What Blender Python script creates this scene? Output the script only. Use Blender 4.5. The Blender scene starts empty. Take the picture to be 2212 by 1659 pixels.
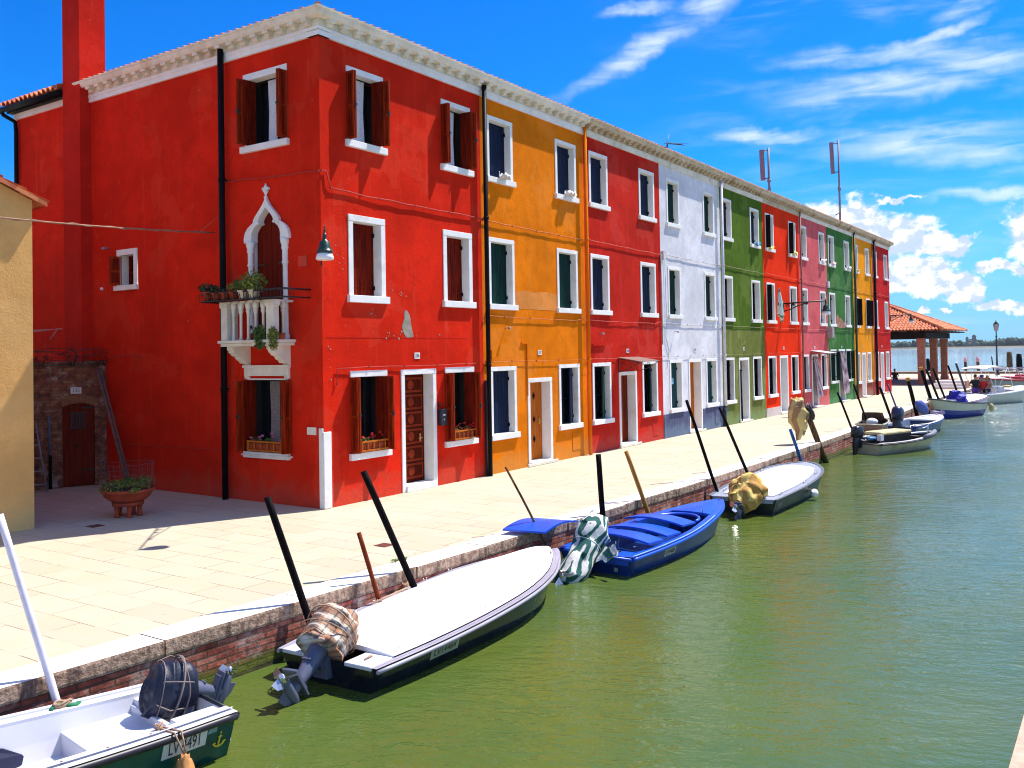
import bpy, math, random
from mathutils import Vector, Matrix, noise
random.seed(7)
R = math.radians
S = bpy.context.scene
COL = S.collection

# ---------------------------------------------------------------- camera
cam_d = bpy.data.cameras.new("camera")
cam = bpy.data.objects.new("camera", cam_d)
COL.objects.link(cam)
yaw, pitch, roll = 0.597357, 0.018252, -0.017309
fw = Vector((math.cos(yaw)*math.cos(pitch), math.sin(yaw)*math.cos(pitch), math.sin(pitch)))
r0 = Vector((math.sin(yaw), -math.cos(yaw), 0)); u0 = r0.cross(fw)
rr = r0*math.cos(roll) + u0*math.sin(roll); uu = -r0*math.sin(roll) + u0*math.cos(roll)
M = Matrix((rr, uu, -fw)).transposed().to_4x4()
M.translation = (-11.938, -12.364, 2.832)
cam.matrix_world = M
cam_d.sensor_width = 36
cam_d.lens = 1963.782/2212*36
cam_d.shift_y = -103.896/2212
cam_d.clip_end = 6000
S.camera = cam
S.render.filter_size = 1.1
S.cycles.filter_width = 1.1
S.render.resolution_x, S.render.resolution_y = 1024, 768

# ---------------------------------------------------------------- light and exposure
SUN_EL, SUN_AZ = R(59), R(-23.7)
sd = bpy.data.lights.new("sun", 'SUN'); sd.energy = 5.0; sd.angle = R(0.5); sd.color = (1.0, 0.94, 0.84)
sun = bpy.data.objects.new("sun", sd); COL.objects.link(sun)
sv = Vector((math.cos(SUN_EL)*math.cos(SUN_AZ), math.cos(SUN_EL)*math.sin(SUN_AZ), math.sin(SUN_EL)))
sun.rotation_euler = sv.to_track_quat('Z', 'Y').to_euler()
S.view_settings.view_transform = 'Standard'
S.view_settings.look = 'None'
S.view_settings.exposure = 0.70
S.view_settings.gamma = 1

# ---------------------------------------------------------------- node helpers
class NT:
    def __init__(s, tree):
        s.t = tree; s.t.nodes.clear()
    def n(s, typ, **kw):
        nd = s.t.nodes.new(typ)
        for k, v in kw.items():
            if k.startswith('i_'):
                key = k[2:]
                key = int(key) if key.isdigit() else key.replace('_', ' ')
                s.put(nd.inputs[key], v)
            else: setattr(nd, k, v)
        return nd
    def put(s, sock, v):
        if isinstance(v, bpy.types.NodeSocket): s.t.links.new(v, sock)
        elif isinstance(v, bpy.types.Node): s.t.links.new(v.outputs[0], sock)
        else:
            if sock.type == 'RGBA' and len(v) == 3: v = (*v, 1)
            sock.default_value = v
    def math(s, op, a, b=0.0, c=None, clamp=False):
        nd = s.t.nodes.new('ShaderNodeMath'); nd.operation = op; nd.use_clamp = clamp
        s.put(nd.inputs[0], a); s.put(nd.inputs[1], b)
        if c is not None: s.put(nd.inputs[2], c)
        return nd.outputs[0]
    def mr(s, v, a, b, c=0.0, d=1.0, smooth=True):
        nd = s.t.nodes.new('ShaderNodeMapRange'); nd.interpolation_type = 'SMOOTHSTEP' if smooth else 'LINEAR'
        s.put(nd.inputs[0], v)
        for i, x in enumerate((a, b, c, d)): s.put(nd.inputs[i+1], x)
        return nd.outputs[0]
    def mix(s, f, a, b, mode='MIX'):
        nd = s.t.nodes.new('ShaderNodeMix'); nd.data_type = 'RGBA'; nd.blend_type = mode; nd.clamp_factor = True
        s.put(nd.inputs[0], f); s.put(nd.inputs[6], a); s.put(nd.inputs[7], b)
        return nd.outputs[2]
    def noise(s, vec, scale, detail=3.0, rough=0.5, dist=0.0):
        nd = s.t.nodes.new('ShaderNodeTexNoise')
        if vec is not None: s.put(nd.inputs['Vector'], vec)
        s.put(nd.inputs['Scale'], scale); nd.inputs['Detail'].default_value = detail
        nd.inputs['Roughness'].default_value = rough; nd.inputs['Distortion'].default_value = dist
        return nd.outputs[0]
    def mapv(s, vec, loc=(0, 0, 0), rot=(0, 0, 0), scale=(1, 1, 1), typ='POINT'):
        nd = s.t.nodes.new('ShaderNodeMapping'); nd.vector_type = typ
        s.put(nd.inputs[0], vec); nd.inputs[1].default_value = loc
        nd.inputs[2].default_value = rot; nd.inputs[3].default_value = scale
        return nd.outputs[0]

# ---------------------------------------------------------------- world: Nishita sky with clouds placed by direction
W = bpy.data.worlds.new("World"); S.world = W; W.use_nodes = True
w = NT(W.node_tree)
sky = w.n('ShaderNodeTexSky', sky_type='NISHITA', sun_disc=False, sun_elevation=SUN_EL,
          sun_rotation=math.pi/2 - SUN_AZ, altitude=0.0, air_density=1.0, dust_density=0.6, ozone_density=2.2)
tc = w.n('ShaderNodeTexCoord')
sep = w.n('ShaderNodeSeparateXYZ', i_0=tc.outputs['Generated'])
az = w.math('MULTIPLY', w.math('ARCTAN2', sep.outputs[1], sep.outputs[0]), 57.29578)
el = w.math('MULTIPLY', w.math('ARCSINE', sep.outputs[2]), 57.29578)
ae = w.n('ShaderNodeCombineXYZ', i_0=az, i_1=el, i_2=0.0).outputs[0]
def blobs(lst, ae):
    out = None
    for (a, e, ww, hh, ro) in lst:
        mp = w.mapv(ae, (a, e, 0), (0, 0, R(ro)), (ww, hh, 1), 'TEXTURE')
        ln = w.n('ShaderNodeVectorMath', operation='LENGTH', i_0=mp).outputs['Value']
        m = w.math('SUBTRACT', 1.0, ln)
        out = m if out is None else w.math('MAXIMUM', out, m)
    return out
CUM = [(14.6, 6.9, 3.6, 1.9, -12), (11.4, 6.3, 2.9, 1.6, -8), (9.3, 5.7, 1.5, 0.8, 0), (7.9, 5.5, 1.3, 0.5, -28),
       (18.6, 6.0, 3.0, 2.4, 0), (9.6, 3.9, 2.3, 1.3, 8), (7.9, 3.4, 1.6, 1.0, 20), (11.2, 3.6, 1.2, 0.6, 10),
       (4.0, 5.8, 1.8, 2.3, -22), (5.6, 4.2, 1.6, 0.42, 4), (6.0, 2.3, 1.5, 0.42, -6), (4.6, 2.0, 1.0, 0.4, 0),
       (10.6, 4.7, 0.9, 0.3, 10), (9.5, 2.1, 0.45, 0.2, 0), (8.6, 2.0, 0.4, 0.16, 0), (1.0, 5.5, 3.0, 2.5, 0), (11.1, 8.62, 1.5, 0.20, 3),
       (104, 16, 12, 8, 0), (-24, 14, 12, 7, 0), (-60, 18, 16, 9, 0), (-100, 20, 18, 10, 0),  # from here on: unseen clouds outside the view, added to whiten the ambient light
       (-150, 22, 25, 12, 0), (130, 20, 20, 10, 0), (170, 30, 14, 12, 0)]
CIR = [(25.2, 18.4, 5.4, 0.62, -26), (22.4, 19.9, 2.8, 0.85, -24), (12.5, 16.6, 4.6, 0.55, 1), (8.6, 17.2, 2.6, 0.36, -10), (11, 14.9, 6.5, 0.9, -2),
       (7.0, 15.6, 3.4, 1.0, 8), (18.3, 12.9, 3.2, 0.42, 4), (9.5, 11.6, 5.5, 1.1, 3), (6.2, 10.8, 3.5, 0.8, -4), (6, 18.6, 2.6, 0.5, -10),
       (26, 20.4, 2.0, 0.4, 0), (5, 8.3, 4.0, 0.35, 0),
       (100, 55, 24, 10, 20), (-40, 40, 34, 12, -15), (-120, 45, 40, 14, 10), (150, 50, 40, 12, 0)]  # high clouds out of view, added for a less blue sky fill
n1 = w.noise(w.mapv(ae, scale=(1, 1.35, 1)), 0.85, 7, 0.58)
n1b = w.noise(w.mapv(ae, loc=(0.0, -0.35, 3.1), scale=(1, 1.35, 1)), 0.85, 4, 0.55)
def warp(sc, amt, det, off):
    nz = w.n('ShaderNodeTexNoise', i_Vector=w.mapv(ae, off), i_Scale=sc); nz.inputs['Detail'].default_value = det; nz.inputs['Roughness'].default_value = .6
    d_ = w.n('ShaderNodeVectorMath', operation='SUBTRACT', i_0=nz.outputs['Color'], i_1=(.5, .5, .5))
    d_ = w.n('ShaderNodeVectorMath', operation='MULTIPLY', i_0=d_.outputs[0], i_1=(amt, amt*.8, 0))
    return w.n('ShaderNodeVectorMath', operation='ADD', i_0=ae, i_1=d_.outputs[0]).outputs[0]
aew = warp(.55, 2.6, 7, (3, 1, 0)); aec = warp(.30, 2.8, 6, (9, 4, 0))
cden = w.math('ADD', blobs(CUM, aew), w.math('MULTIPLY', w.math('SUBTRACT', n1, 0.50), 1.1))
cmask = w.mr(cden, -0.02, 0.34)
n2 = w.noise(w.mapv(ae, rot=(0, 0, R(16)), scale=(0.16, 0.9, 1)), 1.3, 5, 0.55, 0.5)
n3 = w.noise(w.mapv(ae, rot=(0, 0, R(-4)), scale=(0.12, 0.6, 1)), 1.0, 5, 0.6, 0.4)
ciden = w.math('MULTIPLY', w.mr(blobs(CIR, aec), -0.55, 0.85), w.mr(n2, 0.24, 0.74))
veil = w.math('MULTIPLY', w.mr(n3, 0.45, 0.8), w.mr(az, 32.0, 10.0, 0.0, 0.30))
cimask = w.math('MAXIMUM', w.math('MULTIPLY', ciden, 0.78), veil, clamp=True)
low = w.math('MULTIPLY', w.mr(el, 12.0, 0.0), 0.66)
hs = w.n('ShaderNodeHueSaturation', i_Hue=0.497, i_Saturation=1.42, i_Value=1.0, i_Color=sky.outputs[0])
skyc = w.mix(1.0, hs.outputs[0], (0.12, 0.78, 1.42), 'MULTIPLY')
skyc = w.mix(low, skyc, (2.7, 4.9, 7.7))
skyc = w.mix(cimask, skyc, (6.6, 7.5, 8.2))
shade = w.mr(w.math('SUBTRACT', n1, n1b), -0.10, 0.10)
cumc = w.mix(shade, (4.6, 5.6, 7.0), (8.6, 8.8, 8.9))
skyc = w.mix(cmask, skyc, cumc)
bg = w.n('ShaderNodeBackground', i_Color=skyc, i_Strength=0.088)
wo = w.n('ShaderNodeOutputWorld', i_0=bg)
W.cycles.sampling_method = 'MANUAL'; W.cycles.sample_map_resolution = 1024

# ---------------------------------------------------------------- materials
MATS = {}
def mat_new(name):
    m = bpy.data.materials.new(name); m.use_nodes = True
    t = NT(m.node_tree)
    out = t.n('ShaderNodeOutputMaterial'); bs = t.n('ShaderNodeBsdfPrincipled')
    t.t.links.new(bs.outputs[0], out.inputs[0])
    MATS[name] = m
    return m, t, bs
def objco(t, world=False):
    if world: return t.n('ShaderNodeNewGeometry').outputs['Position']
    return t.n('ShaderNodeTexCoord').outputs['Object']
def bump(t, bs, h, strength=0.3, dist=0.02):
    b = t.n('ShaderNodeBump', i_Strength=strength, i_Distance=dist, i_Height=h)
    t.put(bs.inputs['Normal'], b)
def col(c, k): return tuple(min(1, x*k) for x in c)
def stucco(name, c, stain=0.5, pale=None, seed=0):
    m, t, bs = mat_new(name); P = objco(t, True)
    big = t.noise(t.mapv(P, (seed, 0, 0)), 0.55, 5, 0.6)
    med = t.noise(t.mapv(P, (seed, 3, 0)), 3.2, 5, 0.65)
    fine = t.noise(P, 28, 4, 0.7)
    streak = t.noise(t.mapv(P, (seed, 0, 1), scale=(5.0, 5.0, 0.35)), 1.0, 5, 0.65)
    cc = t.mix(t.mr(big, 0.3, 0.72), col(c, 0.74), col(c, 1.1))
    cc = t.mix(t.math('MULTIPLY', t.mr(med, 0.42, 0.72), 0.60*stain+0.12), cc, col(c, 0.60))
    pl = pale or (min(1, c[0]*1.05+.04), min(1, c[1]*1.3+.035), min(1, c[2]*1.3+.035))
    cc = t.mix(t.math('MULTIPLY', t.mr(streak, 0.52, 0.78), 0.75*stain), cc, pl)
    cc = t.mix(t.math('MULTIPLY', t.mr(fine, 0.35, 0.7), 0.34), cc, col(c, 0.72))
    rp = t.noise(t.mapv(P, (seed, 2, 9)), 0.8, 3, 0.55, 0.3)       # repainted patches with edges of their own
    cc = t.mix(t.math('MULTIPLY', t.mr(rp, 0.575, 0.59), 0.30*stain), cc, pl)
    vo = t.n('ShaderNodeTexVoronoi', i_Vector=t.mapv(P, (seed, 1, 1)), i_Scale=1.1); vo.feature = 'DISTANCE_TO_EDGE'
    wv = t.noise(P, 3.0, 4, .6)
    crk = t.math('MULTIPLY', t.mr(t.math('ADD', vo.outputs[0], t.math('MULTIPLY', wv, .10)), .056, .050), t.mr(big, .52, .60))
    cc = t.mix(t.math('MULTIPLY', crk, 0.55*stain), cc, col(c, 0.35))
    zz = t.n('ShaderNodeSeparateXYZ', i_0=P).outputs[2]
    damp = t.mr(t.math('ADD', zz, t.math('MULTIPLY', med, -1.1)), 0.05, -0.45)
    cc = t.mix(t.math('MULTIPLY', damp, 0.55*stain), cc, (pl[0]*.8, pl[1]*1.1+.03, pl[2]*1.1+.03))
    sp = t.noise(t.mapv(P, (seed, 7, 2)), 9, 3, 0.5)
    cc = t.mix(t.math('MULTIPLY', t.mr(sp, 0.735, 0.76), 0.55*stain), cc, (0.42, 0.38, 0.33))
    t.put(bs.inputs['Base Color'], cc); bs.inputs['Roughness'].default_value = 0.92
    bs.inputs['Specular IOR Level'].default_value = 0.04
    bump(t, bs, t.math('ADD', fine, t.math('MULTIPLY', med, 1.6)), 0.45, 0.02)
    return m
def plain(name, c, rough=0.5, var=0.18, scale=6, spec=0.5, metal=0.0, bmp=0.0, dirt=None):
    m, t, bs = mat_new(name); P = objco(t, True)
    n = t.noise(P, scale, 5, 0.6)
    cc = t.mix(t.mr(n, 0.3, 0.7), col(c, 1-var), col(c, 1+var*0.5))
    if dirt:
        d = t.noise(t.mapv(P, (4, 2, 1)), scale*0.6, 6, 0.7)
        cc = t.mix(t.mr(d, 0.52, 0.72), cc, dirt)
    t.put(bs.inputs['Base Color'], cc)
    bs.inputs['Roughness'].default_value = rough; bs.inputs['Metallic'].default_value = metal
    bs.inputs['Specular IOR Level'].default_value = spec
    if bmp: bump(t, bs, t.noise(P, scale*4, 4, 0.6), bmp, 0.01)
    return m
def wood(name, c, c2, axis='Z', rough=0.5, scale=1.0):
    m, t, bs = mat_new(name); P = objco(t, True)
    sc = {'Z': (14, 14, 1.2), 'X': (1.2, 14, 14), 'Y': (14, 1.2, 14)}[axis]
    n = t.noise(t.mapv(P, scale=tuple(x*scale for x in sc)), 1.6, 6, 0.65, 0.4)
    cc = t.mix(t.mr(n, 0.32, 0.7), c, c2)
    if name.endswith('pole') or 'tarred' in name:
        zz = t.n('ShaderNodeSeparateXYZ', i_0=P).outputs[2]; cc = t.mix(t.mr(t.math('ADD', zz, t.math('MULTIPLY', n, .3)), -.12, -.28), cc, (.035, .045, .010))
    t.put(bs.inputs['Base Color'], cc); bs.inputs['Roughness'].default_value = rough + .15; bs.inputs['Specular IOR Level'].default_value = 0.05
    bump(t, bs, n, 0.3, 0.006)
    return m
def bricks(name, c1, c2, mortar, algae=False, bw=0.24, bh=0.075, ang=None, msize=0.011, mott=1.0):
    m, t, bs = mat_new(name); P = objco(t, True)
    s = t.n('ShaderNodeSeparateXYZ', i_0=P)
    if ang is None: hcoord = t.math('ADD', s.outputs[0], s.outputs[1])
    else: hcoord = t.math('ADD', t.math('MULTIPLY', s.outputs[0], math.cos(ang)), t.math('MULTIPLY', s.outputs[1], math.sin(ang)))
    wob = t.math('MULTIPLY', t.math('SUBTRACT', t.noise(P, 2.2, 2, 0.5), 0.5), 0.03)
    v = t.n('ShaderNodeCombineXYZ', i_0=hcoord, i_1=t.math('ADD', s.outputs[2], wob), i_2=0.0)
    b = t.n('ShaderNodeTexBrick', i_Vector=v.outputs[0], i_Color1=c1, i_Color2=c2, i_Mortar=mortar, i_Scale=1.0)
    b.inputs['Mortar Size'].default_value = msize; b.inputs['Brick Width'].default_value = bw; b.inputs['Row Height'].default_value = bh
    b.inputs['Mortar Smooth'].default_value = 0.3; b.inputs['Bias'].default_value = -0.2
    n = t.noise(P, 7, 6, 0.65); n2_ = t.noise(P, 1.3, 4, 0.6)
    cc = t.mix(t.math('MULTIPLY', t.mr(n, 0.35, 0.7), mott), b.outputs[0], (c1[0]*0.35, c1[1]*0.4, c1[2]*0.4), 'MIX')
    cc = t.mix(t.math('MULTIPLY', t.mr(t.noise(t.mapv(P, (9, 1, 3)), 4, 5, 0.7), 0.5, 0.75), 0.7*mott), cc, (0.55, 0.47, 0.42))
    if algae:
        zz = t.math('ADD', s.outputs[2], t.math('MULTIPLY', t.math('SUBTRACT', n2_, 0.5), 0.22))
        cc = t.mix(t.mr(zz, -0.40, -0.50), cc, t.mix(n, (0.05, 0.075, 0.008), (0.16, 0.17, 0.015)))
        cc = t.mix(t.mr(zz, -0.55, -0.60), cc, (0.035, 0.032, 0.012))
    t.put(bs.inputs['Base Color'], cc); bs.inputs['Roughness'].default_value = 0.88
    bump(t, bs, t.math('ADD', t.math('MULTIPLY', b.outputs[1], -1.5), n), 0.8, 0.02)
    return m

white_stone = plain('white_stone', (0.80, 0.79, 0.77), 0.7, 0.07, 3, 0.3, bmp=0.12, dirt=(0.66, 0.63, 0.58))
cornice_stone = plain('cornice_stone', (0.74, 0.70, 0.60), 0.85, 0.14, 2.2, 0.2, bmp=0.25, dirt=(0.58, 0.50, 0.38))
def aged_cornice():
    m, t, bs = mat_new('aged_cornice'); P = objco(t, True)
    n = t.noise(P, 2.5, 6, 0.7); f = t.noise(P, 20, 4, 0.7)
    cc = t.mix(t.mr(n, 0.3, 0.6), (0.66, 0.57, 0.42), (0.50, 0.40, 0.26))
    cc = t.mix(t.mr(t.noise(t.mapv(P, (3, 2, 8)), 1.4, 5, 0.7), 0.60, 0.66), cc, (0.30, 0.17, 0.08))
    cc = t.mix(t.math('MULTIPLY', f, 0.3), cc, (0.25, 0.2, 0.13))
    t.put(bs.inputs['Base Color'], cc); bs.inputs['Roughness'].default_value = 0.95
    bump(t, bs, t.math('ADD', n, f), 0.5, 0.02)
    return m
aged_stone = aged_cornice()
wall_mats = {
    1: stucco('red_stucco', (0.70, 0.021, 0.006), 0.62, (0.68, 0.075, 0.035), 1),
    2: stucco('orange_stucco', (0.80, 0.200, 0.003), 0.6, (0.70, 0.27, 0.06), 2),
    3: stucco('crimson_stucco', (0.58, 0.021, 0.011), 0.6, (0.62, 0.09, 0.07), 3),
    4: stucco('lilac_white_stucco', (0.78, 0.77, 0.82), 0.6, (0.62, 0.60, 0.66), 4),
    5: stucco('olive_green_stucco', (0.085, 0.155, 0.014), 0.9, (0.20, 0.24, 0.06), 5),
    6: stucco('scarlet_stucco', (0.86, 0.032, 0.002), 0.2, (0.86, 0.07, 0.02), 6),
    7: stucco('pink_stucco', (0.66, 0.115, 0.125), 0.6, (0.68, 0.22, 0.2), 7),
    8: stucco('sea_green_stucco', (0.05, 0.17, 0.040), 0.9, (0.17, 0.28, 0.12), 8),
    9: stucco('amber_stucco', (0.84, 0.29, 0.003), 0.5, (0.70, 0.40, 0.10), 9),
    10: stucco('cherry_stucco', (0.56, 0.014, 0.012), 0.5, (0.6, 0.07, 0.07), 10),
}
yellow_stucco = stucco('ochre_stucco', (0.84, 0.46, 0.16), 0.3, (0.72, 0.52, 0.26), 12)
dado_grey = stucco('slate_blue_stucco', (0.10, 0.11, 0.20), 0.6, (0.3, 0.3, 0.38), 13)
dado_pink = stucco('brick_pink_stucco', (0.34, 0.075, 0.05), 0.9, (0.4, 0.2, 0.15), 14)
dado_white = stucco('white_plinth', (0.66, 0.50, 0.48), 0.6, (0.7, 0.55, 0.52), 15)
olive_low = stucco('pale_olive_stucco', (0.17, 0.20, 0.045), 1.0, (0.30, 0.28, 0.12), 16)
brown_wood = wood('brown_wood', (0.060, 0.0036, 0.0010), (0.24, 0.013, 0.0022))
brown_edge = wood('orange_brown_wood', (0.15, 0.010, 0.0015), (0.34, 0.036, 0.004))
door_wood = wood('door_wood', (0.07, 0.007, 0.002), (0.21, 0.022, 0.004))
orange_wood = wood('orange_wood', (0.40, 0.09, 0.008), (0.55, 0.16, 0.02))
blue_black = wood('blue_black_paint', (0.004, 0.009, 0.028), (0.010, 0.020, 0.055), rough=0.35)
green_black = wood('green_black_paint', (0.002, 0.016, 0.014), (0.006, 0.040, 0.032), rough=0.35)
teal_dark = wood('teal_paint', (0.006, 0.035, 0.040), (0.015, 0.075, 0.078), rough=0.4)
black_paint = plain('black_paint', (0.006, 0.006, 0.008), 0.5, 0.3, spec=0.06)
dark_green_paint = plain('dark_green_paint', (0.004, 0.035, 0.025), 0.35, 0.3)
iron = plain('wrought_iron', (0.014, 0.012, 0.011), 0.5, 0.3)
grey_metal = plain('grey_metal', (0.30, 0.30, 0.34), 0.4, 0.2, metal=0.3)
glass_dark = plain('dark_glass', (0.006, 0.007, 0.010), 0.08, 0.3, spec=0.6)
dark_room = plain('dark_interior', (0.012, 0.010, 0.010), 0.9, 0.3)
lace = plain('curtain_cloth', (0.62, 0.62, 0.66), 0.9, 0.15, 20)
white_cloth = plain('white_cloth', (0.80, 0.79, 0.78), 0.9, 0.1, 9, bmp=0.2)
terracotta = plain('terracotta', (0.36, 0.045, 0.012), 0.8, 0.3, 5, bmp=0.2)
leaf_g = plain('leaf_green', (0.060, 0.13, 0.012), 0.6, 0.5, 14)
leaf_y = plain('leaf_yellow_green', (0.16, 0.20, 0.02), 0.6, 0.5, 14)
leaf_d = plain('leaf_dark', (0.016, 0.05, 0.012), 0.6, 0.5, 14)
leaf_dry = plain('leaf_dry', (0.26, 0.13, 0.04), 0.7, 0.4, 14)
petal_red = plain('petal_red', (0.65, 0.012, 0.02), 0.6, 0.3, 30)
petal_pink = plain('petal_pink', (0.70, 0.16, 0.36), 0.6, 0.3, 30)
lamp_white = plain('opal_glass', (0.80, 0.79, 0.82), 0.2, 0.06)
old_plaster = plain('bare_plaster', (0.30, 0.26, 0.21), 0.95, 0.3, 9, bmp=0.6)
tile_mat = None
def tiles():
    m, t, bs = mat_new('clay_tiles'); P = objco(t, True)
    v = t.n('ShaderNodeTexVoronoi', i_Vector=P, i_Scale=3.6)
    n = t.noise(P, 6, 5, 0.7)
    cc = t.mix(t.n('ShaderNodeSeparateColor', i_0=v.outputs['Color']).outputs[0], (0.42, 0.085, 0.028), (0.66, 0.22, 0.09))
    cc = t.mix(t.mr(n, 0.5, 0.75), cc, (0.30, 0.13, 0.07))
    t.put(bs.inputs['Base Color'], cc); bs.inputs['Roughness'].default_value = 0.85
    bump(t, bs, n, 0.4, 0.01)
    return m
tile_mat = tiles()
brick_side = bricks('old_brick', (0.26, 0.07, 0.030), (0.42, 0.19, 0.075), (0.16, 0.11, 0.085), False, 0.25, 0.07, math.atan2(.374, -.927))
brick_quay = bricks('quay_brick', (0.42, 0.075, 0.045), (0.56, 0.22, 0.16), (0.13, 0.085, 0.05), True, 0.25, 0.072, 0.0, 0.012)
brick_pillar = bricks('pillar_brick', (0.42, 0.10, 0.045), (0.50, 0.17, 0.08), (0.34, 0.20, 0.14), False, 0.25, 0.07, mott=.3)
brick_patch = bricks('exposed_brick_mat', (0.42, 0.11, 0.05), (0.52, 0.2, 0.1), (0.35, 0.28, 0.2), False, 0.25, 0.07)

# ---------------------------------------------------------------- mesh builder
ORG = {}
class MB:
    def __init__(s): s.v = []; s.f = []; s.m = []; s.s = []
    def add(s, vs, fs, mi=0, sm=False):
        b = len(s.v); s.v += [tuple(x) for x in vs]
        for f in fs: s.f.append([b+i for i in f]); s.m.append(mi); s.s.append(sm)
        return s
    def box(s, x0, x1, y0, y1, z0, z1, mi=0):
        vs = [(x, y, z) for z in (z0, z1) for y in (y0, y1) for x in (x0, x1)]
        return s.add(vs, [(0, 2, 3, 1), (4, 5, 7, 6), (0, 1, 5, 4), (2, 6, 7, 3), (0, 4, 6, 2), (1, 3, 7, 5)], mi)
    def obox(s, c, a, b, d, mi=0):
        c, a, b, d = map(Vector, (c, a, b, d))
        vs = [c + a*i + b*j + d*k for k in (-1, 1) for j in (-1, 1) for i in (-1, 1)]
        return s.add(vs, [(0, 2, 3, 1), (4, 5, 7, 6), (0, 1, 5, 4), (2, 6, 7, 3), (0, 4, 6, 2), (1, 3, 7, 5)], mi)
    def quad(s, *p, mi=0): return s.add(p, [tuple(range(len(p)))], mi)
    def tube(s, path, r, n=8, mi=0, cap=True, sm=True):
        P = [Vector(p) for p in path]; k = len(P)
        rs = r if isinstance(r, (list, tuple)) else [r]*k
        vs = []; prev = None
        for i in range(k):
            d = (P[min(i+1, k-1)] - P[max(i-1, 0)])
            d = d.normalized() if d.length > 1e-9 else Vector((0, 0, 1))
            if prev is None:
                a = d.orthogonal().normalized()
                if abs(d.z) > .5: a = (Vector((1, 0, 0)) - d*d.x).normalized()
            else:
                a = prev - d*prev.dot(d)
                a = a.normalized() if a.length > 1e-6 else d.orthogonal().normalized()
            prev = a; b = d.cross(a)
            for j in range(n):
                t = 2*math.pi*j/n; vs.append(P[i] + (a*math.cos(t) + b*math.sin(t))*rs[i])
        fs = [(i*n+j, i*n+(j+1) % n, (i+1)*n+(j+1) % n, (i+1)*n+j) for i in range(k-1) for j in range(n)]
        s.add(vs, fs, mi, sm)
        if cap:
            b = len(s.v) - k*n
            s.f.append([b+j for j in range(n)][::-1]); s.m.append(mi); s.s.append(False)
            s.f.append([b+(k-1)*n+j for j in range(n)]); s.m.append(mi); s.s.append(False)
        return s
    def lathe(s, prof, o=(0, 0, 0), n=16, mi=0, sq=False):
        vs = []; o = Vector(o)
        for (r, z) in prof:
            for j in range(n):
                t = 2*math.pi*(j+.5)/n; vs.append(o + Vector((r*math.cos(t), r*math.sin(t), z)))
        k = len(prof)
        fs = [(i*n+j, i*n+(j+1) % n, (i+1)*n+(j+1) % n, (i+1)*n+j) for i in range(k-1) for j in range(n)]
        fs += [tuple(range(n))[::-1], tuple((k-1)*n+j for j in range(n))]
        return s.add(vs, fs, mi, not sq)
    def ell(s, c, r, n=10, m=7, mi=0, M=None):
        vs = []; c = Vector(c); r = (r, r, r) if not isinstance(r, (tuple, list)) else r
        for i in range(m+1):
            p = math.pi*i/m
            for j in range(n):
                t = 2*math.pi*j/n
                q = Vector((r[0]*math.sin(p)*math.cos(t), r[1]*math.sin(p)*math.sin(t), r[2]*math.cos(p)))
                if M: q = M @ q
                vs.append(c+q)
        fs = [(i*n+j, (i+1)*n+j, (i+1)*n+(j+1) % n, i*n+(j+1) % n) for i in range(m) for j in range(n)]
        return s.add(vs, fs, mi, True)
    def prism(s, pts, o, U, V, Wd, mi=0):   # polygon pts (u,v) extruded by vector Wd
        o, U, V, Wd = map(Vector, (o, U, V, Wd)); n = len(pts)
        a = [o + U*u + V*v for u, v in pts]; b = [p + Wd for p in a]
        fs = [tuple(range(n))[::-1], tuple(range(n, 2*n))] + [(i, (i+1) % n, n+(i+1) % n, n+i) for i in range(n)]
        return s.add(a+b, fs, mi)
    def leaves(s, c, rad, n, size, mi=0, flat=1.0):
        c = Vector(c)
        for _ in range(n):
            d = Vector((random.gauss(0, 1), random.gauss(0, 1), random.gauss(0, 1)))
            d = d.normalized()*random.random()**.45
            p = c + Vector((d.x*rad[0], d.y*rad[1], d.z*rad[2]))
            a = Vector((random.uniform(-1, 1), random.uniform(-1, 1), random.uniform(-1, 1)*flat)).normalized()
            b = a.orthogonal().normalized(); b.rotate(Matrix.Rotation(random.uniform(0, 6.3), 3, a))
            z = size*random.uniform(.6, 1.4)
            s.quad(p-a*z, p-b*z*.45+a*z*.1, p+a*z, p+b*z*.45+a*z*.1, mi=mi if isinstance(mi, int) else random.choice(mi))
        return s
    def build(s, name, mats, parent=None, bevel=0, local=False):
        me = bpy.data.meshes.new(name)
        o = bpy.data.objects.new(name, me)
        org = Vector((0, 0, 0)) if (local or parent is None) else ORG.get(parent.name, Vector((0, 0, 0)))
        me.from_pydata([tuple(Vector(p)-org) for p in s.v], [], s.f)
        if not isinstance(mats, (list, tuple)): mats = [mats]
        for m_ in mats: me.materials.append(m_)
        me.polygons.foreach_set('material_index', s.m); me.polygons.foreach_set('use_smooth', s.s)
        me.update()
        COL.objects.link(o)
        if parent is not None: o.parent = parent; ORG[o.name] = org
        if bevel:
            bv = o.modifiers.new('bevel', 'BEVEL'); bv.width = bevel; bv.segments = 2; bv.limit_method = 'ANGLE'; bv.angle_limit = R(40)
        return o
def fixn(o):
    import bmesh
    bm = bmesh.new(); bm.from_mesh(o.data); bmesh.ops.recalc_face_normals(bm, faces=bm.faces); bm.to_mesh(o.data); bm.free()
    return o
def thing(name, label, cat, loc=(0, 0, 0), rz=0.0, group=None):
    o = bpy.data.objects.new(name, None); COL.objects.link(o); o.empty_display_size = 0.2
    o.location = loc; o.rotation_euler = (0, 0, rz)
    o['label'] = label; o['category'] = cat
    if group: o['group'] = group
    ORG[o.name] = Vector(loc)
    return o
def tag(o, label, cat, group=None):
    o['label'] = label; o['category'] = cat
    if group: o['group'] = group
    return o
def struct(o): o['kind'] = 'structure'; return o
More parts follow.
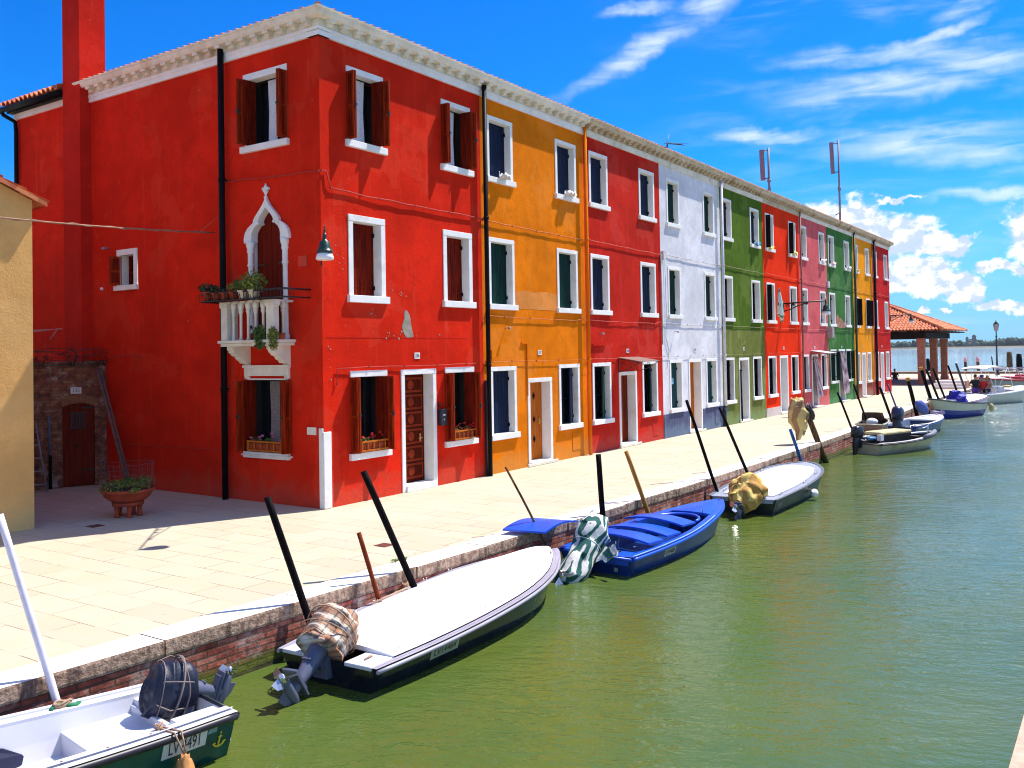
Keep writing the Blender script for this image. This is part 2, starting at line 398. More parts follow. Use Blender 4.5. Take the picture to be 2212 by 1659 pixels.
def recenter(o):
    """move the origin of a one-mesh thing to the middle of its base"""
    vs = [v.co for v in o.data.vertices]
    c = Vector(((min(v.x for v in vs)+max(v.x for v in vs))/2, (min(v.y for v in vs)+max(v.y for v in vs))/2, min(v.z for v in vs)))
    for v in o.data.vertices: v.co -= c
    o.location = o.location + c
    return o
def text(name, body, size, loc, X, Y, mat, parent=None, depth=0.0, local=False, sx=1.0):
    """letters lying in the plane spanned by X (reading direction) and Y (up)"""
    cu = bpy.data.curves.new(name, 'FONT'); cu.body = body; cu.size = size; cu.align_x = 'CENTER'; cu.align_y = 'CENTER'
    cu.extrude = depth; cu.materials.append(mat)
    o = bpy.data.objects.new(name, cu); COL.objects.link(o)
    X = Vector(X).normalized(); Y = Vector(Y); Y = (Y - X*Y.dot(X)).normalized(); Z = X.cross(Y)
    org = Vector((0, 0, 0)) if (local or parent is None) else ORG.get(parent.name, Vector((0, 0, 0)))
    Mx = Matrix((X*sx, Y, Z)).transposed().to_4x4(); Mx.translation = Vector(loc)-org
    bpy.context.view_layer.update()
    me = bpy.data.meshes.new_from_object(o.evaluated_get(bpy.context.evaluated_depsgraph_get()))
    bpy.data.objects.remove(o); o = bpy.data.objects.new(name, me); COL.objects.link(o)
    if parent is not None: o.parent = parent
    o.matrix_local = Mx
    return o
# ================================================================ ground, quay, water, far shore
QP = [(-14, -4.12), (-8, -4.22), (-5, -4.38), (-1, -4.52), (5, -4.68), (12, -4.74), (18, -4.68), (26, -4.42), (35, -4.05), (43.5, -3.75), (52, -3.85), (70, -3.9), (87, -3.9)]
def qy(x):
    for (a, b), (c, d) in zip(QP, QP[1:]):
        if a <= x <= c: return b + (d-b)*(x-a)/(c-a)
    return QP[0][1] if x < QP[0][0] else QP[-1][1]
def paving():
    m, t, bs = mat_new('paving_slabs'); P = objco(t, True)
    s = t.n('ShaderNodeSeparateXYZ', i_0=P)
    wob = t.math('MULTIPLY', t.math('SUBTRACT', t.noise(P, 0.7, 2, 0.5), 0.5), 0.05)
    v = t.n('ShaderNodeCombineXYZ', i_0=t.math('ADD', s.outputs[1], wob), i_1=t.math('ADD', t.math('MULTIPLY', s.outputs[0], 1.0), wob), i_2=0.0)
    def br(c1, c2, w_, h_, bias, off):
        b = t.n('ShaderNodeTexBrick', i_Vector=v.outputs[0], i_Color1=c1, i_Color2=c2, i_Mortar=(0.12, 0.09, 0.06), i_Scale=1.0, offset=off)
        b.inputs['Mortar Size'].default_value = 0.0065; b.inputs['Brick Width'].default_value = w_; b.inputs['Row Height'].default_value = h_
        b.inputs['Bias'].default_value = bias; b.inputs['Mortar Smooth'].default_value = 0.15
        return b
    b = br((0.465, 0.41, 0.305), (0.415, 0.31, 0.225), 0.98, 0.46, -0.55, 0.37)
    n = t.noise(P, 2.2, 6, 0.65); f = t.noise(P, 40, 3, 0.6); g = t.noise(P, 0.35, 3, 0.5)
    cc = t.mix(t.math('MULTIPLY', t.mr(n, 0.40, 0.75), 0.55), b.outputs[0], (0.50, 0.38, 0.23))
    cc = t.mix(t.math('MULTIPLY', t.mr(g, 0.4, 0.7), 0.35), cc, (0.52, 0.47, 0.37))
    cc = t.mix(t.math('MULTIPLY', t.mr(f, 0.5, 0.8), 0.25), cc, (0.34, 0.27, 0.18))
    sp = t.noise(t.mapv(P, (5, 5, 0)), 5.5, 2, 0.5)
    cc = t.mix(t.math('MULTIPLY', t.mr(sp, 0.70, 0.80), 0.6), cc, (0.24, 0.19, 0.13))
    # some joints are open and dark, others are filled and hardly show
    keep = t.mr(t.noise(t.mapv(P, (8, 1, 0)), 1.1, 3, 0.6), 0.49, 0.60)
    plainc = t.mix(g, (0.46, 0.40, 0.295), (0.435, 0.355, 0.26))
    jm = t.math('MULTIPLY', b.outputs[1], keep)
    cc = t.mix(jm, cc, plainc)
    t.put(bs.inputs['Base Color'], cc); bs.inputs['Roughness'].default_value = 0.85
    bump(t, bs, t.math('ADD', t.math('MULTIPLY', b.outputs[1], -1.0), t.math('MULTIPLY', n, 0.6)), 0.35, 0.01)
    return m
pav_mat = paving()
# pavement: one sheet from the kerb to well behind the houses
b = MB(); KW = 0.43
inner = [(x, y+KW-.01) for x, y in QP]
for (a, c) in zip(inner, inner[1:]):
    b.quad((a[0], a[1], 0), (c[0], c[1], 0), (c[0], 70, 0), (a[0], 70, 0))
b.quad((-60, -4.12+KW-.01, 0), (-14, -4.12+KW-.01, 0), (-14, 70, 0), (-60, 70, 0))
struct(b.build('pavement', pav_mat))
# kerb of long stone blocks: bleached top, rough weathered face
kerb_side = mat_new('kerb_face'); m_, t_, bs_ = kerb_side
P_ = objco(t_, True); n_ = t_.noise(P_, 17, 5, 0.65); k_ = t_.noise(t_.mapv(P_, scale=(3, 3, .6)), 2.0, 4, 0.6)
cc_ = t_.mix(t_.mr(n_, 0.38, 0.62), (0.25, 0.15, 0.10), (0.48, 0.33, 0.235))
cc_ = t_.mix(t_.math('MULTIPLY', t_.mr(k_, 0.5, 0.62), 0.8), cc_, (0.10, 0.055, 0.04))
t_.put(bs_.inputs['Base Color'], cc_); bs_.inputs['Roughness'].default_value = 0.95; bump(t_, bs_, n_, 1.0, 0.03)
kerb_side = m_
kerb_top = plain('kerb_top', (0.78, 0.75, 0.70), 0.8, 0.10, 2.5, 0.3, bmp=0.25, dirt=(0.70, 0.66, 0.58))
b = MB(); x = -14.0
while x < 86.5:
    L = random.uniform(1.5, 2.3) if x < 60 else 4.0
    x2 = min(x+L, 87)
    g_ = 0.006; dz = random.uniform(-.006, .008); e = random.uniform(-.008, .008)
    pts = [(x+g_, qy(x+g_)+e), (x2-g_, qy(x2-g_)+e), (x2-g_, qy(x2)+KW), (x+g_, qy(x)+KW)]
    zt = .012+dz
    top = [(p[0], p[1], zt) for p in pts]; bot = [(p[0], p[1], -.145) for p in pts]
    nseg = 9
    b.quad(*top, mi=0)
    # ragged upper arris: front face as a strip that is slightly uneven
    prev = None
    for i in range(nseg+1):
        f_ = i/nseg; px = pts[0][0]+(pts[1][0]-pts[0][0])*f_; py = pts[0][1]+(pts[1][1]-pts[0][1])*f_
        w_ = random.uniform(0, .014)
        cur = [(px, py, zt), (px, py-.004-w_*.3, zt-.018-w_), (px, py-.005, -.12), (px, py+.0, -.145)]
        if prev:
            for q in range(3): b.quad(prev[q+1], cur[q+1], cur[q], prev[q], mi=1)
        prev = cur
    b.quad(bot[0], top[0], top[3], bot[3], mi=1); b.quad(top[1], bot[1], bot[2], top[2], mi=1)
    x = x2
struct(b.build('kerb', [kerb_top, kerb_side]))
# quay wall
b = MB()
rows = [-.14, -.34, -.5, -.64, -1.6]
xs = [-14 + i*.5 for i in range(int(101/.5)+1)]
vs = []; fs = []
for x in xs:
    for j, z in enumerate(rows):
        vs.append((x, qy(x) + .012 + .012*noise.noise(Vector((x*.8, z*5, 0))) - (.03 if j == 4 else 0), z))
n_r = len(rows)
for i in range(len(xs)-1):
    for j in range(n_r-1):
        fs.append((i*n_r+j, i*n_r+j+1, (i+1)*n_r+j+1, (i+1)*n_r+j))
b.add(vs, fs, 0, False)
b.quad((87, qy(87)+.03, -.02), (87, qy(87)+.03, -1.6), (87, 70, -1.6), (87, 70, -.02))
o = b.build('quay_wall', brick_quay); tag(o, 'old brick quay wall under the pale kerb, green with algae along the water', 'quay wall')
# opposite bank, whose near corner shows bottom right
b = MB()
bankm = plain('pink_bank_stone', (0.62, 0.36, 0.27), 0.9, 0.22, 5, 0.2, bmp=0.6, dirt=(0.45, 0.27, 0.19))
b.box(-16, 60, -14.5, -11.62, -1.6, .0)
o = b.build('opposite_bank', bankm); struct(o)
# water
def water():
    m, t, bs = mat_new('canal_water'); P = objco(t, True)
    Pr = t.mapv(P, rot=(0, 0, R(-22)))
    v1 = t.mapv(Pr, scale=(2.0, 0.9, 1))
    v2 = t.mapv(Pr, rot=(0, 0, R(14)), scale=(2.1, 0.8, 1))
    a = t.noise(v1, 0.9, 2, 0.5, 0.4); c = t.noise(v2, 3.4, 3, 0.6, 0.5); d = t.noise(t.mapv(Pr, scale=(2.0, 1, 1)), 9.0, 2, 0.5, 0.6)
    calm = t.mr(t.noise(P, 0.16, 2, 0.5), 0.35, 0.65, 0.45, 1.0)
    h = t.math('ADD', t.math('MULTIPLY', a, 0.050), t.math('MULTIPLY', c, 0.034))
    h = t.math('MULTIPLY', t.math('ADD', h, t.math('MULTIPLY', d, 0.009)), calm)
    murk = t.noise(P, 0.35, 5, 0.6)
    cc = t.mix(t.mr(murk, 0.3, 0.7), (0.062, 0.104, 0.021), (0.086, 0.115, 0.018))
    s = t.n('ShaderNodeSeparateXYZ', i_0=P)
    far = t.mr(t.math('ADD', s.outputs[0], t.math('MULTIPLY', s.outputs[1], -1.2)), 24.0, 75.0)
    cc = t.mix(far, cc, (0.30, 0.38, 0.40)); h = t.math('MULTIPLY', h, t.math('MULTIPLY_ADD', far, 7.0, 1.0))  # pale far colour paints the whitish sun glitter into the water
    t.put(bs.inputs['Base Color'], cc); bs.inputs['Roughness'].default_value = 0.05; bs.inputs['IOR'].default_value = 1.40
    b_ = t.n('ShaderNodeBump', i_Strength=1.0, i_Distance=1.0, i_Height=h); t.put(bs.inputs['Normal'], b_)
    return m
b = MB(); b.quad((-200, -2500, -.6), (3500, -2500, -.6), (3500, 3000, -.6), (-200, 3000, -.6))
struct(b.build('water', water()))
# lagoon island with woods, about a kilometre away
isl = plain('mud_bank', (0.16, 0.15, 0.10), 0.95, 0.3, 0.05)
b = MB(); ring = []
for i in range(61):
    a = R(-25 + i*1.0); r1 = 985 + 25*noise.noise(Vector((i*.3, 0, 0)))
    ring.append(((-12+r1*math.cos(a), -12+r1*math.sin(a)), (-12+1400*math.cos(a), -12+1400*math.sin(a))))
for (p, q), (p2, q2) in zip(ring, ring[1:]):
    b.quad((*p, -.7), (*p2, -.7), (*[p2[0]*1.006, p2[1]*1.006], .9), (*[p[0]*1.006, p[1]*1.006], .9))
    b.quad((*[p[0]*1.006, p[1]*1.006], .9), (*[p2[0]*1.006, p2[1]*1.006], .9), (*q2, 1.6), (*q, 1.6))
struct(b.build('island', isl))
far_leaf = plain('far_foliage', (0.035, 0.075, 0.045), 0.9, 0.5, 0.12)
b = MB(); random.seed(11)
for i in range(1500):
    a = R(random.uniform(-22, 30)); r1 = random.uniform(1003, 1040)
    prof = 6.3 + 2.6*noise.noise(Vector((math.degrees(a)*1.6, 0, 0))) + 2.2*noise.noise(Vector((math.degrees(a)*5, 3, 0)))
    if 3.5 < math.degrees(a) < 6.6: prof += 2.5*math.exp(-((math.degrees(a)-4.9)/.9)**2)
    hh = max(2.5, prof*random.uniform(.55, 1.0)); rd = random.uniform(1.8, 4.2)
    b.ell((-12+r1*math.cos(a), -12+r1*math.sin(a), hh-rd*.8+.6), (rd, rd, rd*random.uniform(.7, 1.1)), 7, 5)
    b.leaves((-12+r1*math.cos(a), -12+r1*math.sin(a), hh-rd*.6+.6), (rd*1.15, rd*1.15, rd*1.05), 10, 1.0)
o = b.build('far_wood', far_leaf); o['kind'] = 'stuff'; o['label'] = 'dark line of trees on the far shore of the lagoon'; o['category'] = 'woodland'
tower_m = plain('far_tower_wall', (0.16, 0.13, 0.14), 0.9, 0.2, 0.1)
for nm, azd, wd, hh, lab in (('distant_tower', 7.62, 3.2, 12.5, 'narrower of the two distant towers above the far wood'), ('distant_tower', 7.27, 4.6, 15.0, 'wider and taller of the two distant towers above the far wood')):
    a = R(azd); c = Vector((-12+1000*math.cos(a), -12+1000*math.sin(a), 0))
    t = thing(nm, lab, 'tower', tuple(c), a); hh *= .72; wd *= .8
    q = MB(); q.box(-2, 2, -wd/2, wd/2, 0, hh); q.box(-2.15, 2.15, -wd/2-.15, wd/2+.15, hh, hh+.4); q.build('wall', tower_m, t, local=True)
    q = MB(); q.lathe([(wd*.55, 0), (wd*.05, 1.6)], (0, 0, hh+.4), 8); q.build('roof', tower_m, t, local=True)
    q = MB(); [q.box(-2.05, -2.0, -wd*.3, -wd*.1, z, z+1) for z in (hh-3, hh-6)]; q.build('window', glass_dark, t, local=True)
# ================================================================ the row of houses
HX = [0, 5.05, 9.86, 14.75, 19.90, 24.60, 29.50, 34.05, 39.20, 43.70, 48.15]
WTOP = 8.80       # underside of the frieze
D = 0.19          # depth of the window reveals
def wall_face(mb, O, U, Wd, H, holes, mi=0):
    """front of a wall in the plane O + U*s + z, with rectangular holes (s0,s1,z0,z1)"""
    O, U = Vector(O), Vector(U)
    xs = sorted({0.0, Wd} | {h[0] for h in holes} | {h[1] for h in holes})
    zs = sorted({0.0, H} | {h[2] for h in holes} | {h[3] for h in holes})
    for i in range(len(xs)-1):
        for j in range(len(zs)-1):
            cx, cz = (xs[i]+xs[i+1])/2, (zs[j]+zs[j+1])/2
            if any(h[0] < cx < h[1] and h[2] < cz < h[3] for h in holes): continue
            p = [O+U*xs[i]+Vector((0, 0, zs[j])), O+U*xs[i+1]+Vector((0, 0, zs[j])), O+U*xs[i+1]+Vector((0, 0, zs[j+1])), O+U*xs[i]+Vector((0, 0, zs[j+1]))]
            mb.quad(*p, mi=mi)
class Plane:
    """wall frame: s along the wall, d outward, z up"""
    def __init__(s, O, U, N): s.O, s.U, s.N = Vector(O), Vector(U), Vector(N)
    def p(s, a, d, z): return s.O + s.U*a + s.N*d + Vector((0, 0, z))
    def box(s, mb, a0, a1, d0, d1, z0, z1, mi=0):
        c = s.p((a0+a1)/2, (d0+d1)/2, (z0+z1)/2)
        mb.obox(c, s.U*(a1-a0)/2, s.N*(d1-d0)/2, Vector((0, 0, (z1-z0)/2)), mi)
    def leaf(s, mb, a, d, ang, w, z0, z1, th=.035, mi=0, planks=True):
        """shutter leaf hinged at (a,d); ang measured from the wall plane direction U toward N"""
        dr = s.U*math.cos(ang) + s.N*math.sin(ang); nn = -s.U*math.sin(ang) + s.N*math.cos(ang)
        o = s.p(a, d, 0); zc = Vector((0, 0, (z0+z1)/2)); hz = Vector((0, 0, (z1-z0)/2))
        if planks:
            k = 3; pw = w/k
            for i in range(k):
                mb.obox(o+dr*(pw*(i+.5))+zc, dr*(pw/2-.004), nn*(th/2-.004), hz, mi)
            mb.obox(o+dr*w/2+zc, dr*(w/2-.002), nn*(th/2-.010), hz-Vector((0, 0, .004)), mi)
            for zz in (z0+(z1-z0)*.14, z0+(z1-z0)*.86):
                mb.obox(o+dr*w*.45+Vector((0, 0, zz)), dr*w*.44, nn*(th/2+.006), Vector((0, 0, .02)), mi)
        else:
            hw = .045
            mb.obox(o+dr*w/2+zc, dr*(w/2-.01), nn*(th/2-.010), hz-Vector((0, 0, .01)), mi)
            for q in (hw/2, w-hw/2): mb.obox(o+dr*q+zc, dr*hw/2, nn*th/2, hz, mi+1)
            for zz in (z0+hw/2, z1-hw/2, z0+(z1-z0)*.48): mb.obox(o+dr*w/2+Vector((0, 0, zz)), dr*(w/2-hw), nn*(th/2-.002), Vector((0, 0, hw/2)), mi+1)
def window(par, PL, a0, a1, z0, z1, kind='closed', smat=None, sill=.13, fr=.105, fmat=None, side_frame=True, shutter2=None, curtain=None, depth=None, cmat=None):
    """a0..a1, z0..z1 = outer size of the stone surround, the sill hangs at the bottom. Returns the hole."""
    fmat = fmat or white_stone; d = depth or D
    i0, i1, iz0, iz1 = a0+fr, a1-fr, z0+sill, z1-fr
    m = MB()
    PL.box(m, a0, a1, -d, .022, iz1, z1)                       # lintel
    if side_frame:
        PL.box(m, a0, i0, -d, .018, iz0, iz1); PL.box(m, i1, a1, -d, .018, iz0, iz1)
    else:
        PL.box(m, a0+.01, i0, -d, -.006, iz0, iz1); PL.box(m, i1, a1-.01, -d, -.006, iz0, iz1)
    w_ = m.build('window', fmat, par, bevel=.006)
    m = MB(); PL.box(m, a0-.045, a1+.06, -d, .075, z0, iz0); m.build('sill', fmat, w_, bevel=.008)
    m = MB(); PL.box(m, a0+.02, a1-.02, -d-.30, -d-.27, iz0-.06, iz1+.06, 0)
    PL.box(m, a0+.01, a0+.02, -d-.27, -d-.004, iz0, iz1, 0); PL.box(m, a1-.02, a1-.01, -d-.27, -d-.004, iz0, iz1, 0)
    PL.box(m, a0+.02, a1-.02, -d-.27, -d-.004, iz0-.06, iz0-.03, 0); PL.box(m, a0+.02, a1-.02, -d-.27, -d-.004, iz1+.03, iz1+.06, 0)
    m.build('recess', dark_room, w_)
    if kind == 'brown':
        m = MB(); PL.box(m, i0-.01, i1+.01, -d-.16, -d-.15, iz0, iz1, 0); m.build('pane', glass_dark, w_)
    if kind in ('open', 'half', 'leaves'):
        m = MB(); PL.box(m, i0-.01, i1+.01, -d-.06, -d-.052, iz0, iz1, 0); m.build('pane', glass_dark, w_)
        m = MB(); mid = (i0+i1)/2
        for q0, q1 in ((i0-.01, i0+.045), (mid-.03, mid+.03), (i1-.045, i1+.01)): PL.box(m, q0, q1, -d-.05, -d-.015, iz0, iz1)
        for zz in (iz0+.03, iz1-.03, iz0+(iz1-iz0)*.45): PL.box(m, i0+.045, i1-.045, -d-.048, -d-.018, zz-.022, zz+.022)
        m.build('casement', smat if kind != 'half' else blue_black, w_)
    if curtain:
        m = MB(); n = 22; c0, c1 = curtain
        vs = []
        for i in range(n+1):
            f = i/n; a = i0+(i1-i0)*(c0+(c1-c0)*f)
            for zz in (iz0+.02, (iz0+iz1)/2, iz1-.03):
                pinch = 1.0 if zz != (iz0+iz1)/2 else .9
                vs.append(PL.p(i0+(i1-i0)*c0+(a-i0-(i1-i0)*c0)*pinch, -d+.012+.008*math.sin(i*1.9), zz))
        fs = [(i*3+j, (i+1)*3+j, (i+1)*3+j+1, i*3+j+1) for i in range(n) for j in range(2)]
        m.add(vs, fs, 0, True); m.build('curtain', cmat or lace, w_)
    if kind == 'closed':
        mid = (i0+i1)/2; g = .004
        for (q, ww) in ((i0+.004, mid-i0-g), (mid+g, i1-mid-g-.004)):
            m = MB(); PL.leaf(m, q, -d+.012, 0, ww, iz0+.012, iz1-.006, .04); m.build('shutter', smat, w_)
        for zz in (iz0+.18, iz1-.2): m = MB(); PL.box(m, i1-.05, i1-.004, -d+.034, -d+.06, zz-.04, zz+.04); m.build('hinge', black_paint, w_)
    elif kind == 'half':       # left side open on the dark room, right leaf standing half shut
        ww = (i1-i0)/2-.01
        m = MB(); PL.leaf(m, i1-.01, -d+.02, R(180-22), ww, iz0+.012, iz1-.006, .04); m.build('shutter', smat, w_)
        for zz in (iz0+.18, iz1-.2): m = MB(); PL.box(m, i1-.05, i1-.004, -d+.034, -d+.06, zz-.04, zz+.04); m.build('hinge', black_paint, w_)
    elif kind == 'brown':      # wooden bifold shutters opened outward
        ww = (i1-i0)*.5
        lf, rt, sg = i0-.07, i1-.03, 1
        m = MB(); PL.leaf(m, lf, .012, R(90), .20, iz0+.01, iz1-.006, .035, 0, False); m.build('shutter', [smat, brown_edge], w_)
        m = MB(); PL.leaf(m, lf-.042*sg, .012, R(90), .19, iz0+.01, iz1-.006, .032, 0, False); m.build('shutter', [smat, brown_edge], w_)
        m = MB(); PL.leaf(m, rt, -d+.03, R(90), d+.11, iz0+.01, iz1-.006, .035, 0, True); m.build('shutter', [smat, brown_edge], w_)
        m = MB(); PL.leaf(m, rt+.030*sg, .13, R(90-10*sg), .14, iz0+.01, iz1-.006, .035, 0, False); m.build('shutter', [smat, brown_edge], w_)
        zc_ = (iz0+iz1)/2; m = MB(); PL.box(m, rt+.03*sg-.02, rt+.03*sg+.02, .25, .30, zc_-.05, zc_+.03); PL.box(m, lf-.022, lf+.022, .20, .23, zc_-.02, zc_+.02); m.build('latch', iron, w_)
    elif kind == 'leaves':     # dark leaves standing straight out from the wall
        ww = .26
        for (a, ang) in ((i0-.02, 90), (i1+.02, 90)):
            if shutter2 == 'right' and a < i1: continue
            if shutter2 == 'left' and a > i1: continue
            m = MB(); PL.leaf(m, a, -.05, R(ang), ww, iz0+.01, iz1-.006, .04); m.build('shutter', smat, w_)
    return w_
def door(par, PL, a0, a1, z1, mat, kind='plain', fr=.105, fmat=None, step=.12, d=.26):
    fmat = fmat or white_stone
    m = MB()
    PL.box(m, a0, a1, -d, .024, z1-fr, z1); PL.box(m, a0, a0+fr, -d, .020, 0, z1-fr); PL.box(m, a1-fr, a1, -d, .020, 0, z1-fr)
    PL.box(m, a0+fr, a1-fr, -d, .05, .0, step)
    f = m.build('door_frame', fmat, par, bevel=.006)
    m = MB(); i0, i1 = a0+fr, a1-fr; zz0, zz1 = step, z1-fr
    PL.box(m, i0-.01, i1+.01, -d-.01, -d+.045, zz0, zz1)
    if kind == 'panel':
        k = 6; hh = (zz1-zz0-.1)/k
        for q in range(k):
            z0 = zz0+.06+q*hh
            for (e, dd) in ((.0, .062), (.045, .074)):
                for cs in (0, 1):
                    s0 = i0+.07+e; s1 = (i0+i1)/2+.0-e*.0
                s1 = i1-.07-e
                PL.box(m, s0, s1, -d+.045, -d+dd, z0+.02+e, z0+hh-.03-e, 1 if e == 0 else 0)
            c = PL.p((i0+i1)/2, -d+.074, z0+hh/2)
            m.ell(c, (.10, .10, .10) if False else (abs(PL.U.x)*.10+abs(PL.N.x)*.02, abs(PL.U.y)*.10+abs(PL.N.y)*.02, .10), 12, 6, 1)
    elif kind == 'plank':
        n = 7; pw = (i1-i0)/n
        for q in range(n): PL.box(m, i0+pw*q+.004, i0+pw*(q+1)-.004, -d+.045, -d+.055, zz0+.02, zz1-.01)
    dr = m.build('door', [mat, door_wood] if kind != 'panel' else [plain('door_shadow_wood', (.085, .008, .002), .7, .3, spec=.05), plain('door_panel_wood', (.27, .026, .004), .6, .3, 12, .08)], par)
    if kind == 'panel' or kind == 'plank':
        m = MB(); c = PL.p(i1-.16, -d+.09, 1.05)
        PL.box(m, i1-.18, i1-.14, -d+.05, -d+.075, .98, 1.14); m.tube([c, c+PL.N*.05, c+PL.N*.05-PL.U*.12], .010, 6); m.build('handle', plain_brass, dr)
    return f
plain_brass = plain('brass', (0.70, 0.46, 0.16), 0.3, 0.1, metal=0.9)
num_black = plain('number_black', (0.02, 0.02, 0.025), 0.6, 0.1)
def cornice(par, PL, a0, a1, mat, mat2, lcap=0.0, rcap=0.0, sp=.34):
    m = MB()
    PL.box(m, a0-lcap*.055, a1+rcap*.055, -.25, .050, WTOP, 8.90, 0)
    PL.box(m, a0-lcap*.07, a1+rcap*.07, -.25, .066, 8.90, 8.965, 0)
    m.build('frieze', mat, par)
    m = MB()
    PL.box(m, a0-lcap*.06, a1+rcap*.06, -.25, .055, 8.965, 9.10, 0)
    k = int((a1-a0)/sp); sp_ = (a1-a0)/k
    for i in range(k):
        c = a0+sp_*(i+.5)
        PL.box(m, c-.075, c+.075, .055, .215, 9.045, 9.105, 0)
        PL.box(m, c-.060, c+.060, .055, .15, 8.985, 9.045, 0)
    m.build('dentil_course', mat2, par)
    # crown moulding (swept profile)
    m = MB(); prof = [(.055, 9.105), (.225, 9.105), (.235, 9.12), (.245, 9.13), (.262, 9.16), (.272, 9.20), (.295, 9.215), (.300, 9.245), (-.2, 9.25)]
    A = [PL.p(a0-lcap*p[0], p[0], p[1]) for p in prof]; B = [PL.p(a1+rcap*p[0], p[0], p[1]) for p in prof]
    n = len(prof)
    m.add(A+B, [(i, i+1, n+i+1, n+i) for i in range(n-1)], 0)
    if not lcap: m.add(A, [tuple(range(n))], 0)
    if not rcap: m.add(B, [tuple(range(n))[::-1]], 0)
    return m.build('cornice', mat2, par)
def tile_slope(mb, O, U, Vv, L, dep, lc=0.0, rc=0.0, per=.205, amp=.035, rowl=.42):
    """barrel tiles: O eave start, U along the eave, Vv up the slope (both unit), lc/rc = hip cut per metre up"""
    O, U, Vv = map(Vector, (O, U, Vv)); Nn = U.cross(Vv).normalized()
    if Nn.z < 0: Nn = -Nn
    n = int(L/per); pp = 6; rows = int(dep/rowl)
    for r in range(rows):
        v0, v1 = r*rowl, min(dep, (r+1)*rowl+.03)
        lo = lc*(v0+rowl*.8) if lc else 0; hi = L-rc*(v0+rowl*.8)
        vs = []; cols = []
        for i in range(n*pp+1):
            s = i*per/pp
            if s < lo-1e-6 or s > hi+1e-6: continue
            t = (i % pp)/pp*2*math.pi; h = amp*math.cos(t)
            jit = .012*math.sin(s*37+r*5)
            vs.append(O+U*s+Vv*(v0-.02+jit*(r == 0))+Nn*(h+.022+.012)); vs.append(O+U*s+Vv*v1+Nn*(h+.0))
            cols.append(i)
        k = len(cols)
        mb.add(vs, [(2*i, 2*i+2, 2*i+3, 2*i+1) for i in range(k-1)], 0, True)
        # thickness at the lower lip
        vs2 = []
        for i in range(k): p = vs[2*i]; vs2 += [p, p-Nn*.03]
        mb.add(vs2, [(2*i, 2*i+1, 2*i+3, 2*i+2) for i in range(k-1)], 0, False)
def cable(par, PL, pts, r=.011, mat=None, wob=.012, name='wall_cable', step=.35):
    P = []
    for (a, z), (a2, z2) in zip(pts, pts[1:]):
        k = max(1, int(math.hypot(a2-a, z2-z)/step))
        for i in range(k): f = i/k; P.append(PL.p(a+(a2-a)*f, .03+random.uniform(0, .012), z+(z2-z)*f+random.uniform(-wob, wob)))
    P.append(PL.p(pts[-1][0], .03, pts[-1][1]))
    m = MB(); m.tube(P, r, 6)
    for i in range(0, len(P), 3): m.obox(P[i]+Vector((0, 0, .0)), PL.U*.012, PL.N*.018, Vector((0, 0, .022)))
    return m.build(name, mat, par)
def pipe(par, PL, a, z0, z1, r, mat, offset=.07, name='downpipe', joints=(2.6, 5.9), kick=None):
    if kick: z1 = 9.03; kick = None; offset = .075+r
    m = MB(); pts = [PL.p(a, offset, z0), PL.p(a, offset, z1)]
    if kick: pts += [PL.p(a, kick[0], z1+.12), PL.p(a, kick[0], kick[1])]
    m.tube(pts, r, 10)
    for j in joints:
        if z0 < j < z1: m.tube([PL.p(a, offset, j-.035), PL.p(a, offset, j+.035)], r*1.22, 10); PL.box(m, a-.012, a+.012, -.01, offset, j-.01, j+.01)
    return m.build(name, mat, par)
FR = Plane((0, 0, 0), (1, 0, 0), (0, -1, 0))     # the canal front
SD = Plane((0, 0, 0), (0, 1, 0), (-1, 0, 0))     # flank of the corner house
T0, T1, M0, M1, G0, G1 = 6.85, 8.43, 3.85, 5.55, .78, 2.50
nbl = {}
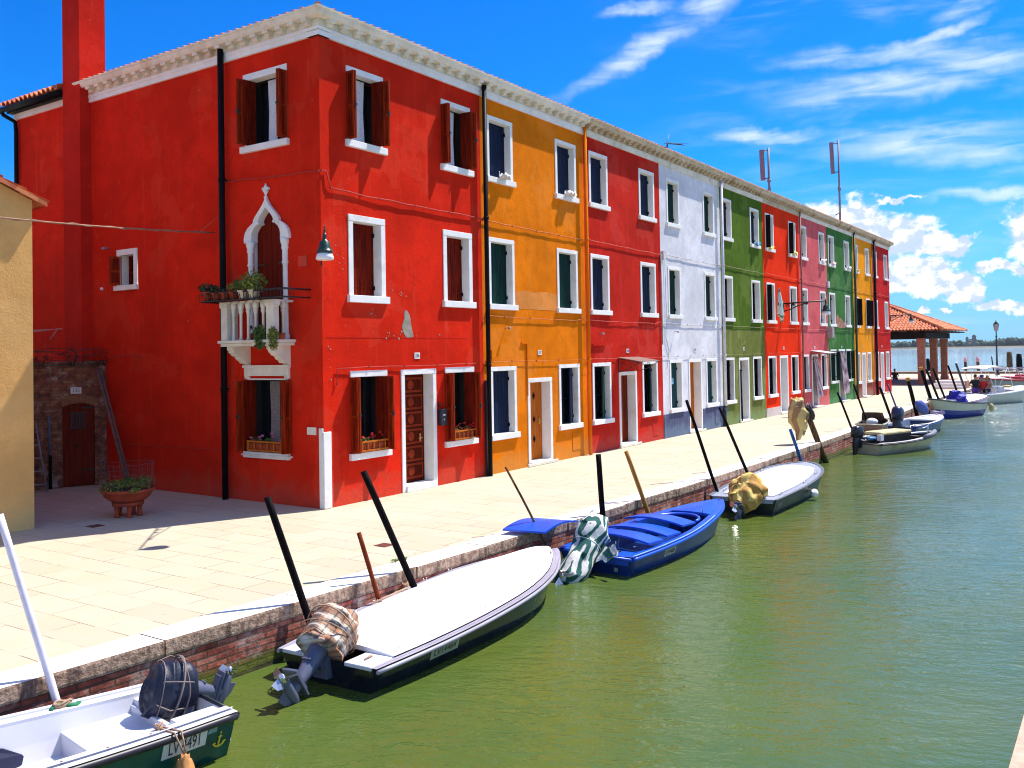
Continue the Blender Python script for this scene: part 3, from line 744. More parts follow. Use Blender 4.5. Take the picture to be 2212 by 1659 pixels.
H = {
 2: dict(lab='orange house with blue and green shutters between the two red houses nearest the corner', w=((5.30, 6.38), (8.37, 9.44)), d=(6.87, 8.01, 2.18), sh=dict(T=blue_black, M=green_black, G=blue_black), kinds=dict(T='cc', M='cc', G='ch'), dm=orange_wood, dk='plank', num='337'),
 3: dict(lab='crimson house with a small metal awning over its door, between orange and white houses', w=((10.16, 11.25), (13.27, 14.35)), d=(11.73, 12.87, 2.21), sh=dict(T=blue_black, M=blue_black, G=green_black), kinds=dict(T='cc', M='cc', G='hh'), dm=door_wood, dk='flat', num='338'),
 4: dict(lab='white house with a slate blue base and green shutters', w=((15.27, 16.28), (18.32, 19.33)), d=(16.78, 17.92, 2.50), sh=dict(T=green_black, M=green_black, G=teal_dark), kinds=dict(T='cc', M='cc', G='cc'), dm=orange_wood, dk='flat', num='339'),
 5: dict(lab='olive green house beside the white house', w=((20.08, 21.08), (23.12, 24.14)), d=(21.56, 22.66, 2.48), sh=dict(T=blue_black, M=black_paint, G=black_paint), kinds=dict(T='cc', M='oo', G='hh'), dm=black_paint, dk='flat', num='340'),
 6: dict(lab='scarlet house with a white plinth between green and pink houses', w=((24.93, 25.98), (28.01, 29.03)), d=(26.43, 27.54, 2.50), sh=dict(T=black_paint, M=black_paint, G=black_paint), kinds=dict(T='ll', M='lo', G='hh'), dm=grey_metal, dk='flat', num='341'),
 7: dict(lab='pink house with a pale awning over its curtained door', w=((29.70, 30.68), (32.70, 33.68)), d=(31.12, 32.14, 2.50), sh=dict(T=blue_black, M=blue_black, G=blue_black), kinds=dict(T='cc', M='cc', G='hh'), dm=door_wood, dk='flat', num='342'),
 8: dict(lab='sea green house with a patch of bare brick between its windows', w=((34.36, 35.44), (37.38, 38.40)), d=(35.88, 37.10, 2.70), sh=dict(T=green_black, M=green_black, G=green_black), kinds=dict(T='cc', M='cc', G='LL'), dm=door_wood, dk='flat', num='343', gz=(1.0, 2.70)),
 9: dict(lab='amber yellow house with a pink brick base and black shutters standing open', w=((39.39, 40.32), (41.97, 42.90)), d=(40.68, 41.62, 2.48), sh=dict(T=blue_black, M=black_paint, G=black_paint), kinds=dict(T='cc', M='LL', G='cc'), dm=grey_metal, dk='flat', num='344'),
 10: dict(lab='cherry red house at the far end of the row beside the loggia', w=((43.89, 44.86), (46.68, 47.62)), d=(45.26, 46.14, 2.48), sh=dict(T=blue_black, M=blue_black, G=blue_black), kinds=dict(T='cc', M='cc', G='cc'), dm=grey_metal, dk='flat', num='345'),
}
KK = {'c': 'closed', 'h': 'half', 'o': 'open', 'l': 'leaves', 'L': 'leaves', 'b': 'brown'}
number_tile = plain('number_tile', (0.72, 0.70, 0.66), 0.4, 0.08)
def plate(par, PL, a, z, s, w_=.17, h_=.125):
    m = MB(); PL.box(m, a-w_/2, a+w_/2, .002, .014, z-h_/2, z+h_/2)
    f = m.build('number_plate', number_tile, par)
    X = PL.U if PL is FR else -PL.U
    text('lettering', s, h_*.82, PL.p(a, .0165, z), X, (0, 0, 1), num_black, f, .0008, sx=.85)
def body(par, x0, x1, mat, ydepth=7.5, left=False, right=False, fhol=None):
    m = MB(); wall_face(m, (x0, 0, 0), (1, 0, 0), x1-x0, WTOP+.2, [(h[0]-x0, h[1]-x0, h[2], h[3]) for h in fhol])
    m.quad((x0, ydepth, 0), (x0, ydepth, WTOP+.2), (x1, ydepth, WTOP+.2), (x1, ydepth, 0))
    if right: m.quad((x1, 0, 0), (x1, ydepth, 0), (x1, ydepth, WTOP+.2), (x1, 0, WTOP+.2))
    m.quad((x0, 0, WTOP+.2), (x1, 0, WTOP+.2), (x1, ydepth, WTOP+.2), (x0, ydepth, WTOP+.2))
    return m.build('wall', mat, par)
def roof(par, x0, x1, lh=0, rh=0):
    m = MB(); sl = R(19); up = Vector((0, math.cos(sl), math.sin(sl)))
    tile_slope(m, (x0-(.24 if lh else 0), -.24, 9.228), (1, 0, 0), up, x1-x0+(.24 if lh else 0)+(.24 if rh else 0), 4.3, .95*lh, .95*rh)
    up2 = Vector((0, -math.cos(sl), math.sin(sl)))
    m.quad((x0, 7.8, 9.2), (x1, 7.8, 9.2), (x1-3.9*rh, 3.75, 9.2+4.05*math.tan(sl)), (x0+3.9*lh, 3.75, 9.2+4.05*math.tan(sl)))
    if lh:
        up3 = Vector((math.cos(sl), 0, math.sin(sl)))
        tile_slope(m, (x0-.24, -.24, 9.228), (0, 1, 0), up3, 8.0, 4.3, .95, .95)
    if rh:
        up3 = Vector((-math.cos(sl), 0, math.sin(sl)))
        tile_slope(m, (x1+.24, -.24, 9.228), (0, 1, 0), up3, 8.0, 4.3, .95, .95)
    if lh: m.tube([(x0-.20, -.20, 9.255), (x0+3.85, 3.85, 10.70)], .075, 8)
    if rh: m.tube([(x1+.20, -.20, 9.255), (x1-3.85, 3.85, 10.70)], .075, 8)
    return m.build('roof', tile_mat, par)
def hole(a0, a1, z0, z1): return (a0+.01, a1-.01, z0+.01, z1-.01)
for k in range(2, 11):
    h = H[k]; x0, x1 = HX[k-1], HX[k]
    par = thing('terraced_house', h['lab'], 'house', ((x0+x1)/2, 0, 0), group='row of painted canal houses')
    wm = wall_mats[k]; hol = []
    for fl, (z0, z1) in (('T', (T0, T1)), ('M', (M0, M1)), ('G', h.get('gz', (G0, G1)))):
        for q in (0, 1):
            a0, a1 = h['w'][q]; kd = h['kinds'][fl][q]
            hol.append(hole(a0, a1, z0, z1))
            s2 = None
            if kd == 'l': s2 = 'left'
            window(par, FR, a0, a1, z0, z1, KK[kd], h['sh'][fl], shutter2=s2, fr=.10 if k < 5 else .09)
    d0, d1, dz = h['d']; hol.append((d0+.01, d1-.01, 0.0, dz-.01))
    door(par, FR, d0, d1, dz, h['dm'], h['dk'], step=.10, d=.30)
    m = MB(); m.box(d0-.12, d1+.12, -.26 if k > 6 else -.10, -.05, .004, .075); m.build('doorstep', cornice_stone, par, bevel=.01)
    wl = body(par, x0, x1, wm, right=(k == 10), fhol=hol)
    fm, cm = (cornice_stone if k in (3, 4, 5, 7, 8, 9, 10) else white_stone), (aged_stone if k >= 3 else cornice_stone)
    if k in (6,): fm = aged_stone
    cornice(par, FR, x0, x1, fm, cm, 0, 1 if k == 10 else 0)
    roof(par, x0, x1, rh=1 if k == 10 else 0)
    if h.get('num'): plate(par, FR, (d0+d1)/2+.02, 2.82, h['num'])
    zc = 5.90
    cmat = plain('cable_paint_%d' % k, {2: (.45, .12, .01), 3: (.5, .05, .03), 4: (.5, .48, .52), 5: (.2, .2, .08), 6: (.6, .05, .01), 7: (.5, .13, .13), 8: (.07, .12, .05), 9: (.55, .25, .04), 10: (.5, .05, .05)}[k], .7, .1)
    cable(par, FR, [(x0+.02, zc+.02), (x0+.5, zc), (x1-.3, zc-.03), (x1, zc)], .012, cmat)
    cable(par, FR, [(x0+.02, 3.60), (x0+.15, 3.70), (x0+1.2, 3.67), (x1-.6, 3.66), (x1-.2, 3.72), (x1, 3.68)], .009, cmat)
    cable(par, FR, [(x0+.05, 2.62), (x1-.1, 2.60)], .007, cmat, .005)
    nbl[k] = par
# ---- details on single houses
b = MB(); FR.box(b, 9.02, 9.42, .002, .012, .2, .66); b.build('meter_door', wall_mats[2], nbl[2])
b = MB(); b.prism([(6.43, 3.90), (6.43, 4.30), (6.8, 4.36), (7.3, 4.33), (7.9, 4.37), (8.33, 4.30), (8.33, 3.90)], (0, -.001, 0), (1, 0, 0), (0, 0, 1), (0, -.003, 0)); b.build('repaired_plaster', stucco('pale_orange_stucco', (.76, .27, .06), .5, (.76, .36, .14), 30), nbl[2])
b = MB(); FR.box(b, 13.95, 14.36, .002, .012, .16, .68); b.build('meter_door', wall_mats[3], nbl[3])
b = MB(); FR.box(b, 19.0, 19.4, .032, .042, .16, .66); b.build('meter_door', dado_grey, nbl[4])
def dado(k, mat, z, d=.014):
    h = H[k]; x0, x1 = HX[k-1], HX[k]; m = MB()
    FR.box(m, x0+.01, h['d'][0]-.001, .0012, d, .001, z); m.build('dado', mat, nbl[k]); m = MB(); FR.box(m, h['d'][1]+.001, x1-.01, .0012, d, .001, z)
    m.build('dado', mat, nbl[k])
dado(4, dado_grey, .76, .026); dado(6, dado_white, .36); dado(9, dado_pink, .76)
m = MB()
for (a, b_) in ((HX[4]+.01, H[5]['w'][0][0]-.06), (H[5]['w'][0][1]+.07, H[5]['d'][0]-.002), (H[5]['d'][1]+.002, H[5]['w'][1][0]-.06), (H[5]['w'][1][1]+.07, HX[5]-.01)):
    FR.box(m, a, b_, .0012, .008, .001, 3.55)
for w_ in H[5]['w']: FR.box(m, w_[0]-.06, w_[1]+.07, .0012, .008, .001, .77); FR.box(m, w_[0]-.06, w_[1]+.07, .0012, .008, 2.51, 3.55)
FR.box(m, H[5]['d'][0]-.002, H[5]['d'][1]+.002, .0012, .008, 2.49, 3.55)
m.build('lower_render', olive_low, nbl[5])
pipe(nbl[2], FR, 9.79, .0, 8.72, .045, wall_mats[2], kick=(.28, 9.1))
pipe(nbl[4], FR, 19.83, .76, 8.72, .05, plain('lilac_pipe', (.60, .58, .66), .6), kick=(.28, 9.1))
b = MB(); b.tube([FR.p(19.83, .08, 0), FR.p(19.83, .08, .76)], .065, 10); b.build('pipe_foot', plain('navy_pipe', (.012, .02, .06), .4), nbl[4])
pipe(nbl[6], FR, 29.46, .0, 8.72, .035, plain('rust_pipe', (.25, .08, .05), .6), kick=(.28, 9.1))
pipe(nbl[8], FR, 39.12, .0, 8.72, .06, plain('green_pipe', (.02, .045, .015), .5), kick=(.28, 9.1))
pipe(nbl[9], FR, 43.64, .0, 8.80, .075, black_paint, kick=(.28, 9.1))
pipe(nbl[3], FR, 14.70, 3.0, 5.9, .02, plain('grey_conduit', (.3, .3, .33), .6), offset=.04)
m = MB(); FR.box(m, 14.78, 14.95, .01, .10, 5.72, 6.0); FR.box(m, 33.95, 34.2, .01, .10, 5.78, 6.08); m.build('junction_box', plain('box_plastic', (.6, .58, .6), .6), nbl[4])
m = MB()
m.tube([FR.p(x_, .03, z_) for x_, z_ in ((15.0, 5.9), (15.05, 4.2), (14.98, 3.2), (15.2, 2.8), (15.0, 2.2))], .009, 5); m.build('wall_cable', grey_metal, nbl[4])
# awnings
def awning(par, x0, x1, z, out, mat, slope=.12):
    m = MB(); m.add([(x0, -.01, z), (x1, -.01, z), (x1, -out, z-slope), (x0, -out, z-slope), (x0, -.01, z+.02), (x1, -.01, z+.02), (x1, -out, z-slope+.02), (x0, -out, z-slope+.02)],
        [(0, 3, 2, 1), (4, 5, 6, 7), (0, 1, 5, 4), (1, 2, 6, 5), (2, 3, 7, 6), (3, 0, 4, 7)])
    a = m.build('awning', mat, par); m = MB()
    for x in (x0+.04, x1-.04):
        m.tube([(x, -.02, z-.03), (x, -.02, z-.42)], .012, 5); m.tube([(x, -.02, z-.42), (x, -out*.5, z-.32), (x, -out+.04, z-slope-.02)], .010, 5); m.tube([(x, -.02, z-.02), (x, -out+.03, z-slope-.015)], .010, 5)
        for (cy, cz, rr_) in ((-.14*out/.7, z-.20, .075), (-.36*out/.7, z-.19, .05)):
            m.tube([(x, cy+rr_*(1-t_/22)*math.cos(t_*.5), cz+rr_*(1-t_/22)*math.sin(t_*.5)) for t_ in range(18)], .007, 5)
    m.build('bracket', iron, a)
awning(nbl[3], 11.66, 13.0, 2.62, .72, plain('brown_sheet', (.20, .12, .10), .5))
awning(nbl[7], 30.95, 32.5, 2.66, .8, plain('pale_sheet', (.62, .58, .60), .5))
def stripes(name, c1, c2, freq, ang=0.0, thr=.0, c3=None):
    m, t, bs = mat_new(name); P = objco(t)
    s = t.n('ShaderNodeSeparateXYZ', i_0=t.mapv(P, rot=(0, 0, ang)))
    f = t.math('SINE', t.math('MULTIPLY', s.outputs[0], freq))
    cc = t.mix(t.mr(f, thr-.12, thr+.12), c1, c2)
    if c3: cc = t.mix(t.mr(t.math('SINE', t.math('MULTIPLY', s.outputs[0], freq*2.3)), .7, .9), cc, c3)
    t.put(bs.inputs['Base Color'], cc); bs.inputs['Roughness'].default_value = .9
    return m
def door_curtain(par, a0, a1, z0, z1, mat, sway=0.0, d=.03, name='door_curtain', flare=0.0):
    m = MB(); n = 40; rows = 9; vs = []
    for i in range(n+1):
        f = i/n
        for j in range(rows):
            g = j/(rows-1); w_ = (a1-a0)*(1+flare*(1-g)); c_ = (a0+a1)/2
            vs.append((c_+(f-.5)*w_+sway*(1-g)+.012*math.sin(i*1.1+j*.8), -(d+.035+.028*math.sin(i*1.35+j*.35)+.10*(1-g)), z0+(z1-z0)*g))
    m.add(vs, [(i*rows+j, (i+1)*rows+j, (i+1)*rows+j+1, i*rows+j+1) for i in range(n) for j in range(rows-1)], 0, True)
    o = m.build(name, mat, par); return o
cst3 = stripes('rust_stripe', (.55, .35, .25), (.30, .05, .02), 60)
cst7 = stripes('violet_stripe', (.50, .44, .50), (.16, .10, .22), 46, c3=(.60, .40, .25))
m = MB(); n = 20; vs = []
for i in range(n+1):
    for z in (.16, 2.08): vs.append((11.84+.42*i/n+(.03 if z > 1 else 0), .18+.015*math.sin(i*1.7), z))
m.add(vs, [(2*i, 2*i+2, 2*i+3, 2*i+1) for i in range(n)], 0, True); m.build('door_curtain', cst3, nbl[3])
door_curtain(nbl[7], 31.25, 32.0, .45, 2.35, cst7, .25, .03, flare=.35)
door_curtain(nbl[8], 35.95, 36.9, .42, 2.58, cst7, .35, .03, flare=.35)
b = MB(); pts = [(35.50, 3.86), (35.60, 4.38), (35.85, 4.50), (36.2, 4.30), (36.5, 4.34), (36.9, 4.14), (37.34, 4.12), (37.34, 3.83), (36.3, 3.80)]
b.prism(pts, (0, -.0015, 0), (1, 0, 0), (0, 0, 1), (0, -.006, 0)); b.build('exposed_brick', brick_patch, nbl[8])
b = MB(); FR.box(b, 33.78, 34.22, .01, .26, 3.28, 3.80); FR.box(b, 33.82, 34.18, .26, .27, 3.33, 3.75); b.build('air_conditioner', plain('ac_casing', (.34, .26, .26), .6), nbl[7])
b = MB(); FR.box(b, 15.72, 15.86, -D+.05, -D+.056, 1.7, 1.9); b.build('notice', plain('blue_notice', (.25, .5, .75), .6), nbl[4])
b = MB(); b.tube([FR.p(21.66, .03, 2.02), FR.p(21.66, .03, 1.98)], .07, 8); b.tube([FR.p(21.68, .06, .0), FR.p(21.66, .04, 1.95)], .03, 8); b.build('drain_pipe', black_paint, nbl[5])
for (k, a, z) in ((2, 5.95, 3.42), (3, 10.6, 3.32), (4, 15.7, 3.42)):
    b = MB(); b.tube([FR.p(a, 0, z), FR.p(a, .12, z)], .012, 6); b.tube([FR.p(a, .10, z), FR.p(a, .16, z-.01)], .028, 8); b.build('wall_vent', grey_metal, nbl[k])
b = MB(); FR.box(b, 6.85, 6.875, .002, .035, 1.75, 3.08); FR.box(b, 6.62, 6.85, .002, .04, 3.04, 3.08); b.build('conduit', wall_mats[2], nbl[2])
b = MB(); FR.box(b, 5.26, 5.42, .002, .09, 2.72, 2.90); b.build('junction_box', wall_mats[2], nbl[2])
b = MB(); FR.box(b, 10.15, 10.95, .002, .05, 2.98, 3.02); b.build('ledge', wall_mats[3], nbl[3])
b = MB()
for z in (.62, 1.12, 1.72):
    c = FR.p(7.52, -.238, z); b.add([c+Vector((0, 0, .1)), c+Vector((.065, 0, 0)), c-Vector((0, 0, .1)), c-Vector((.065, 0, 0)), c+Vector((0, -.03, 0))], [(0, 1, 4), (1, 2, 4), (2, 3, 4), (3, 0, 4)])
b.build('door_studs', black_paint, nbl[2])
# ================================================================ corner house (house 1)
def flowers(par_, a0, a1, PL, d, z, petal, n=60, seed=1):
    random.seed(seed); m = MB()
    for i in range(9):
        a = a0+(a1-a0)*random.random(); m.leaves(PL.p(a, d, z+.06), (.07, .07, .09), 26, .028, 0)
    g = m.build('foliage', leaf_g, par_); m = MB()
    for i in range(n//6):
        a = a0+(a1-a0)*random.random(); c = PL.p(a, d+random.uniform(-.03, .07), z+random.uniform(.07, .24)); m.leaves(c, (.035, .035, .03), 9, .02, 0)
    m.build('blossoms', petal, par_)
def flower_box(label, a0, a1, PL, d, z, petal, seed):
    """wooden balustrade planter on a window sill"""
    c = PL.p((a0+a1)/2, d, z)
    t = thing('flower_box', label, 'flower box', tuple(c), group='window flower boxes')
    m = MB(); hh = .20
    PL.box(m, a0, a1, d-.015, d+.015, z, z+.03); PL.box(m, a0, a1, d-.015, d+.015, z+hh-.03, z+hh)
    k = 5
    for i in range(k+1):
        a = a0+.012+(a1-a0-.024)*i/k; m.lathe([(.008, 0), (.020, .02), (.010, .05), (.024, .08), (.008, .12), (.016, .14)], PL.p(a, d, z+.03), 6)
    for a in (a0, a1): PL.box(m, a-.012, a+.012, d-.14, d+.016, z, z+hh)
    m.build('balustrade', orange_wood, t)
    m = MB(); PL.box(m, a0+.02, a1-.02, d-.14, d-.03, z+.01, z+.15); m.build('trough', terracotta, t)
    flowers(t, a0+.05, a1-.05, PL, d-.07, z+.12, petal, 80, seed)
C1 = thing('corner_house', 'large red corner house with brown shutters, a flank balcony and a tall chimney', 'house', (2.5, 3.5, 0), group='row of painted canal houses')
red = wall_mats[1]
hol = []
W1 = ((.70, 1.74), (3.61, 4.66))
for q, (a0, a1) in enumerate(W1):
    window(C1, FR, a0-.0, a1, T0+.0, 8.42, 'brown', brown_wood, fr=.12, side_frame=False, sill=.135, curtain=(.26, .72)); hol.append(hole(a0, a1, T0, 8.42))
    window(C1, FR, a0, a1, 3.85, 5.55, 'closed', brown_wood, fr=.125, sill=.14, depth=.22); hol.append(hole(a0, a1, 3.85, 5.55))
    z0 = .82 if q == 0 else .79
    window(C1, FR, a0, a1, z0, 2.53, 'brown', brown_wood, fr=.12, side_frame=False, sill=.13); hol.append(hole(a0, a1, z0, 2.53))
door(C1, FR, 2.16, 3.29, 2.52, door_wood, 'panel', fr=.11, step=.13, d=.30); hol.append(hole(2.16, 3.29, -.01, 2.52))
m = MB(); wall_face(m, (0, 0, 0), (1, 0, 0), HX[1], WTOP+.2, [(max(0, h[0]), h[1], max(0, h[2]), h[3]) for h in hol])
# flank: holes in (y,z)
ST, SG, SS = (.86, 2.12, 6.87, 8.44), (.84, 2.20, .86, 2.41), (5.70, 6.52, 4.37, 5.29)
OG = (1.02, 1.88, 3.13, 5.74)     # bounding box of the pointed opening
sh = [hole(*ST), hole(.94, 2.12, *SG[2:]), hole(*SS), OG]
wall_face(m, (0, 0, 0), (0, 1, 0), 10.85, WTOP+.2, [h for h in sh])
OGI = [(.41, 0), (.415, .10), (.40, .19), (.345, .27), (.27, .325), (.19, .345), (.225, .40), (.20, .45), (.15, .51), (.085, .57), (.03, .62), (0, .66)]
OGO = [(.64, 0), (.645, .08), (.61, .19), (.54, .27), (.45, .325), (.37, .365), (.365, .42), (.31, .49), (.22, .575), (.12, .67), (.05, .76), (0, .85)]
OC, OS = 1.45, 5.08           # centre and springing height
def og_in(T=OGI):
    out = []
    for p, q in zip(T, T[1:]):
        for k in range(3): out.append((p[0]+(q[0]-p[0])*k/3, OS+p[1]+(q[1]-p[1])*k/3))
    return out+[(T[-1][0], OS+T[-1][1])]
cur = og_in()
for s_ in (-1, 1):
    m.quad(SD.p(OC+s_*.41, 0, 3.13), SD.p(OC+s_*.43, 0, 3.13), SD.p(OC+s_*.43, 0, OS), SD.p(OC+s_*.41, 0, OS))
for s_ in (-1, 1):             # red infill between the curve and its rectangle
    for (h0, z0), (h1, z1) in zip(cur, cur[1:]):
        m.quad(SD.p(OC+s_*h0, 0, z0), SD.p(OC+s_*.43, 0, z0), SD.p(OC+s_*.43, 0, z1), SD.p(OC+s_*h1, 0, z1))
m.quad((0, 7.5, 0), (5.05, 7.5, 0), (5.05, 7.5, 9), (0, 7.5, 9)); m.quad((0, 10.85, 0), (5, 10.85, 0), (5, 10.85, 9), (0, 10.85, 9))
wl = m.build('wall', red, C1)
# windows on the flank
window(C1, SD, ST[0], ST[1], ST[2], ST[3], 'brown', brown_wood, fr=.13, side_frame=False, sill=.13, curtain=(.36, .62))
window(C1, SD, .94, 2.12, .86, 2.41, 'brown', brown_wood, fr=.03, side_frame=False, sill=.12, curtain=(.36, .62), cmat=plain('net_curtain', (.20, .17, .17), .9, .4, 30))
m = MB(); SD.box(m, .88, 2.14, -.1, .06, 2.46, 2.66); SD.box(m, .86, 2.16, -.1, .09, 2.62, 2.67); SD.box(m, .88, 1.0, -.1, .05, 2.40, 2.46); SD.box(m, 2.02, 2.14, -.1, .05, 2.40, 2.46)
m.build('lintel', cornice_stone, C1, bevel=.006); m = MB(); SD.box(m, .84, 2.2, .0, .10, .90, .935); m.build('sill_moulding', cornice_stone, C1)
window(C1, SD, SS[0]+.03, SS[1]-.03, SS[2], SS[3], 'open', brown_wood, fr=.13, sill=.11, depth=.20)
m = MB(); SD.leaf(m, 6.36, -.02, R(62), .26, 4.50, 5.14, .03, 0, False); m.build('small_shutter', [brown_wood, brown_edge], C1)
# pointed Gothic window
m = MB()
prev = None
curo = og_in(OGO)
for i, (hw, z) in enumerate(cur):
    c_ = [(hw, z), curo[i]]
    if prev:
        for s_ in (-1, 1):
            P4 = [SD.p(OC+s_*prev[0][0], .07, prev[0][1]), SD.p(OC+s_*prev[1][0], .05, prev[1][1]), SD.p(OC+s_*c_[1][0], .05, c_[1][1]), SD.p(OC+s_*c_[0][0], .07, c_[0][1])]
            m.quad(*P4)
            m.quad(SD.p(OC+s_*prev[0][0], .07, prev[0][1]), SD.p(OC+s_*prev[0][0], -.12, prev[0][1]), SD.p(OC+s_*c_[0][0], -.12, c_[0][1]), SD.p(OC+s_*c_[0][0], .07, c_[0][1]))
            m.quad(SD.p(OC+s_*prev[1][0], .05, prev[1][1]), SD.p(OC+s_*prev[1][0], -.01, prev[1][1]), SD.p(OC+s_*c_[1][0], -.01, c_[1][1]), SD.p(OC+s_*c_[1][0], .05, c_[1][1]))
    prev = c_
for s_ in (-1, 1):
    m.tube([SD.p(OC+s_*(h-.02), .055, z) for h, z in curo], .022, 6)
m.lathe([(.02, 0), (.045, .03), (.02, .06), (.03, .10), (.065, .15), (.03, .19), (.04, .22), (.01, .30)], SD.p(OC, .045, 5.90), 8)
SD.box(m, OC-.085, OC+.085, .02, .07, 6.07, 6.12)
m.build('pointed_arch', white_stone, C1)
m = MB()
for s_ in (-1, 1):
    a = OC+s_*.495
    m.lathe([(.085, 0), (.085, .08), (.07, .10), (.055, .16), (.052, 1.42), (.06, 1.46), (.075, 1.48), (.06, 1.52), (.062, 1.72), (.08, 1.76), (.07, 1.80), (.095, 1.88), (.10, 1.95)], SD.p(a, .015, 3.15), 10)
    SD.box(m, a-.055, a+.055, -.12, -.0, 3.14, 5.09)
m.build('column', white_stone, C1)
m = MB()
for (q, ww) in ((1.025, .42), (1.452, .42)): SD.leaf(m, q, -.105, 0, ww, 3.14, 5.76, .04)
m.build('arched_shutter', [wood('red_brown_wood', (.10, .006, .002), (.17, .010, .003)), brown_edge], C1)
m = MB()
for z in (4.62,): SD.box(m, 1.06, 1.25, -.08, -.06, z, z+.03); SD.box(m, 1.62, 1.82, -.08, -.06, z, z+.03)
m.build('strap_hinge', iron, C1)
# balcony
bal = cornice_stone
m = MB()
m.box(-.56, 0, .70, 2.30, 3.10, 3.155); m.box(-.52, 0, .74, 2.26, 3.04, 3.10)
fl = m.build('balcony', bal, C1, bevel=.01)
def bracket(y0, y1):
    prof = [(0, 3.04), (.44, 3.04), (.44, 2.98), (.40, 2.95), (.40, 2.92), (.36, 2.90), (.33, 2.86), (.26, 2.84), (.22, 2.78), (.17, 2.76), (.13, 2.71), (.04, 2.70), (.04, 2.66), (0, 2.66)]
    m = MB(); m.prism([(-u, v) for u, v in prof], (0, y0, 0), (1, 0, 0), (0, 0, 1), (0, y1-y0, 0)); m.build('bracket', bal, fl)
bracket(.86, 1.03); bracket(2.0, 2.17)
def pier(x0, x1, y0, y1, n_='pier'):
    m = MB(); m.box(x0, x1, y0, y1, 3.155, 3.80); m.box(x0-.02, x1+.02, y0-.02, y1+.02, 3.80, 3.90); m.box(x0-.01, x1+.01, y0-.01, y1+.01, 3.78, 3.80); m.build(n_, bal, fl, bevel=.006)
pier(-.52, -.38, .74, .94); pier(-.52, -.38, 2.06, 2.24)
bp_ = [(.038, 0), (.045, .02), (.030, .05), (.028, .46), (.032, .50), (.052, .56), (.040, .58), (.058, .62), (.062, .66), (.062, .745)]
for i in range(5):
    m = MB(); m.lathe(bp_, (-.46, 1.08+i*.212, 3.155), 8); m.build('baluster', bal, fl)
for yy in (.82, 2.16):
    for xx in (-.21,):
        m = MB(); m.lathe(bp_, (xx, yy, 3.155), 8); m.build('baluster', bal, fl)
    m = MB(); m.box(-.38, 0, yy-.05, yy+.05, 3.86, 3.90); m.build('side_rail', bal, fl)
m = MB(); m.box(-.51, -.40, .94, 2.06, 3.86, 3.90); m.build('front_rail', bal, fl)
# iron flower basket round the balcony rail
m = MB()
for z, r_ in ((4.07, .020), (3.92, .016)):
    m.tube([(0.0, .30, z), (-.62, .30, z), (-.68, .36, z), (-.68, 2.62, z), (-.62, 2.68, z), (0, 2.68, z)], r_, 5)
m.tube([(-.52, .30, 3.92), (-.52, 2.68, 3.92)], .01, 5)
for i in range(26):
    y = .32+i*.094; m.tube([(-.68, y, 4.07), (-.71+.02*(i % 2), y, 4.0), (-.68, y, 3.92), (-.52, y, 3.92)], .009, 4)
m.add([(-.52, .34, 3.921), (-.68, .34, 3.921), (-.68, 2.62, 3.921), (-.52, 2.62, 3.921)], [(0, 1, 2, 3)])
m.tube([(-.68, .94+.05*math.cos(t*.5), 4.09+.05*math.sin(t*.5)) for t in range(7)], .007, 4)
m.build('flower_rack', iron, C1)
# cornice, roof, chimney
cornice(C1, FR, 0, HX[1], white_stone, cornice_stone, 1, 0)
cornice(C1, SD, 0, 7.46, white_stone, cornice_stone, 1, 1)
roof(C1, 0, HX[1], lh=1)
m = MB(); m.box(-.27, .37, 7.49, 8.20, 0, 14.5); m.build('chimney', stucco('chimney_stucco', (.56, .020, .010), .35, (.6, .06, .04), 21), C1)
m = MB(); m.box(-.06, .0, 8.2, 10.85, 8.92, 9.06); m.build('rear_cornice', white_stone, C1)
m = MB(); sl = R(20); up = Vector((math.cos(sl), 0, math.sin(sl))); tile_slope(m, (-.36, 8.22, 9.22), (0, 1, 0), up, 2.8, 3.0, amp=.05); m.build('rear_roof', tile_mat, C1)
m = MB(); m.tube([(-.30, 8.22, 9.12), (-.34, 11.05, 9.12)], .07, 8); m.tube([(-.32, 10.9, 9.08), (-.30, 10.85, 9.0), (-.08, 10.72, 8.85), (-.07, 10.7, 8.6), (-.07, 10.7, 0)], .05, 8); m.box(-.2, 0, 8.2, 10.9, 9.06, 9.14); m.build('rear_gutter', black_paint, C1)
pipe(C1, SD, 2.65, 0, 8.72, .062, black_paint, offset=.08, kick=(.24, 9.08), joints=(2.2, 6.4))
pipe(C1, FR, 5.07, 0, 8.72, .055, black_paint, offset=.07, kick=(.24, 9.08), joints=(2.55, 5.95))
m = MB(); m.tube([FR.p(5.07, .07, .0), FR.p(5.07, .07, 2.2)], .064, 10); m.build('pipe_shoe', plain('navy_enamel', (.014, .016, .035), .35), C1)
redc = plain('red_cable', (.42, .02, .012), .7, .1)
cable(C1, FR, [(.0, 6.28), (.13, 6.27), (.17, 6.1), (.23, 5.97), (1.2, 5.95), (3.4, 5.94), (5.05, 5.93)], .014, redc)
cable(C1, SD, [(0, 6.27), (1.2, 6.30), (2.78, 6.38)], .012, redc)
cable(C1, FR, [(.33, 2.30), (.33, 2.58), (1.2, 2.60), (2.6, 2.585), (4.7, 2.60)], .009, redc, .006)
cable(C1, SD, [(2.75, .97), (4.5, .95), (6.6, .94)], .006, redc, .003)
m = MB(); m.box(-.035, .165, -.035, .0, .004, 1.42); m.box(-.035, 0, 0, .10, .004, 1.49); m.build('corner_guard', white_stone, C1, bevel=.012)
m = MB(); SD.box(m, .19, .43, .002, .012, 1.36, 1.50); m.build('stone_plaque', cornice_stone, C1)
plate(C1, FR, 2.68, 2.80, '336', .17, .13)
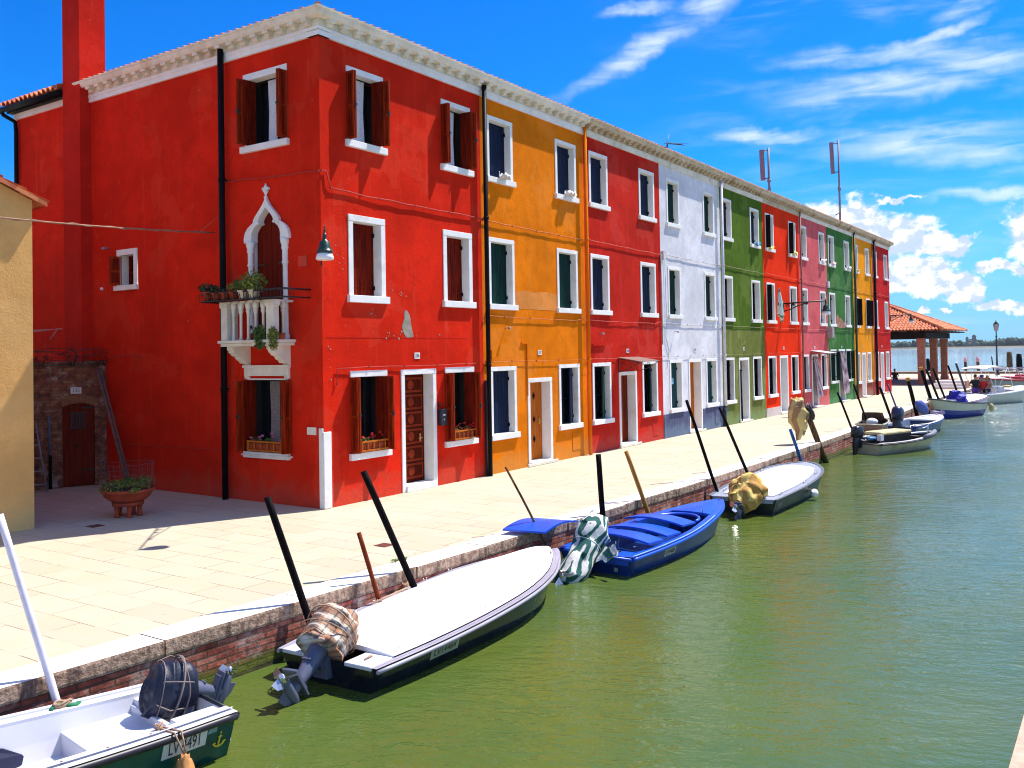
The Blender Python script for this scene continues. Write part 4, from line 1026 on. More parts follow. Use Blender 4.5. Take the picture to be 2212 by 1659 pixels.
m = MB(); pts = [(.10, 0), (.22, .0), (.34, .02), (.27, .26), (.25, .40), (.22, .48), (.14, .56), (.08, .56), (.05, .48), (.07, .40), (.0, .28), (-.02, .20)]
m.prism([(2.24+x, 3.18+z) for x, z in pts], (0, -.0016, 0), (1, 0, 0), (0, 0, 1), (0, -.004, 0)); m.build('bare_plaster_patch', old_plaster, C1); m = MB(); random.seed(5)
for (cx, cz, n_, sx, sz) in ((2.0, 3.22, 14, .22, .05), (.45, 4.55, 8, .12, .14), (1.35, 3.62, 5, .05, .12), (2.2, 4.06, 6, .12, .05), (3.3, 2.0, 4, .04, .06), (.2, 2.9, 5, .05, .4), (2.9, 3.25, 5, .3, .05)):
    for i in range(n_):
        x = cx+random.gauss(0, sx); z = cz+random.gauss(0, sz); r_ = random.uniform(.008, .026)
        m.prism([(x+r_*math.cos(t)*random.uniform(.6, 1.2), z+r_*math.sin(t)*random.uniform(.6, 1.2)) for t in (0, 1.1, 2.2, 3.3, 4.4, 5.3)], (0, -.0016, 0), (1, 0, 0), (0, 0, 1), (0, -.003, 0))
m.build('paint_chips', old_plaster, C1)['kind'] = 'stuff'
m = MB(); FR.box(m, .1, 4.9, .001, .004, 3.165, 3.178); m.build('plaster_seam', wall_mats[3], C1)
# mailbox, bell
m = MB(); FR.box(m, 3.34, 3.53, .0, .11, 1.29, 1.62); m.prism([(3.335, 0), (3.535, 0), (3.535, .02), (3.335, .02)], (0, -.0, 1.62), (1, 0, 0), (0, 0, 1), (0, -.13, 0))
mb_ = m.build('mailbox', plain('charcoal_enamel', (.012, .014, .024), .4), C1, bevel=.006)
m = MB(); FR.box(m, 3.40, 3.47, .111, .114, 1.50, 1.53); FR.box(m, 3.42, 3.44, .111, .116, 1.40, 1.43); m.build('name_slot', lamp_white, mb_)
m = MB(); FR.box(m, 3.36, 3.41, .0, .03, 1.70, 1.77); m.build('doorbell', iron, C1)
# security light and knob on the flank, red junction box near the corner
m = MB(); m.tube([(0, 6.81, 5.36), (-.10, 6.80, 5.35)], .018, 6); m.tube([(-.08, 6.84, 5.36), (-.16, 6.78, 5.34)], .035, 10); m.ell((-.17, 6.77, 5.335), .03, 8, 6); m.build('security_light', grey_metal, C1)
m = MB(); m.ell((-.02, 7.08, 4.45), .04, 8, 6); m.build('white_knob', lamp_white, C1)
m = MB(); SD.box(m, .36, .58, .002, .035, 4.52, 4.72); m.build('junction_box', plain('red_box', (.58, .035, .012), .7, .1), C1)
flower_box('orange wooden flower box of red geraniums on the sill left of the panelled door', .86, 1.70, FR, .13, .97, petal_red, 31)
flower_box('orange wooden flower box of red geraniums between the mailbox and the black downpipe', 3.76, 4.55, FR, .13, .94, petal_red, 37)
flower_box('brown wooden flower box of pink flowers on the shaded sill under the balcony', 1.05, 2.0, SD, .10, 1.00, petal_pink, 43)
# plant pots on the balcony
pots = [(-.60, 2.50, 3.925, .085, .15, leaf_d, 'leafy plant in a terracotta pot at the left end of the balcony flower rack', (.14, .14, .07), 110, .035, terracotta),
        (-.60, 2.24, 3.925, .075, .12, leaf_d, 'low dark plant in a terracotta pot, second from the left in the balcony rack', (.09, .09, .05), 50, .03, terracotta),
        (-.60, 1.99, 3.925, .075, .12, leaf_d, 'nearly bare terracotta pot, third from the left in the balcony rack', (.05, .05, .03), 16, .03, terracotta),
        (-.60, 1.74, 3.925, .075, .12, leaf_y, 'terracotta pot of yellowish leaves in the middle of the balcony rack', (.10, .10, .09), 80, .028, terracotta),
        (-.60, 1.45, 3.925, .085, .13, leaf_g, 'cream pot of mixed green leaves right of the middle of the balcony rack', (.14, .13, .12), 140, .033, cornice_stone),
        (-.60, 1.16, 3.925, .085, .13, leaf_y, 'cream pot with the tallest bright green plant on the balcony rack', (.17, .15, .15), 190, .040, cornice_stone)]
for (x, y, z, r_, h_, lm, lab, rad, n_, sz, pm) in pots:
    r_ *= 1.4; h_ *= 1.25; rad = tuple(q*1.45 for q in rad); n_ = int(n_*2.0)
    t = thing('potted_plant', lab, 'potted plant', (x, y, z), group='pots on the balcony')
    m = MB(); m.lathe([(r_*.65, 0), (r_*.95, h_*.85), (r_*1.1, h_*.86), (r_*1.1, h_), (r_*.9, h_), (r_*.85, h_*.9)], (x, y, z), 12); m.build('pot', pm, t)
    m = MB(); m.leaves((x, y, z+h_+rad[2]*.7), rad, n_, sz); m.build('foliage', lm, t)
for (y, z, rad, n_, lab, lm) in ((1.10, 3.24, (.07, .13, .16), 220, 'bushy trailing plant hanging over the balcony floor beside the wide corner pier', leaf_g), (.72, 3.22, (.08, .09, .15), 130, 'sparse trailing plant at the right end of the balcony floor', leaf_y)):
    t = thing('trailing_plant', lab, 'plant', (-.5, y, 3.16))
    m = MB(); m.leaves((-.54, y, z), tuple(q*1.25 for q in rad), n_*2, .030); m.leaves((-.56, y-.02, z-.18), (rad[0]*1.0, rad[1]*1.2, .11), n_, .026); m.build('foliage', lm, t)
    m = MB(); m.lathe([(.05, 0), (.07, .12), (.06, .12)], (-.34, y, 3.156), 10); m.build('pot', terracotta, t)
    m = MB(); [m.tube([(-.36, y, 3.26), (-.5, y+random.uniform(-.05, .05), 3.3), (-.58, y+random.uniform(-.1, .1), 3.1)], .004, 4) for _ in range(5)]; m.build('stem', leaf_d, t)
t = thing('potted_plant', 'small round leafy plant in a red pot seen between the balusters', 'potted plant', (-.30, 1.62, 3.155), group='pots on the balcony')
m = MB(); m.lathe([(.05, 0), (.075, .13), (.06, .13)], (-.30, 1.62, 3.156), 10); m.build('pot', terracotta, t)
m = MB(); m.leaves((-.32, 1.62, 3.40), (.06, .06, .05), 60, .022); m.tube([(-.30, 1.62, 3.28), (-.32, 1.62, 3.38)], .005, 5); m.build('foliage', leaf_g, t)
# ================================================================ courtyard on the left
yd = Vector((.98701, -.16068, 0)); yn = Vector((-.16068, -.98701, 0))
Y0 = Vector((-3.785, 2.98, 0))
YP = Plane(Y0, -yd, yn)
t = thing('ochre_house', 'plain ochre yellow house with a tiled gable at the left edge', 'house', tuple(Y0-yd*3))
m = MB(); k = .47
A = [YP.p(0, 0, 0), YP.p(7, 0, 0), YP.p(7, 0, 5.55), YP.p(3.5, 0, 5.55+3.5*k), YP.p(0, 0, 5.55)]
back = -yn*8
B = [p+back for p in A]
m.add(A+B, [(0, 1, 2, 3, 4), (9, 8, 7, 6, 5), (0, 4, 9, 5), (1, 6, 7, 2)]); m.build('wall', yellow_stucco, t)
m = MB(); up = Vector((-yd.x, -yd.y, k)).normalized()
tile_slope(m, YP.p(-.20, .12, 5.50), -yn, up, 8.0, 4.1, rowl=.40); up2 = Vector((yd.x, yd.y, k)).normalized()
tile_slope(m, YP.p(7.2, .12, 5.50), -yn, up2, 8.0, 4.1)
for sg, e, u_ in ((1, -.20, up), (1, 7.2, up2)):
    p0 = YP.p(e, .13, 5.48); p1 = p0+u_*4.15; m.obox((p0+p1)/2, u_*2.07, yn*.02, Vector((0, 0, .035)))
m.build('roof', tile_mat, t)
# brick garden wall with door 335
bd = Vector((-.92744, .37397, 0)); bn = Vector((-.37397, -.92744, 0)); BP = Plane((-.01, 6.955, 0), bd, bn)
t = thing('brick_wall', 'dark old brick courtyard wall with an arched door in the shaded corner', 'wall', (-1.5, 7.5, 0))
m = MB(); wall_face(m, BP.O, BP.U, 4.5, 2.80, [(.25, .91, -.01, 1.86)])
m.quad(BP.p(0, 0, 2.80), BP.p(4.5, 0, 2.80), BP.p(4.5, -.3, 2.80), BP.p(0, -.3, 2.80)); BP.box(m, .25, .91, -.28, -.2, 0, 1.86)
m.build('masonry', brick_side, t)
m = MB()
for i in range(11): a = .27+.062*i; zz = 1.80+.07*math.sin(math.pi*i/10); m.obox(BP.p(a, .008, zz+.09), bd*.026, bn*.012, Vector((0, 0, .09)))
m.build('brick_arch', plain('arch_brick', (.26, .12, .05), .9, .3, 8), t)
m = MB(); BP.box(m, .255, .905, -.10, -.06, .01, 1.85)
for i in range(5): BP.box(m, .26+.13*i, .375+.13*i, -.06, -.045, .02, 1.84)
dr = m.build('door', wood('rust_red_wood', (.09, .010, .004), (.20, .022, .008)), t)
m = MB()
for i in range(6): BP.box(m, .44+.055*i, .462+.055*i, -.045, -.02, 1.30, 1.66)
BP.box(m, .42, .76, -.045, -.025, 1.30, 1.325); BP.box(m, .42, .76, -.045, -.025, 1.635, 1.66); m.build('grille', iron, dr)
m = MB(); [BP.box(m, .27, .50, -.045, -.03, z, z+.03) for z in (.35, 1.74)]; m.ell(BP.p(.60, -.03, .92), .035, 8, 6); m.build('hinge', iron, dr)
m = MB(); BP.box(m, .52, .74, .002, .014, 2.08, 2.22); f = m.build('number_plate', number_tile, t)
text('lettering', '335', .115, BP.p(.63, .017, 2.15), -bd, (0, 0, 1), num_black, f, .0008, sx=.9)
m = MB(); m.tube([BP.p(1.18, .05, .75), BP.p(1.18, .05, 1.62)], .022, 7); m.build('water_pipe', plain('blue_grey_pipe', (.10, .12, .22), .5), t)
m = MB(); m.tube([BP.p(1.16, .05, 0), BP.p(1.16, .05, .75)], .035, 7); m.build('lower_pipe', black_paint, t)
# dry vine along the wall top
t = thing('climbing_vine', 'bare dark climbing vine trained on wires along the top of the courtyard wall', 'plant', tuple(BP.p(1, .05, 2.8)))
m = MB(); random.seed(3)
for i in range(7):
    z = 2.72+.06*i; m.tube([BP.p(-.02+s*.3, .04+random.uniform(0, .05), z+random.uniform(-.05, .06)) for s in range(9)], .008, 4)
for i in range(10):
    a = random.uniform(0, 2.2); m.tube([BP.p(a, .06, 2.7), BP.p(a+random.uniform(-.2, .2), .10, 2.95), BP.p(a+random.uniform(-.35, .35), .12, 3.15)], [.012, .008, .003], 4)
m.tube([(-.05, 6.9, 2.86), (-.04, 6.0, 2.93), (-.05, 5.5, 2.85)], .006, 4)
m.build('stem', iron, t)
m = MB(); [m.leaves(BP.p(random.uniform(0, 2.2), .08, random.uniform(2.7, 2.98)), (.10, .06, .06), 14, .025) for _ in range(16)]; m.build('foliage', plain('dead_leaf', (.03, .025, .015), .9), t)
for (a, x1, lab) in ((-.06, -.42, 'left of two long wooden poles leaning in the courtyard corner'), (.02, -.30, 'right of two long wooden poles leaning in the courtyard corner')):
    m = MB(); m.tube([(-.20+a, 6.90, 2.62), (x1+.0, 5.55+a, .02)], .028, 7); tag(recenter(m.build('leaning_pole', plain('grey_wood', (.16, .10, .08), .8, .3), None)), lab, 'pole', 'poles leaning in the corner')
t = thing('ladder', 'small grey ladder leaning beside the ochre wall in the courtyard', 'ladder', tuple(BP.p(1.6, .3, 0)))
for q in (0, .38):
    m = MB(); m.tube([BP.p(1.27+q, .42, .0), BP.p(1.45+q, .06, 1.5)], .020, 6); m.build('rail', plain('grey_metal_rail', (.22, .22, .24), .5), t)
for i in range(5):
    f = (i+.6)/5.4; c = BP.p(1.27+.18*f, .42-.36*f, 1.5*f); m = MB(); m.tube([c, c+bd*.38], .016, 6); m.build('rung', grey_metal, t)
t = thing('drying_rack', 'small wall mounted clothes line bracket high beside the ochre house', 'clothes rack', (-1.2, 7.2, 3.5))
m = MB(); [m.tube([(-1.75, 7.35-.06*i, 3.42+.02*i), (-1.02, 7.2-.07*i, 3.52)], .006, 4) for i in range(4)]; m.tube([(-1.02, 7.22, 3.52), (-1.02, 6.98, 3.52)], .012, 5); m.tube([(-1.0, 7.5, 3.3), (-1.0, 7.2, 3.52)], .012, 5); m.build('frame', plain('pale_wire', (.5, .35, .4), .5), t)
# big terracotta bowl
PX, PY = -2.25, 2.68
t = thing('terracotta_planter', 'wide terracotta bowl planter on a legged stand in the courtyard shade', 'planter', (PX, PY, 0))
m = MB(); m.lathe([(.21, .265), (.30, .29), (.40, .37), (.435, .45), (.455, .455), (.46, .50), (.43, .505), (.40, .47)], (PX, PY, 0), 28); m.build('bowl', terracotta, t)
m = MB(); m.lathe([(.24, .20), (.27, .205), (.275, .265), (.2, .27)], (PX, PY, 0), 24)
st = m.build('stand', terracotta, t)
for i in range(5):
    a = i*2*math.pi/5+.5; m = MB(); m.lathe([(.055, 0), (.05, .03), (.035, .06), (.045, .14), (.05, .205)], (PX+.20*math.cos(a), PY+.20*math.sin(a), 0), 8); m.build('leg', terracotta, t)
m = MB(); m.lathe([(.02, 0.45), (.42, .455), (.41, .47), (.02, .49)], (PX, PY, 0), 18); m.build('soil', plain('soil', (.05, .03, .02), .95), t)
random.seed(9); m = MB()
for i in range(64):
    a = random.uniform(0, 6.3); r_ = .42*math.sqrt(random.random()); m.leaves((PX+r_*math.cos(a), PY+r_*math.sin(a), .57+random.uniform(-.02, .07)), (.10, .10, .08), 16, .024, [0, 1, 0])
for i in range(14):
    a = random.uniform(2.2, 4.6); m.leaves((PX+.45*math.cos(a), PY+.45*math.sin(a), .50), (.06, .06, .05), 14, .022, 1)
m.build('foliage', [leaf_g, leaf_y], t); m = MB()
for i in range(20):
    a = random.uniform(-1.6, .6); m.leaves((PX+.40*math.cos(a), PY+.40*math.sin(a), .56+random.uniform(-.1, .12)), (.07, .07, .10), 14, .022)
m.build('dry_stems', leaf_dry, t)
m = MB(); n = 24
for z, r_ in ((.60, .43), (.78, .44), (.95, .45)):
    m.tube([(PX+r_*math.cos(2*math.pi*i/n), PY+r_*math.sin(2*math.pi*i/n), z+.015*math.sin(i*2.1)) for i in range(n+1)], .004, 4)
for i in range(n): a = 2*math.pi*i/n; m.tube([(PX+.42*math.cos(a), PY+.42*math.sin(a), .48), (PX+.45*math.cos(a), PY+.45*math.sin(a), .97+.03*math.sin(i*1.7))], .003, 4)
m.build('wire_cage', plain('rust_wire', (.12, .05, .05), .7), t)
# drain covers
for (x, y, lab) in ((-3.12, 2.28, 'small rusty drain cover in the shade before the ochre house'), (-1.82, -3.12, 'small rusty drain cover in the sunlit paving near the kerb')):
    m = MB(); m.box(x-.11, x+.11, y-.11, y+.11, .002, .008); [m.box(x-.09, x+.09, y-.09+.036*i, y-.072+.036*i, .008, .012) for i in range(5)]
    tag(recenter(m.build('drain_cover', plain('rusty_iron_%d' % int(x*10), (.16, .035, .02), .8, .3))), lab, 'drain cover')
m = MB(); random.seed(8)
for i in range(9): m.leaves((-2.55+random.uniform(-.12, .14), -4.02+random.uniform(-.03, .03), .03), (.05, .03, .02), 12, .018, 0, .3)
o = m.build('weeds', leaf_y); tag(recenter(o), 'small tuft of weeds growing in the kerb joint behind the big white boat', 'weeds')
# cable across the courtyard
m = MB(); pts = []
a0, a1 = Vector((-6.6, 1.2, 4.93)), Vector((-.10, 2.95, 5.37))
for i in range(25): f = i/24; p = a0.lerp(a1, f); p.z -= .06*4*f*(1-f); pts.append(p)
m.tube(pts, .013, 6); pts2 = [p+Vector((0, .01*math.sin(i*2), .022*math.cos(i*2.3))) for i, p in enumerate(pts)]; m.tube(pts2, .008, 5)
m.tube([Vector((-.02, 2.85, 5.74)), Vector((-.5, 2.95, 5.30))], .006, 4)
ov = m.build('overhead_cable', plain('tan_cable', (.30, .16, .10), .7)); tag(ov, 'twisted tan cable strung from the ochre house to the red corner house', 'cable')
# ================================================================ lamps
def bell_lamp(name, label, base, dirv, L, scale=1.0, th=1.0):
    """scrolled wall bracket with a hanging bell lamp; base = wall point, dirv = arm direction"""
    base = Vector(base); dv = Vector(dirv).normalized(); t = thing(name, label, 'street lamp', tuple(base), group='wall lamps on scrolled brackets')
    m = MB(); up = Vector((0, 0, 1)); P = lambda a, z: base+dv*a+up*z
    m.tube([P(0, 0), P(L, .04)], .016*scale*th, 6); m.tube([P(0, -.36), P(0, .06)], .018*scale*th, 6)
    m.tube([P(0, -.34), P(L*.16, -.26), P(L*.32, -.14), P(L*.55, -.02)], .013*scale*th, 6)
    for (a, z, r_, sg) in ((L*.10, -.11, .085, 1), (L*.24, -.075, .06, -1), (L*.56, -.055, .05, 1)):
        m.tube([P(a+sg*r_*(1-q/26)*math.cos(q*.45), z+r_*(1-q/26)*math.sin(q*.45)) for q in range(22)], .009*scale*th, 5)
    m.tube([P(L, .05), P(L, -.10)], .014*scale, 6)
    m.build('bracket', iron, t)
    m = MB(); c = P(L, 0); s_ = scale
    m.lathe([(.0, .02), (.03*s_, .01), (.045*s_, -.05*s_), (.03*s_, -.09*s_), (.05*s_, -.12*s_), (.10*s_, -.16*s_), (.115*s_, -.27*s_), (.15*s_, -.33*s_), (.17*s_, -.35*s_), (.165*s_, -.375*s_), (.13*s_, -.37*s_)], c, 18)
    m.lathe([(.012*s_, .0), (.028*s_, .03), (.012*s_, .06), (.02*s_, .09), (.004, .13)], c+Vector((0, 0, .02)), 8)
    m.build('hood', dark_green_paint, t)
    m = MB(); m.lathe([(.12*s_, -.375*s_), (.15*s_, -.395*s_), (.172*s_, -.45*s_), (.18*s_, -.505*s_), (.155*s_, -.52*s_), (.09*s_, -.515*s_), (.01, -.535*s_)], c, 20); m.build('lamp_shade', lamp_white, t)
bell_lamp('wall_lamp', 'green bell lamp with a white shade on the corner of the big red house', (-.02, -.02, 4.86), (-.67, -.74, 0), 1.75, .84)
bell_lamp('wall_lamp', 'green bell lamp on a long scrolled arm between the scarlet and pink houses', (27.1, 0, 4.74), (0, -1, 0), 1.80, 1.05, 1.9)
bell_lamp('wall_lamp', 'small distant bell lamp on the end of the last red house', (48.17, -.04, 4.72), (0, -1, 0), 1.18, .9, 2.0)
# ================================================================ aerials on the roof
mast_m = plain('mast_steel', (.20, .19, .28), .5, .15)
def panel_mast(label, base, h, pz0, pz1, dx, lean):
    t = thing('antenna_mast', label, 'antenna', base, group='phone masts behind the roof')
    b = Vector(base); m = MB(); m.tube([b, b+Vector((0, 0, h))], [.075, .06], 8); m.tube([b+Vector((0, 0, h*.55)), b+Vector((.0, 0, h*.58))], .11, 8)
    m.build('mast', mast_m, t)
    c0 = b+Vector((dx, dx*-.6, pz0-b.z)); c1 = b+Vector((dx*1.15, dx*-.7, pz1-b.z))
    m = MB(); ax = (c1-c0); m.obox((c0+c1)/2, ax/2, Vector((.62, -.78, 0))*.10, Vector((.78, .62, 0))*.09); m.build('panel', plain('panel_%s' % int(b.x), (.24, .14, .19), .5), t)
    for f in (.04, .96):
        p = c0.lerp(c1, f); m = MB(); m.tube([p, (b.x, b.y, p.z+.1), (b.x, b.y, p.z-.1)], .03, 5); m.build('arm', iron, t)
    m = MB(); m.tube([b+Vector((.09+.12*math.sin(i*1.1), 0, h*(.95-.07*i))) for i in range(9)], .018, 4); m.build('mast_cable', iron, t)
    return t
panel_mast('shorter panel antenna mast rising behind the green and scarlet houses', (35.3, 3.2, 9.4), 4.0, 11.65, 13.25, -.34, 0)
t = panel_mast('taller panel antenna mast rising behind the last houses of the row', (49.45, 3.2, 9.0), 7.45, 14.15, 16.2, -.46, 0)
m = MB(); m.tube([(49.45, 3.2, 12.2), (49.0, 3.1, 11.9), (46.2, 2.4, 11.2), (43, 1.8, 10.6)], .035, 5); m.build('stay', iron, t)
t = thing('tv_aerial', 'thin television aerial on the roof above the orange and crimson houses', 'antenna', (22.1, 3, 10.2))
m = MB(); m.tube([(22.1, 3, 10.2), (22.1, 3, 11.3)], .018, 5); m.build('mast', iron, t)
m = MB(); m.tube([(21.8, 3, 11.17), (23.6, 2.7, 11.42)], .013, 4)
for i in range(14): p = Vector((22.1+.11*i, 2.95, 11.21+.0152*i)); m.tube([p+Vector((0, -.10, -.05)), p+Vector((0, .1, .05))], .008, 4)
m.tube([(21.95, 3, 10.95), (22.3, 3, 11.62)], .012, 4); m.tube([(21.95, 2.9, 11.25), (22.15, 3, 10.95)], .012, 4); m.build('elements', iron, t)
# ================================================================ boats
def gloss(name, c, rough=.25, var=.12, dirt=None, scale=3): return plain(name, c, rough, var, scale, .5, dirt=dirt)
white_gel = gloss('white_gelcoat', (.64, .64, .70), .35, .06, (.62, .60, .60))
cream_gel = gloss('cream_gelcoat', (.50, .48, .36), .4, .12, (.36, .28, .16))
rubber = gloss('black_rubber', (.02, .016, .03), .45)
motor_grey = gloss('motor_grey', (.10, .11, .17), .35)
motor_black = gloss('motor_black', (.010, .011, .020), .3)
steel = plain('bright_steel', (.6, .6, .62), .25, .1, metal=.9)
rope_m = plain('rope', (.42, .26, .17), .9, .3, 30)
plate_m = plain('plate_white', (.66, .66, .60), .5, .1)
def lerp_st(st, x):
    for a, b in zip(st, st[1:]):
        if a[0] <= x <= b[0]:
            f = (x-a[0])/(b[0]-a[0]); return tuple(a[i]+(b[i]-a[i])*f for i in range(3))
    return st[-1]
def smooth_st(st, n=30):
    """catmull-rom resample of (x, halfwidth, gunwale z)"""
    P = [st[0]]+list(st)+[st[-1]]; out = []
    for k in range(1, len(P)-2):
        for j in range(max(1, n//(len(st)-1))):
            t = j/max(1, n//(len(st)-1)); p = [P[k-1], P[k], P[k+1], P[k+2]]; q = []
            for i in range(3):
                a, b, c, d = (p[m_][i] for m_ in range(4))
                q.append(.5*((2*b)+(-a+c)*t+(2*a-5*b+4*c-d)*t*t+(-a+3*b-3*c+d)*t**3))
            q[1] = max(q[1], 0.0); out.append(tuple(q))
    out.append(st[-1]); return out
class Boat:
    def __init__(s, name, label, loc, deg, st, rake=.35, flare=.80, hull=None, hull2=None, band=None, group='small boats moored along the quay', rail=None, cap=None, capw=.07, rail_r=.028, transom_rake=.06, keel=.24):
        s.st = smooth_st(st); s.L = st[-1][0]; s.rake = rake; s.flare = flare; s.tr = transom_rake
        s.t = thing(name, label, 'boat', (loc[0], loc[1], -.6), R(deg), group)
        m = MB(); s.rows = [0, .14, .30, .5, .72, 1.0]
        vs = []; k = len(s.rows)
        for (x, hw, zg) in s.st:
            for r_ in s.rows:
                f = r_; z = zg*(1-f)-.05*f; w_ = hw*(1-(1-flare)*f**1.3)
                vs.append((s.xr(x, f), -w_, z))
            vs.append((s.xr(x, 1.05), 0, -keel))
            for r_ in s.rows[::-1]:
                f = r_; z = zg*(1-f)-.05*f; w_ = hw*(1-(1-flare)*f**1.3)
                vs.append((s.xr(x, f), w_, z))
        n = 2*k+1; fs = []; mi = []
        for i in range(len(s.st)-1):
            for j in range(n-1):
                fs.append((i*n+j, (i+1)*n+j, (i+1)*n+j+1, i*n+j+1)); jj = min(j, n-2-j); mi.append((1 if jj >= (band or 99) else 0))
        b = len(m.v); m.v += vs; m.f += fs; m.m += mi; m.s += [True]*len(fs)
        m.f.append(list(range(n))[::-1]); m.m.append(0); m.s.append(False)
        m.f.append([(len(s.st)-1)*n+i for i in range(n)]); m.m.append(0); m.s.append(False)
        s.hull = m.build('hull', [hull, hull2 or hull], s.t, local=True)
        if rail:
            m = MB(); pts = [(x, -(hw+.012), zg-.03) for x, hw, zg in s.st]+[(x, hw+.012, zg-.03) for x, hw, zg in s.st[::-1]]
            m.tube(pts, rail_r, 6); m.tube([(-.01, -s.st[0][1], s.st[0][2]-.03), (-.01, s.st[0][1], s.st[0][2]-.03)], rail_r*.8, 6); m.build('rub_rail', rail, s.t, local=True)
        if cap:
            m = MB(); s.ring(m, 0, capw, .012); m.build('gunwale', cap, s.t, local=True)
    def xr(s, x, f): return x - s.rake*f*(max(0, x/s.L))**4 + s.tr*f*(1-x/s.L)
    def ring(s, m, o0, o1, dz, th=.03):
        O = []; I = []
        for (x, hw, zg) in s.st:
            xi = min(x, s.L-o1*1.3)
            O.append((x-(o0*1.2 if x > s.L*.9 else 0), max(0, hw-o0), zg+dz)); I.append((xi, max(0, hw-o1), zg+dz-.004))
        for sg in (-1, 1):
            for i in range(len(O)-1):
                a, b, c, d = O[i], O[i+1], I[i+1], I[i]
                q = [(p[0], sg*p[1], p[2]) for p in (a, b, c, d)]
                m.quad(*q); m.quad(*[(p[0], p[1], p[2]-th) for p in (q[3], q[2])], *[q[2], q[3]])
    def deck(s, name, mat, inset=.06, camber=.08, x0=0.0, x1=None, dz=.0, sink=0, n=8):
        m = MB(); x1 = x1 or s.L-.03; vs = []; S_ = [p for p in s.st if x0 <= p[0] <= x1]
        if S_[0][0] > x0+1e-3: S_ = [lerp_st(s.st, x0)]+S_
        if S_[-1][0] < x1-1e-3: S_ = S_+[lerp_st(s.st, x1)]
        for (x, hw, zg) in S_:
            w_ = max(.002, hw-inset)
            for j in range(n+1):
                u = -1+2*j/n; e = math.sin(math.pi*min(1, (x-x0)/.5+.02)/2)*math.sin(math.pi*min(1, (x1-x)/.5+.02)/2)
                vs.append((min(x, s.L-inset), u*w_, zg+dz+camber*(1-u*u)*(.35+.65*e)))
        k = len(S_); m.add(vs, [(i*(n+1)+j, (i+1)*(n+1)+j, (i+1)*(n+1)+j+1, i*(n+1)+j+1) for i in range(k-1) for j in range(n)], 0, True)
        m.add([vs[j] for j in range(n+1)]+[(vs[j][0], vs[j][1], vs[j][2]-.05) for j in range(n+1)], [(j, j+1, n+2+j, n+1+j) for j in range(n)], 0)
        return m.build(name, mat, s.t, local=True)
    def inner(s, mat, inset=.09, floor=.05, x0=.03, x1=None, name='cockpit'):
        m = MB(); x1 = x1 or s.L-.25; S_ = [lerp_st(s.st, x0)]+[p for p in s.st if x0 < p[0] < x1]+[lerp_st(s.st, x1)]; vs = []
        for (x, hw, zg) in S_:
            w_ = max(.01, hw-inset)
            vs += [(x, -w_, zg-.02), (x, -w_*.93, zg*.5), (x, -w_*.86, floor), (x, w_*.86, floor), (x, w_*.93, zg*.5), (x, w_, zg-.02)]
        k = len(S_); m.add(vs, [(i*6+j, i*6+j+1, (i+1)*6+j+1, (i+1)*6+j) for i in range(k-1) for j in range(5)], 0)
        m.f.append([0, 5, 4, 3, 2, 1]); m.m.append(0); m.s.append(False); b = (k-1)*6
        m.f.append([b, b+1, b+2, b+3, b+4, b+5]); m.m.append(0); m.s.append(False)
        return m.build(name, mat, s.t, local=True)
    def side(s, x, f, sg, off=.004):
        _, hw, zg = lerp_st(s.st, x); w_ = hw*(1-(1-s.flare)*f**1.3); return Vector((s.xr(x, f), sg*(w_+off), zg*(1-f)-.05*f))
    def plate(s, txt, x0, x1, f0, f1, sg, mat=plate_m, size=None, tm=None, flip=1):
        a, b, c, d = s.side(x0, f1, sg), s.side(x1, f1, sg), s.side(x1, f0, sg), s.side(x0, f0, sg)
        if flip < 0: a, b, c, d = b, a, d, c
        m = MB(); nrm = (b-a).cross(d-a).normalized()
        m.add([a, b, c, d, a-nrm*.004, b-nrm*.004, c-nrm*.004, d-nrm*.004], [(0, 1, 2, 3), (0, 4, 5, 1), (1, 5, 6, 2), (2, 6, 7, 3), (3, 7, 4, 0)])
        p = m.build('registration_plate', mat, s.t, local=True)
        h_ = (d-a).length; w_ = (b-a).length; c_ = (a+b+c+d)/4+nrm*.003
        sz = size or h_*1.05
        text('lettering', txt, sz, c_, b-a, d-a, tm or num_black, p, .0005, local=True, sx=w_*.92/(len(txt)*sz*.58))
        return p
def Ry(th): return Matrix.Rotation(th, 3, 'Y')
BS = 1.0
def bag(m, axis_pts, radii, seed, amp=.025, n=26, k=18, M=None, o=Vector((0, 0, 0)), mi=0, folds=7):
    """wrinkled cloth wrapped round an engine: elliptical loft with folds"""
    A = [Vector(p) for p in axis_pts]; vs = []
    for i in range(k+1):
        t = i/k*(len(A)-1); j = min(int(t), len(A)-2); f = t-j; f = f*f*(3-2*f)
        c = A[j].lerp(A[j+1], f); rx = radii[j][0]*(1-f)+radii[j+1][0]*f; ry = radii[j][1]*(1-f)+radii[j+1][1]*f
        for q in range(n):
            a = 2*math.pi*q/n
            w_ = 1+amp*7*noise.noise(Vector((math.cos(a)*1.6, math.sin(a)*1.6, i*.28+seed)))+amp*2.5*abs(math.sin(a*folds*.5+seed+i*.22))
            c2 = c*BS; p = c2+Vector((rx*BS*math.cos(a)*w_, ry*BS*math.sin(a)*w_, amp*2*noise.noise(Vector((a, i*.5, seed)))))
            vs.append(o+(M @ p if M else p))
    fs = [(i*n+q, i*n+(q+1) % n, (i+1)*n+(q+1) % n, (i+1)*n+q) for i in range(k) for q in range(n)]
    fs += [tuple(range(n))[::-1], tuple(k*n+q for q in range(n))]
    m.add(vs, fs, mi, True)
def bagrad(axis_pts, radii, t):
    j = min(int(t), len(axis_pts)-2); f = t-j; f = f*f*(3-2*f)
    c = Vector(axis_pts[j]).lerp(Vector(axis_pts[j+1]), f)
    return c, radii[j][0]*(1-f)+radii[j+1][0]*f, radii[j][1]*(1-f)+radii[j+1][1]*f
